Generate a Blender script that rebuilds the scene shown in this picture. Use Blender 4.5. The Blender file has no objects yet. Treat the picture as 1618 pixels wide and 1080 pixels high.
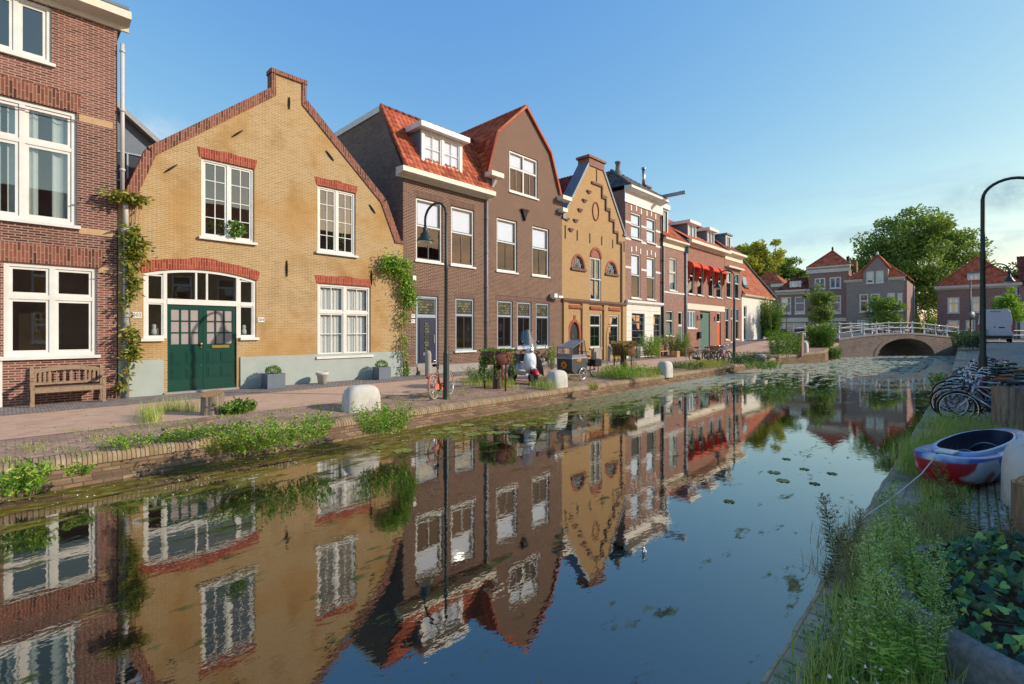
import bpy, bmesh, math, random
import numpy as np
from mathutils import Vector, Matrix
from mathutils.geometry import tessellate_polygon
R = math.radians
random.seed(11)
rng = np.random.default_rng(5)
SC = bpy.context.scene
COL = SC.collection

# ------------------------------------------------------------------ camera
cam_d = bpy.data.cameras.new('camera'); cam = bpy.data.objects.new('camera', cam_d); COL.objects.link(cam)
CAMH = 1.8
cam.location = (0, 0, CAMH); cam.rotation_euler = (R(90), 0, 0)
cam_d.sensor_width = 36; cam_d.lens = 17.0; cam_d.shift_y = -0.0105
cam_d.clip_start = 0.05; cam_d.clip_end = 3000
SC.camera = cam

# ------------------------------------------------------------------ light
SUN_EL, SUN_AZ = R(25), R(94)          # azimuth clockwise from +Y
world = bpy.data.worlds.new('World'); SC.world = world; world.use_nodes = True
wn = world.node_tree; wn.nodes.clear()
w_out = wn.nodes.new('ShaderNodeOutputWorld'); w_bg = wn.nodes.new('ShaderNodeBackground')
sky = wn.nodes.new('ShaderNodeTexSky'); sky.sky_type = 'NISHITA'; sky.sun_disc = False
sky.sun_elevation = SUN_EL; sky.sun_rotation = SUN_AZ; sky.air_density = 1.0; sky.dust_density = 0.45; sky.ozone_density = 2.0
w_tc = wn.nodes.new('ShaderNodeTexCoord')
w_map = wn.nodes.new('ShaderNodeMapping'); w_map.inputs['Scale'].default_value = (1.6, 1.6, 9.0)
w_no = wn.nodes.new('ShaderNodeTexNoise'); w_no.inputs['Scale'].default_value = 2.3; w_no.inputs['Detail'].default_value = 7; w_no.inputs['Roughness'].default_value = 0.6
w_rm = wn.nodes.new('ShaderNodeMapRange'); w_rm.inputs[1].default_value = 0.52; w_rm.inputs[2].default_value = 0.78
w_sep = wn.nodes.new('ShaderNodeSeparateXYZ')
w_lo = wn.nodes.new('ShaderNodeMapRange'); w_lo.inputs[1].default_value = 0.34; w_lo.inputs[2].default_value = 0.08
w_rt = wn.nodes.new('ShaderNodeMapRange'); w_rt.inputs[1].default_value = -0.75; w_rt.inputs[2].default_value = 0.45
w_mu = wn.nodes.new('ShaderNodeMath'); w_mu.operation = 'MULTIPLY'
w_mu2 = wn.nodes.new('ShaderNodeMath'); w_mu2.operation = 'MULTIPLY'
w_mx = wn.nodes.new('ShaderNodeMix'); w_mx.data_type = 'RGBA'
w_mx.inputs[7].default_value = (1.9, 2.3, 2.5, 1)
L = wn.links
L.new(w_tc.outputs['Generated'], w_map.inputs[0]); L.new(w_map.outputs[0], w_no.inputs['Vector'])
L.new(w_no.outputs[0], w_rm.inputs[0]); L.new(w_tc.outputs['Generated'], w_sep.inputs[0])
L.new(w_sep.outputs[2], w_lo.inputs[0]); L.new(w_sep.outputs[0], w_rt.inputs[0])
L.new(w_rm.outputs[0], w_mu.inputs[0]); L.new(w_lo.outputs[0], w_mu.inputs[1])
L.new(w_mu.outputs[0], w_mu2.inputs[0]); L.new(w_rt.outputs[0], w_mu2.inputs[1])
L.new(w_mu2.outputs[0], w_mx.inputs[0]); L.new(sky.outputs[0], w_mx.inputs[6])
w_hs = wn.nodes.new('ShaderNodeHueSaturation'); w_hs.inputs['Saturation'].default_value = 1.05; w_hs.inputs['Value'].default_value = 0.95
w_sc = wn.nodes.new('ShaderNodeSeparateColor'); w_cc = wn.nodes.new('ShaderNodeCombineColor')     # clear air: deeper blue overhead, soft pale horizon
for i_, (a_, g_) in enumerate(((.70, 1.14), (.635, .78), (.66, .26))):
    m1 = wn.nodes.new('ShaderNodeMath'); m1.operation = 'MULTIPLY'; m1.inputs[1].default_value = .28
    m2 = wn.nodes.new('ShaderNodeMath'); m2.operation = 'POWER'; m2.inputs[1].default_value = g_
    m3 = wn.nodes.new('ShaderNodeMath'); m3.operation = 'MULTIPLY'; m3.inputs[1].default_value = a_/.28
    L.new(w_sc.outputs[i_], m1.inputs[0]); L.new(m1.outputs[0], m2.inputs[0]); L.new(m2.outputs[0], m3.inputs[0]); L.new(m3.outputs[0], w_cc.inputs[i_])
L.new(w_mx.outputs[2], w_hs.inputs['Color']); L.new(w_hs.outputs[0], w_sc.inputs[0])
def sky_cloud(prev, d, lo, hi, colr, amt, sq):
    d = Vector(d).normalized(); sub_ = wn.nodes.new('ShaderNodeVectorMath'); sub_.operation = 'SUBTRACT'; sub_.inputs[1].default_value = d
    scl = wn.nodes.new('ShaderNodeVectorMath'); scl.operation = 'MULTIPLY'; scl.inputs[1].default_value = sq
    ln = wn.nodes.new('ShaderNodeVectorMath'); ln.operation = 'LENGTH'; mr_ = wn.nodes.new('ShaderNodeMapRange'); mr_.interpolation_type = 'SMOOTHSTEP'; mr_.inputs[1].default_value = hi; mr_.inputs[2].default_value = lo
    nz = wn.nodes.new('ShaderNodeTexNoise'); nz.inputs['Scale'].default_value = 14; nz.inputs['Detail'].default_value = 7; nz.inputs['Roughness'].default_value = .62
    mrn = wn.nodes.new('ShaderNodeMapRange'); mrn.inputs[1].default_value = .36; mrn.inputs[2].default_value = .66; mrn.inputs[4].default_value = amt
    mu = wn.nodes.new('ShaderNodeMath'); mu.operation = 'MULTIPLY'; mx = wn.nodes.new('ShaderNodeMix'); mx.data_type = 'RGBA'; mx.inputs[7].default_value = (*colr, 1)
    nrm = wn.nodes.new('ShaderNodeVectorMath'); nrm.operation = 'NORMALIZE'; L.new(w_tc.outputs['Generated'], nrm.inputs[0])
    L.new(nrm.outputs[0], sub_.inputs[0]); L.new(sub_.outputs[0], scl.inputs[0]); L.new(scl.outputs[0], ln.inputs[0]); L.new(ln.outputs['Value'], mr_.inputs[0])
    L.new(nrm.outputs[0], nz.inputs['Vector']); L.new(nz.outputs[0], mrn.inputs[0]); L.new(mr_.outputs[0], mu.inputs[0]); L.new(mrn.outputs[0], mu.inputs[1])
    L.new(mu.outputs[0], mx.inputs[0]); L.new(prev, mx.inputs[6]); return mx.outputs[2]
w_c1 = sky_cloud(w_cc.outputs[0], (-.745, 1, .40), .0, .085, (2.3, 2.45, 2.6), .75, (1, 1, 1.5))
w_c2 = sky_cloud(w_c1, (1.03, 1, .285), .0, .13, (.55, .95, 1.35), .9, (1, 1, 3.2))
w_c3 = sky_cloud(w_c2, (.655, 1, .19), .0, .09, (.85, 1.25, 1.6), .7, (1, 1, 4))
w_c4 = sky_cloud(w_c3, (.95, 1, .17), .0, .12, (.8, 1.2, 1.55), .8, (1, 1, 3))
L.new(w_c4, w_bg.inputs[0])
w_bg.inputs[1].default_value = 0.15
L.new(w_bg.outputs[0], w_out.inputs[0])

sun_d = bpy.data.lights.new('sun', 'SUN'); sun = bpy.data.objects.new('sun', sun_d); COL.objects.link(sun)
sun_d.energy = 2.0; sun_d.angle = R(0.5); sun_d.color = (1.0, 0.90, 0.76)
_sd = Vector((math.sin(SUN_AZ)*math.cos(SUN_EL), math.cos(SUN_AZ)*math.cos(SUN_EL), math.sin(SUN_EL)))
sun.rotation_euler = _sd.to_track_quat('Z', 'Y').to_euler(); sun.location = (30, -10, 40)

SC.view_settings.view_transform = 'Standard'; SC.view_settings.look = 'None'
SC.view_settings.exposure = 1.2; SC.view_settings.gamma = 1.0
SC.cycles.max_bounces = 14; SC.cycles.diffuse_bounces = 9; SC.cycles.transmission_bounces = 12; SC.cycles.transparent_max_bounces = 12
SC.cycles.sample_clamp_indirect = 3.0

# ------------------------------------------------------------------ survey of the row of houses
F = 764.0                                # focal length in survey units
D = Vector((0.6913, 0.7226, 0)); N = Vector((0.7226, -0.6913, 0))   # along the row; out towards the canal
W0 = Vector((-23.1, 0, 0))
PHI = math.atan2(D.y, D.x)
def fs(x): return 1.3841*17648.0/(1540.0 - x)            # distance along the row
def fh(x, y): return CAMH + (523.0 - y)/F*17648.0/(1540.0 - x)
def so(s, o, z=0.0): return W0 + D*s + N*o + Vector((0, 0, z))
def gp(x, y, z=-0.12):                                    # a surveyed ground point at height z
    Y = F*(CAMH - z)/(y - 523.0); return Vector(((x - 809.0)/F*Y, Y, z))
def at(x, y, Y): return Vector(((x - 809.0)/F*Y, Y, CAMH + (523.0 - y)/F*Y))

# ------------------------------------------------------------------ mesh helpers
class MB:
    def __init__(s): s.v = []; s.f = []; s.t = []; s.m = []; s.sm = []
    def add(s, vs, fs_, tint=None, mi=0, smooth=False):
        b = len(s.v); s.v.extend([tuple(p) for p in vs])
        for f in fs_:
            s.f.append([b+i for i in f]); s.t.append(random.random() if tint is None else tint); s.m.append(mi); s.sm.append(smooth)
        return s
    def box(s, x0, x1, y0, y1, z0, z1, mi=0, tint=None):
        vs = [(x0,y0,z0),(x1,y0,z0),(x1,y1,z0),(x0,y1,z0),(x0,y0,z1),(x1,y0,z1),(x1,y1,z1),(x0,y1,z1)]
        return s.add(vs, [(0,3,2,1),(4,5,6,7),(0,1,5,4),(1,2,6,5),(2,3,7,6),(3,0,4,7)], tint, mi)
    def obox(s, c, ax, ay, az, mi=0):           # box from centre and three half-axis vectors
        c = Vector(c); ax = Vector(ax); ay = Vector(ay); az = Vector(az)
        vs = [c+ax*i+ay*j+az*k for k in (-1,1) for (i,j) in ((-1,-1),(1,-1),(1,1),(-1,1))]
        return s.add(vs, [(0,3,2,1),(4,5,6,7),(0,1,5,4),(1,2,6,5),(2,3,7,6),(3,0,4,7)], None, mi)
    def prism(s, poly, y0, y1, mi=0, plane='xz', tint=None):
        n = len(poly)
        if plane == 'xz': A = [(p[0], y0, p[1]) for p in poly]; B = [(p[0], y1, p[1]) for p in poly]
        elif plane == 'yz': A = [(y0, p[0], p[1]) for p in poly]; B = [(y1, p[0], p[1]) for p in poly]
        else: A = [(p[0], p[1], y0) for p in poly]; B = [(p[0], p[1], y1) for p in poly]
        s.add(A+B, [(i, (i+1) % n, n+(i+1) % n, n+i) for i in range(n)], tint, mi)
        tr = tessellate_polygon([[Vector(p) for p in A]])
        s.add(A, [tuple(t) for t in tr], tint, mi); s.add(B, [tuple(reversed(t)) for t in tr], tint, mi)
        return s
    def tube(s, pts, r, n=8, mi=0, smooth=True, cap=True, closed=False, tint=None):
        pts = [Vector(p) for p in pts]; k = len(pts)
        rs = r if isinstance(r, (list, tuple)) else [r]*k
        vs = []; prev = None
        for i, p in enumerate(pts):
            if closed: t = (pts[(i+1) % k]-pts[i-1]).normalized()
            else: t = (pts[min(i+1, k-1)]-pts[max(i-1, 0)]).normalized()
            if prev is None:
                a = Vector((0,0,1)) if abs(t.z) < .9 else Vector((1,0,0))
                u = t.cross(a).normalized()
            else:
                u = prev - t*prev.dot(t)
                u = u.normalized() if u.length > 1e-6 else t.orthogonal().normalized()
            prev = u; w = t.cross(u)
            for j in range(n):
                a = 2*math.pi*j/n; vs.append(p + (u*math.cos(a)+w*math.sin(a))*rs[i])
        fc = []
        for i in range(k if closed else k-1):
            i2 = (i+1) % k
            for j in range(n): fc.append((i*n+j, i*n+(j+1) % n, i2*n+(j+1) % n, i2*n+j))
        s.add(vs, fc, tint, mi, smooth)
        if cap and not closed:
            b = len(s.v)-len(vs)
            s.f.append([b+j for j in range(n)][::-1]); s.f.append([b+(k-1)*n+j for j in range(n)])
            for _ in (0, 1): s.t.append(.5 if tint is None else tint); s.m.append(mi); s.sm.append(False)
        return s
    def lathe(s, prof, c=(0,0,0), n=20, mi=0, smooth=True, axis='z', sx=1, sy=1):
        vs = []; c = Vector(c)
        for (r, z) in prof:
            for j in range(n):
                a = 2*math.pi*j/n; x, y = r*math.cos(a)*sx, r*math.sin(a)*sy
                p = (x, y, z) if axis == 'z' else ((x, z, y) if axis == 'y' else (z, x, y))
                vs.append(c+Vector(p))
        fc = [(i*n+j, i*n+(j+1) % n, (i+1)*n+(j+1) % n, (i+1)*n+j) for i in range(len(prof)-1) for j in range(n)]
        return s.add(vs, fc, None, mi, smooth)
    def grid(s, fn, nu, nv, mi=0, smooth=True):
        vs = [fn(i/nu, j/nv) for j in range(nv+1) for i in range(nu+1)]
        return s.add(vs, [(j*(nu+1)+i, j*(nu+1)+i+1, (j+1)*(nu+1)+i+1, (j+1)*(nu+1)+i) for j in range(nv) for i in range(nu)], None, mi, smooth)
    def build(s, name, mats, parent=None, loc=None, label=None):
        me = bpy.data.meshes.new(name); me.from_pydata(s.v, [], s.f)
        for m in (mats if isinstance(mats, (list, tuple)) else [mats]): me.materials.append(MAT[m] if isinstance(m, str) else m)
        n = len(s.f)
        if n:
            me.polygons.foreach_set('material_index', s.m); me.polygons.foreach_set('use_smooth', s.sm)
            a = me.attributes.new('tint', 'FLOAT', 'FACE'); a.data.foreach_set('value', s.t)
        me.update()
        o = bpy.data.objects.new(name, me); COL.objects.link(o)
        if parent: o.parent = parent
        if loc is not None: o.location = loc
        if label: o['label'] = label
        return o

def tag(o, label=None, cat=None, group=None, kind=None):
    if label: o['label'] = label
    if cat: o['category'] = cat
    if group: o['group'] = group
    if kind: o['kind'] = kind
    return o
def thing(name, label, cat, loc=(0,0,0), rot=0.0, group=None):
    o = bpy.data.objects.new(name, None); COL.objects.link(o); o.empty_display_size = .2
    o.location = loc; o.rotation_euler = (0, 0, rot)
    return tag(o, label, cat, group)
def dup(root, loc, rot=None, label=None, group=None, swap=None, scale=None):
    r = root.copy(); COL.objects.link(r); r.location = loc
    if rot is not None: r.rotation_euler = rot if isinstance(rot, (tuple, list)) else (0, 0, rot)
    if scale: r.scale = (scale,)*3
    if label: r['label'] = label
    if group: r['group'] = group
    def rec(a, b):
        for ch in a.children:
            c = ch.copy(); COL.objects.link(c); c.parent = b
            if swap and ch.data and ch.data.materials and ch.data.materials[0].name in swap:
                key = (ch.data.name, swap[ch.data.materials[0].name])
                if key not in _sw:
                    md = ch.data.copy(); md.materials[0] = MAT[swap[ch.data.materials[0].name]]; _sw[key] = md
                c.data = _sw[key]
            rec(ch, c)
    rec(root, r); return r
_sw = {}
def struct(o): o['kind'] = 'structure'; return o
def fast_mesh(name, V, Fq, mat, tint=None, parent=None, loc=None, smooth=False, nv=4):
    """V (n,3), Fq (m,nv)"""
    me = bpy.data.meshes.new(name); m = len(Fq)
    me.vertices.add(len(V)); me.vertices.foreach_set('co', np.asarray(V, np.float32).ravel())
    me.loops.add(m*nv); me.loops.foreach_set('vertex_index', np.asarray(Fq, np.int32).ravel())
    me.polygons.add(m); me.polygons.foreach_set('loop_start', np.arange(0, m*nv, nv, dtype=np.int32))
    me.update(calc_edges=True)
    me.materials.append(MAT[mat])
    if smooth: me.polygons.foreach_set('use_smooth', np.ones(m, bool))
    a = me.attributes.new('tint', 'FLOAT', 'FACE')
    a.data.foreach_set('value', np.asarray(tint if tint is not None else rng.random(m), np.float32))
    o = bpy.data.objects.new(name, me); COL.objects.link(o)
    if parent: o.parent = parent
    if loc is not None: o.location = loc
    return o
def unit(a): return a/np.maximum(np.linalg.norm(a, axis=1, keepdims=True), 1e-9)
def leaf_arrays(P, A, Lg, Wd, fold=0.25):
    """leaves: base P, axis A (unit), length, width -> folded 4-vert kites as two triangles"""
    n = len(P); up = rng.normal(size=(n, 3)); S = unit(np.cross(A, up)); Nn = np.cross(S, A)
    Lg = np.broadcast_to(Lg, n)[:, None]; Wd = np.broadcast_to(Wd, n)[:, None]
    mid = P + A*Lg*.45 - Nn*0
    v0 = P; v1 = mid + S*Wd*.5 + Nn*Wd*fold; v2 = P + A*Lg; v3 = mid - S*Wd*.5 + Nn*Wd*fold
    V = np.stack([v0, v1, v2, v3], 1).reshape(-1, 3)
    b = np.arange(n)*4
    Fc = np.stack([np.stack([b, b+1, b+2], 1), np.stack([b, b+2, b+3], 1)], 1).reshape(-1, 3)
    return V, Fc
def leaves(name, P, A, Lg, Wd, mat, parent=None, loc=None, tint=None, fold=.25):
    V, Fc = leaf_arrays(np.asarray(P, float), unit(np.asarray(A, float)), Lg, Wd, fold)
    t = rng.random(len(P)) if tint is None else tint
    return fast_mesh(name, V, Fc, mat, np.repeat(t, 2), parent, loc, nv=3)

# ------------------------------------------------------------------ materials
MAT = {}
def lin(c): return tuple((x/255/12.92 if x/255 <= .04045 else ((x/255+.055)/1.055)**2.4) for x in c)
def alb(r, g, b, k=.8): return tuple(x*k for x in lin((r, g, b)))
class NT:
    def __init__(s, name):
        m = bpy.data.materials.new(name); m.use_nodes = True; s.m = m; s.t = m.node_tree; s.n = s.t.nodes; s.n.clear()
        s.out = s.n.new('ShaderNodeOutputMaterial'); MAT[name] = m
    def new(s, ty, **kw):
        n = s.n.new(ty)
        for k, v in kw.items():
            if isinstance(k, str) and hasattr(n, k): setattr(n, k, v)
        return n
    def link(s, a, b): s.t.links.new(a, b)
    def val(s, n, key, v): n.inputs[key].default_value = v
    def pr(s, rough=.7, spec=.3, metal=0):
        p = s.n.new('ShaderNodeBsdfPrincipled'); p.inputs['Roughness'].default_value = rough
        p.inputs['Specular IOR Level'].default_value = spec; p.inputs['Metallic'].default_value = metal
        s.link(p.outputs[0], s.out.inputs[0]); return p
    def noise(s, sc, det=4, rough=.55, vec=None):
        n = s.n.new('ShaderNodeTexNoise'); n.inputs['Scale'].default_value = sc; n.inputs['Detail'].default_value = det; n.inputs['Roughness'].default_value = rough
        if vec is None: vec = s.obj()
        s.link(vec, n.inputs['Vector']); return n.outputs[0]
    def obj(s):
        if not hasattr(s, '_tc'): s._tc = s.n.new('ShaderNodeTexCoord')
        return s._tc.outputs['Object']
    def ramp(s, fac, stops):
        r = s.n.new('ShaderNodeValToRGB'); e = r.color_ramp.elements
        while len(e) < len(stops): e.new(.5)
        for i, (p, c) in enumerate(stops): e[i].position = p; e[i].color = (*c, 1)
        s.link(fac, r.inputs[0]); return r.outputs[0]
    def mix(s, fac, a, b, mode='MIX'):
        m = s.n.new('ShaderNodeMix'); m.data_type = 'RGBA'; m.blend_type = mode
        for i, x in ((0, fac), (6, a), (7, b)):
            if isinstance(x, (int, float)): m.inputs[i].default_value = x
            elif isinstance(x, tuple): m.inputs[i].default_value = (*x, 1)
            else: s.link(x, m.inputs[i])
        return m.outputs[2]
    def math(s, op, a, b=0.0, c=None):
        m = s.n.new('ShaderNodeMath'); m.operation = op
        for i, x in enumerate((a, b) if c is None else (a, b, c)):
            if isinstance(x, (int, float)): m.inputs[i].default_value = x
            else: s.link(x, m.inputs[i])
        return m.outputs[0]
    def mr(s, x, a, b, c=0., d=1.):
        m = s.n.new('ShaderNodeMapRange'); s.link(x, m.inputs[0])
        for i, v in enumerate((a, b, c, d)): m.inputs[i+1].default_value = v
        return m.outputs[0]
    def bump(s, h, p, strength=.4, dist=.02):
        b = s.n.new('ShaderNodeBump'); b.inputs['Strength'].default_value = strength; b.inputs['Distance'].default_value = dist
        s.link(h, b.inputs['Height']); s.link(b.outputs[0], p.inputs['Normal']); return b
    def attr(s, name='tint'):
        a = s.n.new('ShaderNodeAttribute'); a.attribute_name = name; return a.outputs['Fac']

def sc3(c, k): return tuple(min(1, x*k) for x in c)
def plain(name, c, rough=.6, spec=.3, metal=0., var=.18, nsc=6., bump=.0, stain=0., coat=0.):
    t = NT(name); p = t.pr(rough, spec, metal)
    f = t.noise(nsc, 5)
    col = t.ramp(f, [(.3, sc3(c, 1-var)), (.7, sc3(c, 1+var))])
    if stain:
        f2 = t.noise(nsc*.35, 6, .65); col = t.mix(t.mr(f2, .5, .75, 0, stain), col, sc3(c, .35))
    t.link(col, p.inputs['Base Color'])
    if bump: t.bump(t.noise(nsc*4, 4), p, bump, .01)
    if coat: p.inputs['Coat Weight'].default_value = coat
    return t.m
def wall_uv(t, swap=False):
    tc = t.n.new('ShaderNodeTexCoord'); so_ = t.n.new('ShaderNodeSeparateXYZ'); sn = t.n.new('ShaderNodeSeparateXYZ')
    t.link(tc.outputs['Object'], so_.inputs[0]); t.link(tc.outputs['Normal'], sn.inputs[0])
    ax = t.math('ABSOLUTE', sn.outputs[0]); sel = t.math('GREATER_THAN', ax, .7)
    dif = t.math('SUBTRACT', so_.outputs[1], so_.outputs[0]); u = t.math('MULTIPLY_ADD', dif, sel, so_.outputs[0])
    cb = t.n.new('ShaderNodeCombineXYZ')
    if swap: t.link(so_.outputs[2], cb.inputs[0]); t.link(u, cb.inputs[1])
    else: t.link(u, cb.inputs[0]); t.link(so_.outputs[2], cb.inputs[1])
    return cb.outputs[0], tc.outputs['Object']
def brick(name, cols, mortar, bw=.22, bh=.062, ms=.010, stain=.35, rough=.85, swap=False, flat=False, patch=None, low=None, grain=.3):
    t = NT(name); p = t.pr(rough, .2)
    if flat: vec = t.obj(); ob = vec
    else: vec, ob = wall_uv(t, swap)
    b = t.n.new('ShaderNodeTexBrick'); t.link(vec, b.inputs['Vector'])
    b.inputs['Color1'].default_value = (0,0,0,1); b.inputs['Color2'].default_value = (1,1,1,1); b.inputs['Mortar'].default_value = (.5,.5,.5,1)
    b.inputs['Scale'].default_value = 1; b.inputs['Mortar Size'].default_value = ms; b.inputs['Mortar Smooth'].default_value = .3
    b.inputs['Bias'].default_value = 0; b.inputs['Brick Width'].default_value = bw; b.inputs['Row Height'].default_value = bh
    n = len(cols); bc = t.ramp(b.outputs['Color'], [(i/(n-1), c) for i, c in enumerate(cols)])
    big = t.noise(.9, 6, .62, ob); fine = t.noise(14, 3, .5, ob)
    bc = t.mix(t.mr(fine, .3, .7, 0, .35), bc, sc3(cols[n//2], .72))
    gr = t.noise(55, 2, .6, ob); bc = t.mix(t.mr(gr, .42, .68, 0, grain), bc, sc3(cols[0], .62))
    col = t.mix(b.outputs['Fac'], bc, mortar)
    if patch: col = t.mix(t.mr(t.noise(.45, 4, .6, ob), .48, .62, 0, .7), col, patch)
    col = t.mix(t.mr(big, .5, .78, 0, stain), col, sc3(cols[0], .45))
    if low: col = t.mix(t.mr(t.noise(1.7, 5, .6, ob), .52, .7, 0, .6), col, low)
    t.link(col, p.inputs['Base Color'])
    h = t.math('SUBTRACT', t.math('MULTIPLY', fine, .22), b.outputs['Fac'])
    t.bump(h, p, .30, .010)
    return t.m
def leafmat(name, stops, trans=.35, rough=.5):
    t = NT(name); a = t.attr()
    col = t.ramp(a, stops)
    d = t.n.new('ShaderNodeBsdfDiffuse'); tr = t.n.new('ShaderNodeBsdfTranslucent'); g = t.n.new('ShaderNodeBsdfGlossy')
    g.inputs['Roughness'].default_value = rough; g.inputs['Color'].default_value = (1,1,1,1)
    t.link(col, d.inputs[0]); t.link(t.mix(.5, col, t.mix(1.0, col, (1.0, .95, .35), 'MULTIPLY')), tr.inputs[0])
    m = t.n.new('ShaderNodeMixShader'); m.inputs[0].default_value = trans; t.link(d.outputs[0], m.inputs[1]); t.link(tr.outputs[0], m.inputs[2])
    m2 = t.n.new('ShaderNodeMixShader'); m2.inputs[0].default_value = .04; t.link(m.outputs[0], m2.inputs[1]); t.link(g.outputs[0], m2.inputs[2])
    t.link(m2.outputs[0], t.out.inputs[0]); return t.m

# bricks
brick('brick_redbrown', [alb(92,52,46), alb(138,82,72), alb(158,98,84), alb(118,66,58)], alb(184,156,140), ms=.013, stain=.35)
brick('brick_redbrown_dark', [alb(60,40,40), alb(112,66,58), alb(138,84,72), alb(84,50,46)], alb(180,150,134), ms=.013, stain=.35)
brick('brick_yellow', [alb(176,140,92), alb(196,158,106), alb(206,170,118), alb(188,150,98)], alb(212,188,150), bw=.20, bh=.055, ms=.011, stain=.5, patch=alb(196,150,88), grain=.5)
brick('brick_ochre', [alb(184,144,98), alb(202,164,114), alb(194,154,106)], alb(202,172,130), bh=.058, ms=.008, stain=.15)
brick('brick_brown', [alb(70,46,38), alb(104,70,56), alb(126,86,68), alb(84,56,46)], alb(176,150,132), ms=.013, stain=.25)
brick('brick_brown_side', [alb(92,74,66), alb(128,106,94), alb(146,122,110), alb(108,88,78)], alb(154,134,122), stain=.5)
brick('brick_rose', [alb(134,98,88), alb(162,122,110), alb(174,134,120)], alb(186,152,136), stain=.2)
brick('brick_rose_red', [alb(132,88,74), alb(164,112,96), alb(176,124,106)], alb(186,150,132), stain=.25)
brick('brick_far', [alb(136,98,92), alb(164,124,116), alb(178,138,128)], alb(190,160,150), stain=.2)
brick('brick_far_grey', [alb(140,124,118), alb(166,148,140), alb(180,162,152)], alb(192,176,166), stain=.3)
brick('soldier_red', [alb(140,58,46), alb(176,78,60), alb(196,104,80)], alb(200,140,112), bw=.34, bh=.066, ms=.008, swap=True, stain=.15)
brick('soldier_dark', [alb(70,44,40), alb(150,88,72), alb(168,104,84), alb(90,54,48)], alb(180,146,126), bw=.34, bh=.068, ms=.009, swap=True, stain=.2)
brick('soldier_brown', [alb(100,72,66), alb(128,94,84)], alb(160,134,120), bw=.30, bh=.066, ms=.010, swap=True, stain=.2)
brick('quay_brick', [alb(124,98,84), alb(158,126,104), alb(186,154,120), alb(136,106,88)], alb(110,96,80), bw=.24, bh=.07, ms=.012, stain=.6, low=alb(120,104,60))
brick('quay_coping', [alb(150,122,98), alb(192,162,126), alb(206,180,146), alb(170,140,112)], alb(96,84,66), bw=.062, bh=.60, ms=.008, flat=True, stain=.6, low=alb(130,112,70))
brick('paving_road', [alb(202,160,134), alb(224,186,158), alb(230,196,170), alb(212,172,146)], alb(206,172,148), bw=.20, bh=.07, ms=.006, flat=True, stain=.25, patch=alb(222,186,160))
brick('paving_cobble', [alb(140,128,124), alb(170,158,150), alb(186,172,164)], alb(112,100,96), bw=.13, bh=.12, ms=.014, flat=True, stain=.35)
brick('paving_verge', [alb(160,128,118), alb(190,156,144), alb(208,172,144), alb(174,140,130)], alb(140,122,106), bw=.21, bh=.10, ms=.012, flat=True, stain=.4, low=alb(120,116,60))
brick('paving_right', [alb(168,156,144), alb(198,186,172), alb(212,198,182), alb(180,168,156)], alb(116,108,88), bw=.20, bh=.075, ms=.012, flat=True, stain=.5, low=alb(126,130,72))
brick('mossy_coping', [alb(176,162,138), alb(196,182,156), alb(208,194,168), alb(186,172,148)], alb(142,132,104), bw=.17, bh=.24, ms=.010, flat=True, stain=.6, low=alb(118,120,62), patch=alb(140,134,96))
brick('arch_brick', [alb(124,106,96), alb(152,132,120), alb(170,148,134)], alb(170,152,138), bw=.3, bh=.09, ms=.016, stain=.55)
# plain
plain('white_paint', alb(236,233,225,.85), .5, .35, var=.06, nsc=3.5, stain=.2)
plain('room_wall', alb(206,184,156,.9), .9, .1, var=.2, nsc=1.5)
plain('kayak_rim', alb(150,182,220,.9), .35, .5, var=.15, nsc=3)
plain('cream_paint', alb(236,226,204,.85), .5, .3, var=.05, stain=.15)
plain('white_plaster', alb(240,234,222,.85), .8, .2, var=.05, nsc=2, stain=.25)
plain('grey_frame', alb(170,185,196,.8), .45, .4, var=.05)
plain('dark_frame', alb(52,54,62,.8), .4, .4, var=.1)
plain('green_frame', alb(70,92,86,.8), .4, .4, var=.1)
plain('plinth_grey', alb(184,192,184,.8), .8, .2, var=.05, nsc=2.5, stain=.18, bump=.1)
plain('stone_grey', alb(176,168,160,.8), .85, .2, var=.12, nsc=5, stain=.3, bump=.2)
plain('stone_band', alb(206,170,130,.8), .85, .2, var=.1, stain=.2)
plain('door_green', alb(16,72,60,.8), .32, .5, var=.12, nsc=2, coat=.3)
plain('door_navy', alb(44,48,76,.8), .35, .5, var=.1)
plain('door_teal', alb(90,128,116,.8), .5, .3, var=.1)
plain('door_orange', alb(220,110,60,.8), .5, .3, var=.1)
plain('door_black', alb(44,42,46,.8), .5, .3, var=.1)
plain('brass', alb(220,180,100,.9), .3, .5, .8, var=.1)
plain('steel', alb(190,190,190,.9), .3, .5, .9, var=.1)
plain('chrome', alb(205,210,216,.9), .22, .5, .95, var=.06)
plain('iron', alb(48,40,38,.8), .7, .3, .3, var=.2)
plain('lead', alb(120,130,142,.8), .55, .4, .2, var=.12, nsc=3, stain=.2)
plain('zinc', alb(168,170,176,.8), .55, .4, .1, var=.15, nsc=10, stain=.3)
plain('pipe_white', alb(214,210,206,.8), .5, .4, var=.06, stain=.25)
plain('lamp_green', alb(52,62,58,.8), .45, .5, .2, var=.15, nsc=12)
plain('lamp_glass', alb(235,232,220,.8), .2, .5, var=.02)
plain('concrete_white', alb(222,216,204,.8), .85, .15, var=.07, nsc=7, stain=.5, bump=.3)
plain('concrete_dark', alb(142,138,134,.8), .8, .25, var=.25, nsc=30, stain=.4, bump=.4)
plain('concrete_grey', alb(160,160,158,.8), .85, .2, var=.12, nsc=12, stain=.3, bump=.25)
plain('rust', alb(134,84,72,.8), .8, .2, .1, var=.25, nsc=9, stain=.35, bump=.2)
plain('oak_grey', alb(166,140,116,.8), .8, .2, var=.18, nsc=14, stain=.3, bump=.3)
plain('pine', alb(214,168,118,.8), .7, .2, var=.15)
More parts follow.
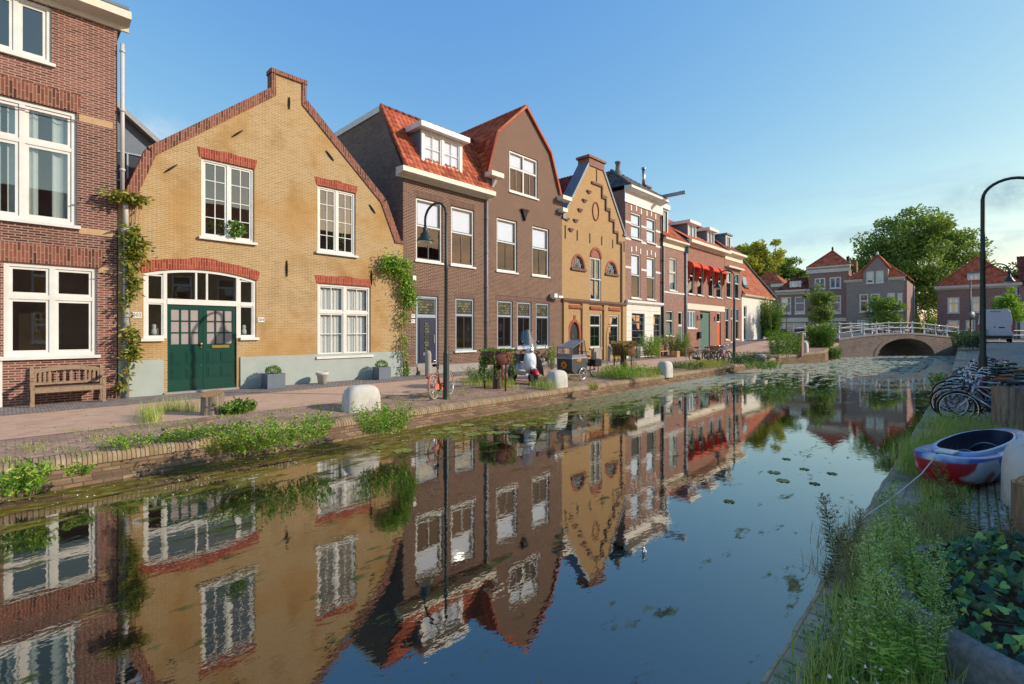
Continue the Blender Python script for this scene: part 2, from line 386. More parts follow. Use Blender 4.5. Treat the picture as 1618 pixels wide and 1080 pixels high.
plain('door_pane', alb(176,164,160,.8), .5, .3, var=.05)
plain('curtain', alb(226,226,220,.85), .9, .1, var=.05)
plain('blind', alb(216,228,244,.95), .8, .2, var=.03)
plain('blind_grey', alb(150,176,190,.9), .8, .2, var=.04)
plain('interior', alb(70,60,54,.8), .9, .1, var=.3, nsc=1.5)
plain('rubber', alb(38,38,40,.8), .75, .2, var=.15)
plain('rubber_pale', alb(190,176,160,.8), .75, .2, var=.1)
plain('black_plastic', alb(34,34,38,.8), .45, .4, var=.15)
plain('saddle_black', alb(38,36,38,.8), .5, .4, var=.15)
plain('saddle_brown', alb(150,92,60,.8), .5, .4, var=.15)
plain('bike_black', alb(36,38,44,.8), .3, .5, var=.1, coat=.4)
plain('bike_silver', alb(176,186,200,.9), .3, .5, .5, var=.05, coat=.3)
plain('bike_blue', alb(70,104,150,.9), .3, .5, var=.08, coat=.4)
plain('bike_orange', alb(226,128,94,.9), .35, .5, var=.06, coat=.3)
plain('bike_white', alb(226,226,224,.9), .35, .5, var=.05, coat=.3)
plain('bike_red', alb(190,70,50,.9), .35, .5, var=.06, coat=.3)
plain('bike_green', alb(64,92,76,.9), .35, .5, var=.06, coat=.3)
plain('wicker', alb(150,110,76,.8), .85, .1, var=.35, nsc=60, bump=.4)
plain('van_paint', alb(176,190,208,.9), .3, .5, var=.03, coat=.5)
plain('tail_red', alb(190,40,36,.9), .25, .5, var=.1)
plain('bin_dark', alb(40,48,58,.9), .5, .4, var=.1)
plain('rope', alb(226,222,210,.9), .9, .1, var=.1, nsc=90)
plain('canvas_grey', alb(150,146,150,.8), .8, .2, var=.1, nsc=6, stain=.15)
plain('canvas_dark', alb(66,62,78,.8), .8, .2, var=.15, nsc=6)
plain('panel_dark', alb(76,78,80,.8), .6, .3, var=.12, nsc=7, stain=.2)
plain('emblem_orange', alb(232,140,50,.9), .6, .2, var=.1)
plain('scooter_white', alb(228,232,234,.9), .3, .5, var=.03, coat=.5)
plain('scooter_red', alb(196,44,66,.9), .3, .5, var=.05, coat=.5)
plain('scooter_cover', alb(96,92,88,.8), .75, .2, var=.2, nsc=6, stain=.2)
plain('soil', alb(96,78,62,.8), .95, .1, var=.3, nsc=14, bump=.5)
plain('ink', alb(30,30,34,.8), .6, .2, var=.05)
plain('sign_white', alb(238,236,232,.9), .4, .4, var=.02)
plain('sign_blue', alb(90,110,160,.9), .4, .4, var=.04)
plain('water_bed', alb(60,58,40,.7), .95, .1, var=.3, nsc=3)
plain('ground_earth', alb(150,132,112,.8), .95, .1, var=.15, nsc=1.2)
plain('asphalt', alb(120,118,116,.7), .9, .2, var=.12, nsc=20, bump=.2)
plain('terracotta_ridge', alb(186,92,62,.8), .8, .2, var=.2, nsc=9, stain=.25)
plain('slate_ridge', alb(90,92,96,.8), .7, .3, var=.2, nsc=9)
plain('kayak_seat', alb(44,54,78,.8), .6, .3, var=.2)

def tilemat(name, stops, stain=.3):
    t = NT(name); p = t.pr(.75, .25); c = t.ramp(t.attr(), stops)
    f = t.noise(1.6, 6, .65); c = t.mix(t.mr(f, .5, .75, 0, stain), c, sc3(stops[0][1], .4))
    f3 = t.noise(18, 3); c = t.mix(t.mr(f3, .4, .7, 0, .3), c, sc3(stops[0][1], .8))
    t.link(c, p.inputs['Base Color'])
tilemat('tile_orange', [(0, alb(150,72,50)), (.5, alb(200,100,68)), (1, alb(216,128,94))], .5)
tilemat('tile_oldorange', [(0, alb(170,84,56)), (.5, alb(200,110,76)), (1, alb(212,134,100))], .5)
tilemat('tile_darkred', [(0, alb(96,48,44)), (.5, alb(132,66,58)), (1, alb(150,84,72))], .4)
tilemat('tile_slate', [(0, alb(70,76,80)), (.5, alb(92,98,102)), (1, alb(112,116,120))], .3)
tilemat('tile_farred', [(0, alb(176,84,60)), (.5, alb(210,108,78)), (1, alb(224,128,94))], .3)

def glassmat(name, tint=(.72,.78,.78), refl=.19):
    t = NT(name)
    tr = t.n.new('ShaderNodeBsdfTransparent'); tr.inputs[0].default_value = (*tint, 1)
    g = t.n.new('ShaderNodeBsdfGlossy'); g.inputs['Roughness'].default_value = .015; g.inputs['Color'].default_value = (.95,.97,1,1)
    lw = t.n.new('ShaderNodeLayerWeight'); lw.inputs[0].default_value = .35
    fac = t.math('MULTIPLY_ADD', t.math('POWER', lw.outputs['Facing'], 4.0), 1.0-refl, refl)
    no = t.noise(.8, 2); b = t.n.new('ShaderNodeBump'); b.inputs['Strength'].default_value = .03; b.inputs['Distance'].default_value = .05
    t.link(no, b.inputs['Height']); t.link(b.outputs[0], g.inputs['Normal'])
    m = t.n.new('ShaderNodeMixShader'); t.link(fac, m.inputs[0]); t.link(tr.outputs[0], m.inputs[1]); t.link(g.outputs[0], m.inputs[2])
    t.link(m.outputs[0], t.out.inputs[0])
glassmat('glass'); glassmat('glass_clear', (.92,.94,.95), .08); glassmat('glass_plastic', (.8,.8,.82), .15)

def leaded(name):
    t = NT(name); p = t.pr(.3, .5); vec, ob = wall_uv(t)
    b = t.n.new('ShaderNodeTexBrick'); t.link(vec, b.inputs['Vector']); b.inputs['Scale'].default_value = 1
    b.inputs['Color1'].default_value = (*alb(52,58,46), 1); b.inputs['Color2'].default_value = (*alb(132,130,100), 1); b.inputs['Mortar'].default_value = (*alb(30,32,30), 1)
    b.inputs['Brick Width'].default_value = .17; b.inputs['Row Height'].default_value = .115; b.inputs['Mortar Size'].default_value = .014
    t.link(b.outputs['Color'], p.inputs['Base Color'])
leaded('leaded_glass')

# leaves
leafmat('leaf_green', [(0, alb(58,92,28,.75)), (.45, alb(104,150,46,.85)), (1, alb(156,192,72,.9))], .4)
leafmat('leaf_bright', [(0, alb(78,124,24,.8)), (.5, alb(136,182,40,.9)), (1, alb(186,212,76,.95))], .4)
leafmat('leaf_yellow', [(0, alb(126,138,34,.8)), (.5, alb(182,186,58,.9)), (1, alb(216,210,90,.9))], .4)
leafmat('leaf_dark', [(0, alb(34,60,32,.7)), (.5, alb(66,102,52,.75)), (1, alb(100,140,70,.8))])
leafmat('leaf_tree', [(0, alb(70,104,40,.85)), (.5, alb(122,154,62,.9)), (1, alb(178,192,88,.95))], .4)
leafmat('leaf_vine', [(0, alb(96,116,24,.7)), (.5, alb(140,158,44,.8)), (1, alb(196,170,70,.8))])
leafmat('leaf_tan', [(0, alb(136,112,58,.7)), (.5, alb(176,150,84,.8)), (1, alb(208,186,120,.8))])
leafmat('grass_mix', [(0, alb(100,138,48,.9)), (.4, alb(154,188,74,.95)), (.7, alb(190,200,104,1)), (1, alb(222,204,138,1))], .4)
leafmat('grass_dry', [(0, alb(150,140,80,.7)), (.6, alb(190,168,110,.8)), (1, alb(212,192,140,.8))])
leafmat('weed_leaf', [(0, alb(110,164,66,1)), (.5, alb(168,212,98,1)), (1, alb(212,234,140,1))], .4)
leafmat('weed_bud', [(0, alb(170,190,110,.9)), (.7, alb(206,214,150,.95)), (1, alb(240,236,214,1))])
leafmat('ivy_leaf', [(0, alb(34,66,46,.75)), (.45, alb(60,108,70,.85)), (.8, alb(92,146,80,.9)), (.92, alb(140,180,90,.95)), (1, alb(190,206,96,.95))], trans=.18, rough=.35)
leafmat('lily_leaf', [(0, alb(104,116,52,.8)), (.6, alb(150,156,76,.85)), (1, alb(184,180,104,.9))], .2)
leafmat('flower_white', [(0, alb(236,234,226,.85)), (1, alb(250,248,240,.9))], .2)
leafmat('petal_red', [(0, alb(200,60,44,.8)), (1, alb(226,96,70,.85))], .3)

def barkmat(name, a, b):
    t = NT(name); p = t.pr(.9, .15)
    mp = t.n.new('ShaderNodeMapping'); mp.inputs['Scale'].default_value = (9, 9, 1.3); t.link(t.obj(), mp.inputs[0])
    f = t.noise(2.2, 6, .65, mp.outputs[0]); t.link(t.ramp(f, [(.3, a), (.7, b)]), p.inputs['Base Color']); t.bump(f, p, .9, .04)
barkmat('bark', alb(66,54,46), alb(128,110,96)); barkmat('bark_grey', alb(112,98,86), alb(186,166,148)); barkmat('stem_brown', alb(128,106,84), alb(186,160,130))
def woodtop(name):
    t = NT(name); p = t.pr(.85, .15); w = t.n.new('ShaderNodeTexWave'); w.wave_type = 'RINGS'; w.rings_direction = 'Z'
    w.inputs['Scale'].default_value = 7; w.inputs['Distortion'].default_value = 2.5; w.inputs['Detail'].default_value = 3; t.link(t.obj(), w.inputs[0])
    t.link(t.ramp(w.outputs[0], [(0, alb(150,110,76)), (1, alb(206,164,120))]), p.inputs['Base Color'])
woodtop('cut_wood')
def water():
    t = NT('canal_water')
    ob = t.obj()
    sp = t.n.new('ShaderNodeSeparateXYZ'); t.link(ob, sp.inputs[0])   # object x = along the canal, y = across from the left bank
    d = t.n.new('ShaderNodeBsdfDiffuse'); d.inputs[0].default_value = (.014, .016, .009, 1)
    g = t.n.new('ShaderNodeBsdfGlossy'); g.inputs['Roughness'].default_value = .012; g.inputs['Color'].default_value = (.96,.95,.92,1)
    lw = t.n.new('ShaderNodeLayerWeight'); lw.inputs[0].default_value = .5
    inv = t.math('SUBTRACT', 1.0, lw.outputs['Facing'])
    fac = t.math('MULTIPLY_ADD', t.math('POWER', lw.outputs['Facing'], 3.0), .74, .175)
    m = t.n.new('ShaderNodeMixShader'); t.link(fac, m.inputs[0]); t.link(d.outputs[0], m.inputs[1]); t.link(g.outputs[0], m.inputs[2])
    # ripples
    mp = t.n.new('ShaderNodeMapping'); mp.inputs['Rotation'].default_value = (0, 0, R(-46)); mp.inputs['Scale'].default_value = (1.0, 1.8, 1); t.link(ob, mp.inputs[0])
    n1 = t.noise(5.5, 3, .5, mp.outputs[0]); n2 = t.noise(15, 2, .5, ob); n3 = t.noise(.7, 2, .5, ob)
    h = t.math('ADD', t.math('MULTIPLY', n1, .7), t.math('MULTIPLY', n2, .10))
    h = t.math('MULTIPLY', h, t.mr(n3, .35, .7, .5, 1.2))
    b = t.n.new('ShaderNodeBump'); b.inputs['Strength'].default_value = .03; b.inputs['Distance'].default_value = .05; t.link(h, b.inputs['Height'])
    t.link(b.outputs[0], g.inputs['Normal'])
    # algae and pollen film drifting along the left bank and thick under the bridge
    al = t.n.new('ShaderNodeBsdfDiffuse')
    mp2 = t.n.new('ShaderNodeMapping'); mp2.inputs['Scale'].default_value = (.55, 1.3, 1); t.link(ob, mp2.inputs[0])
    a1 = t.noise(2.0, 8, .68, mp2.outputs[0]); a2 = t.noise(7, 6, .7, mp2.outputs[0]); a3 = t.noise(24, 3, .6, ob)
    t.link(t.ramp(a2, [(.3, alb(70,66,24,.7)), (.5, alb(120,108,48,.75)), (.62, alb(150,140,70,.8)), (.8, alb(196,180,140,.8))]), al.inputs[0])
    near = t.mr(sp.outputs[1], .0, 5.6, .19, -.07)               # by the left bank
    sx = t.math('MULTIPLY', sp.outputs[0], -1.0)
    near = t.math('MULTIPLY', near, t.mr(sx, 8, 26, .55, 1.35))
    far = t.math('MULTIPLY', t.mr(sx, 34, 52, 0., 1.), .165)
    amt = t.math('ADD', t.math('ADD', a1, t.math('MULTIPLY', t.math('SUBTRACT', a2, .5), .35)), t.math('MAXIMUM', near, far))
    msk = t.mr(amt, .60, .66, 0., .92)
    fleck = t.math('GREATER_THAN', a3, .70)
    msk = t.math('MAXIMUM', msk, t.math('MULTIPLY', fleck, t.mr(sp.outputs[1], 0, 9, .8, .0)))
    al2 = t.mix(t.mr(sx, 26, 40), t.ramp(a2, [(.3, alb(70,66,24,.7)), (.5, alb(120,108,48,.75)), (.62, alb(150,140,70,.8)), (.8, alb(196,180,140,.8))]), t.ramp(a2, [(.3, alb(130,138,112,.8)), (.6, alb(182,188,168,.9)), (.8, alb(214,218,206,.9))]))  # far film paled: glancing sky reflection put into its colour
    t.link(al2, al.inputs[0])
    m2 = t.n.new('ShaderNodeMixShader'); t.link(msk, m2.inputs[0]); t.link(m.outputs[0], m2.inputs[1]); t.link(al.outputs[0], m2.inputs[2])
    t.link(m2.outputs[0], t.out.inputs[0])
water()
def kayakmat():
    t = NT('kayak_plastic'); p = t.pr(.32, .5)
    mp = t.n.new('ShaderNodeMapping'); mp.inputs['Location'].default_value = (.35, .2, .1); t.link(t.obj(), mp.inputs[0])
    sp = t.n.new('ShaderNodeSeparateXYZ'); t.link(t.obj(), sp.inputs[0])
    n1 = t.noise(1.7, 2, .45); n2 = t.noise(3.1, 1, .4, mp.outputs[0])
    x = t.math('ADD', t.mr(sp.outputs[0], -1.5, 1.5), t.math('MULTIPLY', t.math('SUBTRACT', n1, .5), .55))
    side = t.ramp(x, [(.0, alb(110,100,140)), (.03, alb(170,26,38)), (.13, alb(176,28,40)), (.15, alb(190,202,216)), (.21, alb(196,206,220)), (.23, alb(30,74,176)), (.50, alb(36,90,190)), (.56, alb(170,196,222)), (.70, alb(36,80,166)), (.86, alb(40,84,170)), (.9, alb(190,60,80)), (1., alb(206,120,140))])
    deck = t.ramp(n2, [(.30, alb(214,222,232)), (.38, alb(150,184,222)), (.44, alb(40,110,196)), (.60, alb(34,84,164)), (.66, alb(160,186,214)), (.74, alb(176,52,74))])
    t.link(t.mix(t.mr(sp.outputs[2], .345, .355), side, deck), p.inputs['Base Color'])
kayakmat()
def awningmat():
    t = NT('awning_cloth'); p = t.pr(.8, .2); f = t.noise(9, 3)
    t.link(t.ramp(f, [(.35, alb(206,58,40,.9)), (.65, alb(226,96,66,.9))]), p.inputs['Base Color'])
awningmat()
# ------------------------------------------------------------------ land and water
WZ = -0.62
def sstep(x, a, b):
    t = min(1, max(0, (x-a)/(b-a))); return t*t*(3-2*t)
def lerp_tab(x, tab):
    for (a, va), (b, vb) in zip(tab, tab[1:]):
        if x <= b: return va + (vb-va)*max(0, (x-a))/(b-a)
    return tab[-1][1]
def gl(s): return 0.95*sstep(s, 49, 72)                 # the left street climbs to the bridge
def gr(s): return 1.0*sstep(s, 50, 72)
EDGE_L = [(-15, 6.43), (55.3, 6.43), (60.1, 8.26), (69.5, 7.55), (71, 7.5)]
def el(s): return lerp_tab(s, EDGE_L)
def strip(name, mat, ss, cols, smooth=False):
    """cols: functions s -> (o, z)"""
    mb = MB(); vs = []; k = len(cols)
    for s_ in ss:
        for c in cols:
            o, z = c(s_); vs.append((s_, -o, z))
    fc = [(i*k+j, (i+1)*k+j, (i+1)*k+j+1, i*k+j+1) for i in range(len(ss)-1) for j in range(k-1)]
    mb.add(vs, fc, .5, 0, smooth)
    ob = mb.build(name, mat); ob.location = W0; ob.rotation_euler = (0, 0, PHI); return struct(ob)
SL = [-14+i*1.0 for i in range(69)] + [55.3, 57, 58.5, 60.1, 62, 64, 66, 68, 69.5, 71]
SL = sorted(set(SL))
strip('pavement', 'paving_cobble', SL, [lambda s: (-.3, gl(s)), lambda s: (1.66, gl(s)-.01)])
strip('road', 'paving_road', SL, [lambda s: (1.66, gl(s)-.012), lambda s: (3.0, gl(s)-.02), lambda s: (4.77, gl(s)-.045)])
def vz(s): return gl(s)-.17
strip('verge', 'paving_verge', SL, [lambda s: (4.77, gl(s)-.05), lambda s: (5.4, gl(s)-.09), lambda s: (el(s)-.30, vz(s))])
strip('quay_coping', 'quay_coping', SL, [lambda s: (el(s)-.30, vz(s)-.004), lambda s: (el(s)-.12, vz(s)-.012), lambda s: (el(s)-.02, vz(s)-.045), lambda s: (el(s)+.02, vz(s)-.10), lambda s: (el(s)+.02, vz(s)-.17)], True)
strip('quay_wall', 'quay_brick', SL, [lambda s: (el(s), vz(s)-.17), lambda s: (el(s), -1.5)])
strip('quay_footing', 'quay_brick', SL, [lambda s: (el(s), -.52), lambda s: (el(s)+.16, -.54), lambda s: (el(s)+.17, -1.5)])
# right bank
ER = 15.80
SR = [-16+i*1.5 for i in range(67)]
def rz(s): return gr(s)-.15
def wob(s, k=1): return .006*math.sin(s*2.3+k)+.007*math.sin(s*8.7+2*k)
SRC = [-16+i*.25 for i in range(400)]
strip('quay_wall', 'quay_brick', SR, [lambda s: (ER+.03, -1.5), lambda s: (ER+.03, rz(s)-.08)])
strip('quay_coping', 'mossy_coping', SRC, [lambda s: (ER+wob(s), rz(s)-.16), lambda s: (ER+wob(s), rz(s)-.075+wob(s, 3)), lambda s: (ER+.05+wob(s), rz(s)-.04+wob(s, 2)*.6), lambda s: (ER+.28, rz(s)-.03+wob(s, 4)*.7), lambda s: (ER+.52, rz(s)-.035)])
strip('quay_paving', 'paving_right', SR, [lambda s: (ER+.50, rz(s)-.04), lambda s: (ER+1.2, rz(s)), lambda s: (ER+3.2, rz(s)+.03)])
strip('street', 'paving_right', SR, [lambda s: (ER+3.2, rz(s)+.034), lambda s: (ER+9.4, rz(s)+.10), lambda s: (ER+40, rz(s)+.10)])

w = MB(); w.add([(-125, -.6, 0), (16, -.6, 0), (16, 70, 0), (-125, 70, 0)], [(0, 1, 2, 3)], .5)
wo = w.build('water', 'canal_water'); wo.location = so(0, 6.43, WZ); wo.rotation_euler = (0, 0, PHI+math.pi); struct(wo)
w = MB(); w.add([(-900, -400, -1.6), (1400, -400, -1.6), (1400, 2000, -1.6), (-900, 2000, -1.6)], [(0, 1, 2, 3)], .5)
struct(w.build('canal_bed', 'water_bed'))

BL, BRt = Vector((30.4, 45, 0)), Vector((44.8, 48.3, 0))           # feet of the bridge's near face
BD = (BRt-BL).normalized(); BP = Vector((-BD.y, BD.x, 0)); BWID = 5.6
FW0, FW1 = Vector((34.5, 57.0, 0)), Vector((62, 56.0, 0))           # quay beyond the bridge
def ground_poly(name, pts, z, mat, skirt=True):
    mb = MB(); n = len(pts)
    A = [Vector((p[0], p[1], z)) for p in pts]
    mb.add(A, [tuple(t) for t in tessellate_polygon([A])], .5)
    if skirt:
        B = [Vector((p.x, p.y, -1.5)) for p in A]
        mb.add(A+B, [(i, (i+1) % n, n+(i+1) % n, n+i) for i in range(n)], .5)
    return struct(mb.build(name, mat))
LB = so(71, 7.5); L0 = so(71, -.5)
ground_poly('street', [(L0.x, L0.y), (LB.x, LB.y), tuple((BL+BP*BWID).xy), tuple(FW0.xy), (34.5, 66), (-30, 66), (-30, 60), (10, 50)], .955, 'asphalt')
ground_poly('street', [tuple(BRt.xy), (120, 20), (120, 66), (62, 66), tuple(FW1.xy), tuple((BRt+BP*BWID).xy)], .87, 'asphalt')
ground_poly('ground', [(-900, 64), (-900, 1900), (1400, 1900), (1400, 40), (121, 40), (121, 58.5), tuple(FW1.xy), tuple(FW0.xy), (34, 64)], .92, 'quay_brick')
# street behind the left row, so the ground is closed between the backs of the houses and the horizon
ground_poly('ground', [tuple(so(-14, -.3).xy), tuple(so(71, -.3).xy), (10, 63.9), (-900, 63.9), (-900, -400), (-60, -400)], -.02, 'ground_earth', False)
# ------------------------------------------------------------------ building kit
def house(name, label, s0, cat='house', z=0.0): return thing(name, label, cat, so(s0, 0, z), PHI)
def wall(H, outline, holes, depth, mat, reveal=.16, name='wall', y0=0.0, label=None, back=True):
    mb = MB()
    loops = [[Vector((p[0], p[1], 0)) for p in outline]] + [[Vector((p[0], p[1], 0)) for p in h] for h in holes]
    tris = tessellate_polygon(loops); flat = [p for l in loops for p in l]
    mb.add([(p.x, y0, p.y) for p in flat], [tuple(t) for t in tris], .5)
    for h in holes:
        n = len(h); mb.add([(p[0], y0, p[1]) for p in h]+[(p[0], y0+reveal, p[1]) for p in h], [(i, (i+1) % n, n+(i+1) % n, n+i) for i in range(n)], .5)
    n = len(outline)
    mb.add([(p[0], y0, p[1]) for p in outline]+[(p[0], y0+depth, p[1]) for p in outline], [(i, n+i, n+(i+1) % n, (i+1) % n) for i in range(n)], .5)
    if back: mb.add([(p[0], y0+depth, p[1]) for p in outline], [tuple(t) for t in tessellate_polygon([[Vector((p[0], p[1], 0)) for p in outline]])], .5)
    return mb.build(name, mat, H, label=label)
def rect(x0, x1, z0, z1): return [(x0, z0), (x1, z0), (x1, z1), (x0, z1)]
def window(H, x0, x1, z0, z1, cols=(), rows=(), bars=(1, 1), upper_bars=None, fmat='white_paint', smat=None, fw=.075, mw=.07, sw=.042,
           sill='white_paint', y=.05, blind=None, curtain=None, glass='glass', bw=.024, name='window', silld=.09):
    f = MB(); f.box(x0, x0+fw, y, y+.09, z0, z1); f.box(x1-fw, x1, y, y+.09, z0, z1); f.box(x0+fw, x1-fw, y, y+.09, z1-fw, z1); f.box(x0+fw, x1-fw, y, y+.09, z0, z0+fw)
    xs = [x0+fw]+[x0+(x1-x0)*c for c in cols]+[x1-fw]; zs = [z0+fw]+[z0+(z1-z0)*r for r in rows]+[z1-fw]
    for c in xs[1:-1]: f.box(c-mw/2, c+mw/2, y+.003, y+.087, z0+fw, z1-fw)
    for r in zs[1:-1]: f.box(x0+fw, x1-fw, y+.006, y+.084, r-mw/2, r+mw/2)
    W = f.build(name, fmat, H)
    s = MB()
    for i in range(len(xs)-1):
        for j in range(len(zs)-1):
            a = xs[i]+(mw/2 if i else 0); b = xs[i+1]-(mw/2 if i < len(xs)-2 else 0); c = zs[j]+(mw/2 if j else 0); d = zs[j+1]-(mw/2 if j < len(zs)-2 else 0)
            q = y+.028
            s.box(a, a+sw, q, q+.05, c, d); s.box(b-sw, b, q, q+.05, c, d); s.box(a+sw, b-sw, q, q+.05, c, c+sw); s.box(a+sw, b-sw, q, q+.05, d-sw, d)
            nx, nz = bars if (j < len(zs)-2 or upper_bars is None) else upper_bars
            for k in range(1, nx): xx = a+(b-a)*k/nx; s.box(xx-bw/2, xx+bw/2, q+.006, q+.044, c+sw, d-sw)
            for k in range(1, nz): zz = c+(d-c)*k/nz; s.box(a+sw, b-sw, q+.009, q+.041, zz-bw/2, zz+bw/2)
    s.build('sash', smat or fmat, W)
    p = MB(); ta, tb_ = random.uniform(-.008, .008), random.uniform(-.008, .008); p.add([(x0+fw*.5, y+.06+ta, z0+fw*.5), (x1-fw*.5, y+.06-ta, z0+fw*.5), (x1-fw*.5, y+.06-ta+tb_, z1-fw*.5), (x0+fw*.5, y+.06+ta+tb_, z1-fw*.5)], [(0, 1, 2, 3)]); p.build('pane', glass, W)
    if sill:
        q = MB(); q.box(x0-.07, x1+.07, -silld, y+.02, z0-.075, z0+.004); q.build('sill', sill, W)
    if blind:
        col, a, b = blind; q = MB(); q.box(x0+fw, x1-fw, y+.10, y+.108, z0+(z1-z0)*a, z0+(z1-z0)*b); q.build('blind', col, W)
    if curtain:
        for (a, b) in curtain:
            q = MB(); xa = x0+fw+(x1-x0-2*fw)*a; xb = x0+fw+(x1-x0-2*fw)*b; n = max(6, int((xb-xa)/.04)); ph = random.random()*6
            q.grid(lambda u, v: (xa+(xb-xa)*u, y+.15+.022*math.sin(ph+u*(xb-xa)*38+math.sin(u*9)), z0+.03+(z1-z0-.06)*v), n*2, 1); q.build('curtain', 'curtain', W)
    return W
def lintel(H, x0, x1, z0, h, mat, splay=.07, proud=.012, crown=0.0, rise=0.0, mat_name='lintel'):
    mb = MB(); n = 14
    low = [(x0+(x1-x0)*i/n, z0+rise*(1-(2*i/n-1)**2)) for i in range(n+1)]
    top = [(x0-splay+(x1-x0+2*splay)*i/n, z0+h+rise*(1-(2*i/n-1)**2)+(crown if .42 < i/n < .6 else 0)) for i in range(n+1)]
    mb.prism(low+top[::-1], -proud, .03); return mb.build(mat_name, mat, H)
def cornice(H, prof, x0, x1, mat='cream_paint', name='cornice', label=None):
    mb = MB(); mb.prism(prof, x0, x1, plane='yz'); return mb.build(name, mat, H, label=label)
def pt_in(p, poly):
    c = False; x, y = p
    for (x1, y1), (x2, y2) in zip(poly, poly[1:]+poly[:1]):
        if (y1 > y) != (y2 > y) and x < (x2-x1)*(y-y1)/(y2-y1)+x1: c = not c
    return c
def tiles(H, O, U, V, poly, mat, tw=.235, th=.31, name='roof', amp=.032):
    O, U, V = Vector(O), Vector(U).normalized(), Vector(V).normalized(); Nn = U.cross(V)
    if Nn.z < 0: Nn = -Nn
    mb = MB(); us = [p[0] for p in poly]; vs_ = [p[1] for p in poly]
    prof = [(0, .2), (.18, 1), (.42, .5), (.66, 0), (.88, -.1), (1, .2)]
    mb.add([O+U*p[0]+V*p[1]-Nn*.03 for p in poly], [tuple(t) for t in tessellate_polygon([[Vector((p[0], p[1], 0)) for p in poly]])], .3)
    j = 0; v = min(vs_)
    while v < max(vs_)-.02:
        v2 = min(v+th, max(vs_)); u = min(us)
        while u < max(us)-.02:
            cu, cv = u+tw/2, (v+v2)/2
            if pt_in((cu, cv), poly):
                vv = []; k = len(prof); tt = random.random()
                for (vq, lift) in ((v-.015, .035), (v2, .005)):
                    for (a, h) in prof: vv.append(O+U*(u+a*tw)+V*vq+Nn*(lift+h*amp))
                for (a, h) in prof: vv.append(O+U*(u+a*tw)+V*(v-.013)+Nn*(h*amp-.01))
                fc = [(i, i+1, k+i+1, k+i) for i in range(k-1)]+[(i, 2*k+i, 2*k+i+1, i+1) for i in range(k-1)]
                mb.add(vv, fc, tt, 0, True)
            u += tw
        v += th; j += 1
    return mb.build(name, mat, H)
def ridge(H, pts, r, mat, name='ridge_tiles', seg=.33):
    mb = MB()
    for a, b in zip(pts, pts[1:]):
        a, b = Vector(a), Vector(b); n = max(1, int((b-a).length/seg))
        for i in range(n):
            p, q = a+(b-a)*i/n, a+(b-a)*(i+1.08)/n; mb.tube([p, q], [r*1.08, r*.96], 8)
    return mb.build(name, mat, H)
def slab_between(mb, a, b, w, t, up=None):
    """strip of width w (along y) and thickness t following the line a->b in the x-z plane"""
    (x0, z0), (x1, z1) = a, b; dx, dz = x1-x0, z1-z0; L = math.hypot(dx, dz); nx, nz = -dz/L*t, dx/L*t
    return [(x0, z0), (x1, z1), (x1+nx, z1+nz), (x0+nx, z0+nz)]
def pipe(H, x, y, z0, z1, r, mat, name='downpipe', kink=None, label=None):
    mb = MB(); pts = [(x, y, z1), (x, y, z0)] if not kink else kink
    mb.tube(pts, r, 10)
    z = z0+.6
    while z < z1: mb.lathe([(r, -.03), (r*1.35, -.03), (r*1.35, .03), (r, .03)], (x, y, z), 10); mb.box(x-.015, x+.015, y, y+.10, z-.015, z+.015); z += 1.6
    return mb.build(name, mat, H, label=label)
def text_mesh(name, txt, size, H, loc, mat='ink', rot=(R(90), 0, 0), ext=.002):
    cu = bpy.data.curves.new(name, 'FONT'); cu.body = txt; cu.size = size; cu.extrude = ext; cu.align_x = 'CENTER'; cu.align_y = 'CENTER'
    tmp = bpy.data.objects.new('tmp_text', cu); COL.objects.link(tmp)
    dg = bpy.context.evaluated_depsgraph_get(); me = bpy.data.meshes.new_from_object(tmp.evaluated_get(dg)); bpy.data.objects.remove(tmp)
    me.materials.clear(); me.materials.append(MAT[mat]); o = bpy.data.objects.new(name, me); COL.objects.link(o); o.parent = H; o.location = loc; o.rotation_euler = rot; return o
def wpx(s0, a, b, yt, yb): return (fs(a)-s0, fs(b)-s0, fh(a, yb), fh(a, yt))
def arc_pts(x0, x1, z0, rise, n=14):
    if rise <= 0: return [(x0, z0), (x1, z0)]
    return [(x0+(x1-x0)*i/n, z0+rise*(1-(2*i/n-1)**2)) for i in range(n+1)]

def room(H, x0, x1, z0, z1, d=2.8):
    q = MB(); y = .30; v = [(x0, y, z0), (x1, y, z0), (x1, y, z1), (x0, y, z1), (x0, d, z0), (x1, d, z0), (x1, d, z1), (x0, d, z1)]
    q.add(v, [(0, 4, 5, 1), (1, 5, 6, 2), (2, 6, 7, 3), (3, 7, 4, 0), (4, 7, 6, 5)]); q.box(x0+.4, x0+.95, d-.5, d-.02, z0, z0+1.9); q.box(x1-1.0, x1-.5, d-1.3, d-.8, z0, z0+.75); return q.build('room', 'room_wall', H)
# ------------------------------------------------------------------ 1: red brown brick house at the left edge
S0 = 10.5; WD = 18.03-S0
H = house('brick_house', 'tall red-brown brick house with white windows at the left edge of the photo', S0)
lx = lambda s: s-S0
wins = [(15.92, 17.61, 1.18, 3.46), (15.24, 17.22, 4.5, 7.42), (15.5, 16.75, 8.48, 9.9), (11.6, 13.9, 4.5, 7.42), (11.6, 13.6, 1.18, 3.46), (12.0, 13.4, 8.48, 9.9)]
door = (14.5, 15.7, .12, 3.46)
wall(H, rect(0, WD, -.3, 10.1), [rect(lx(a), lx(b), c, d) for a, b, c, d in wins+[door]], 9, 'brick_redbrown')
band = MB(); band.box(-.02, WD+.004, -.008, .05, 3.95, 7.30); 
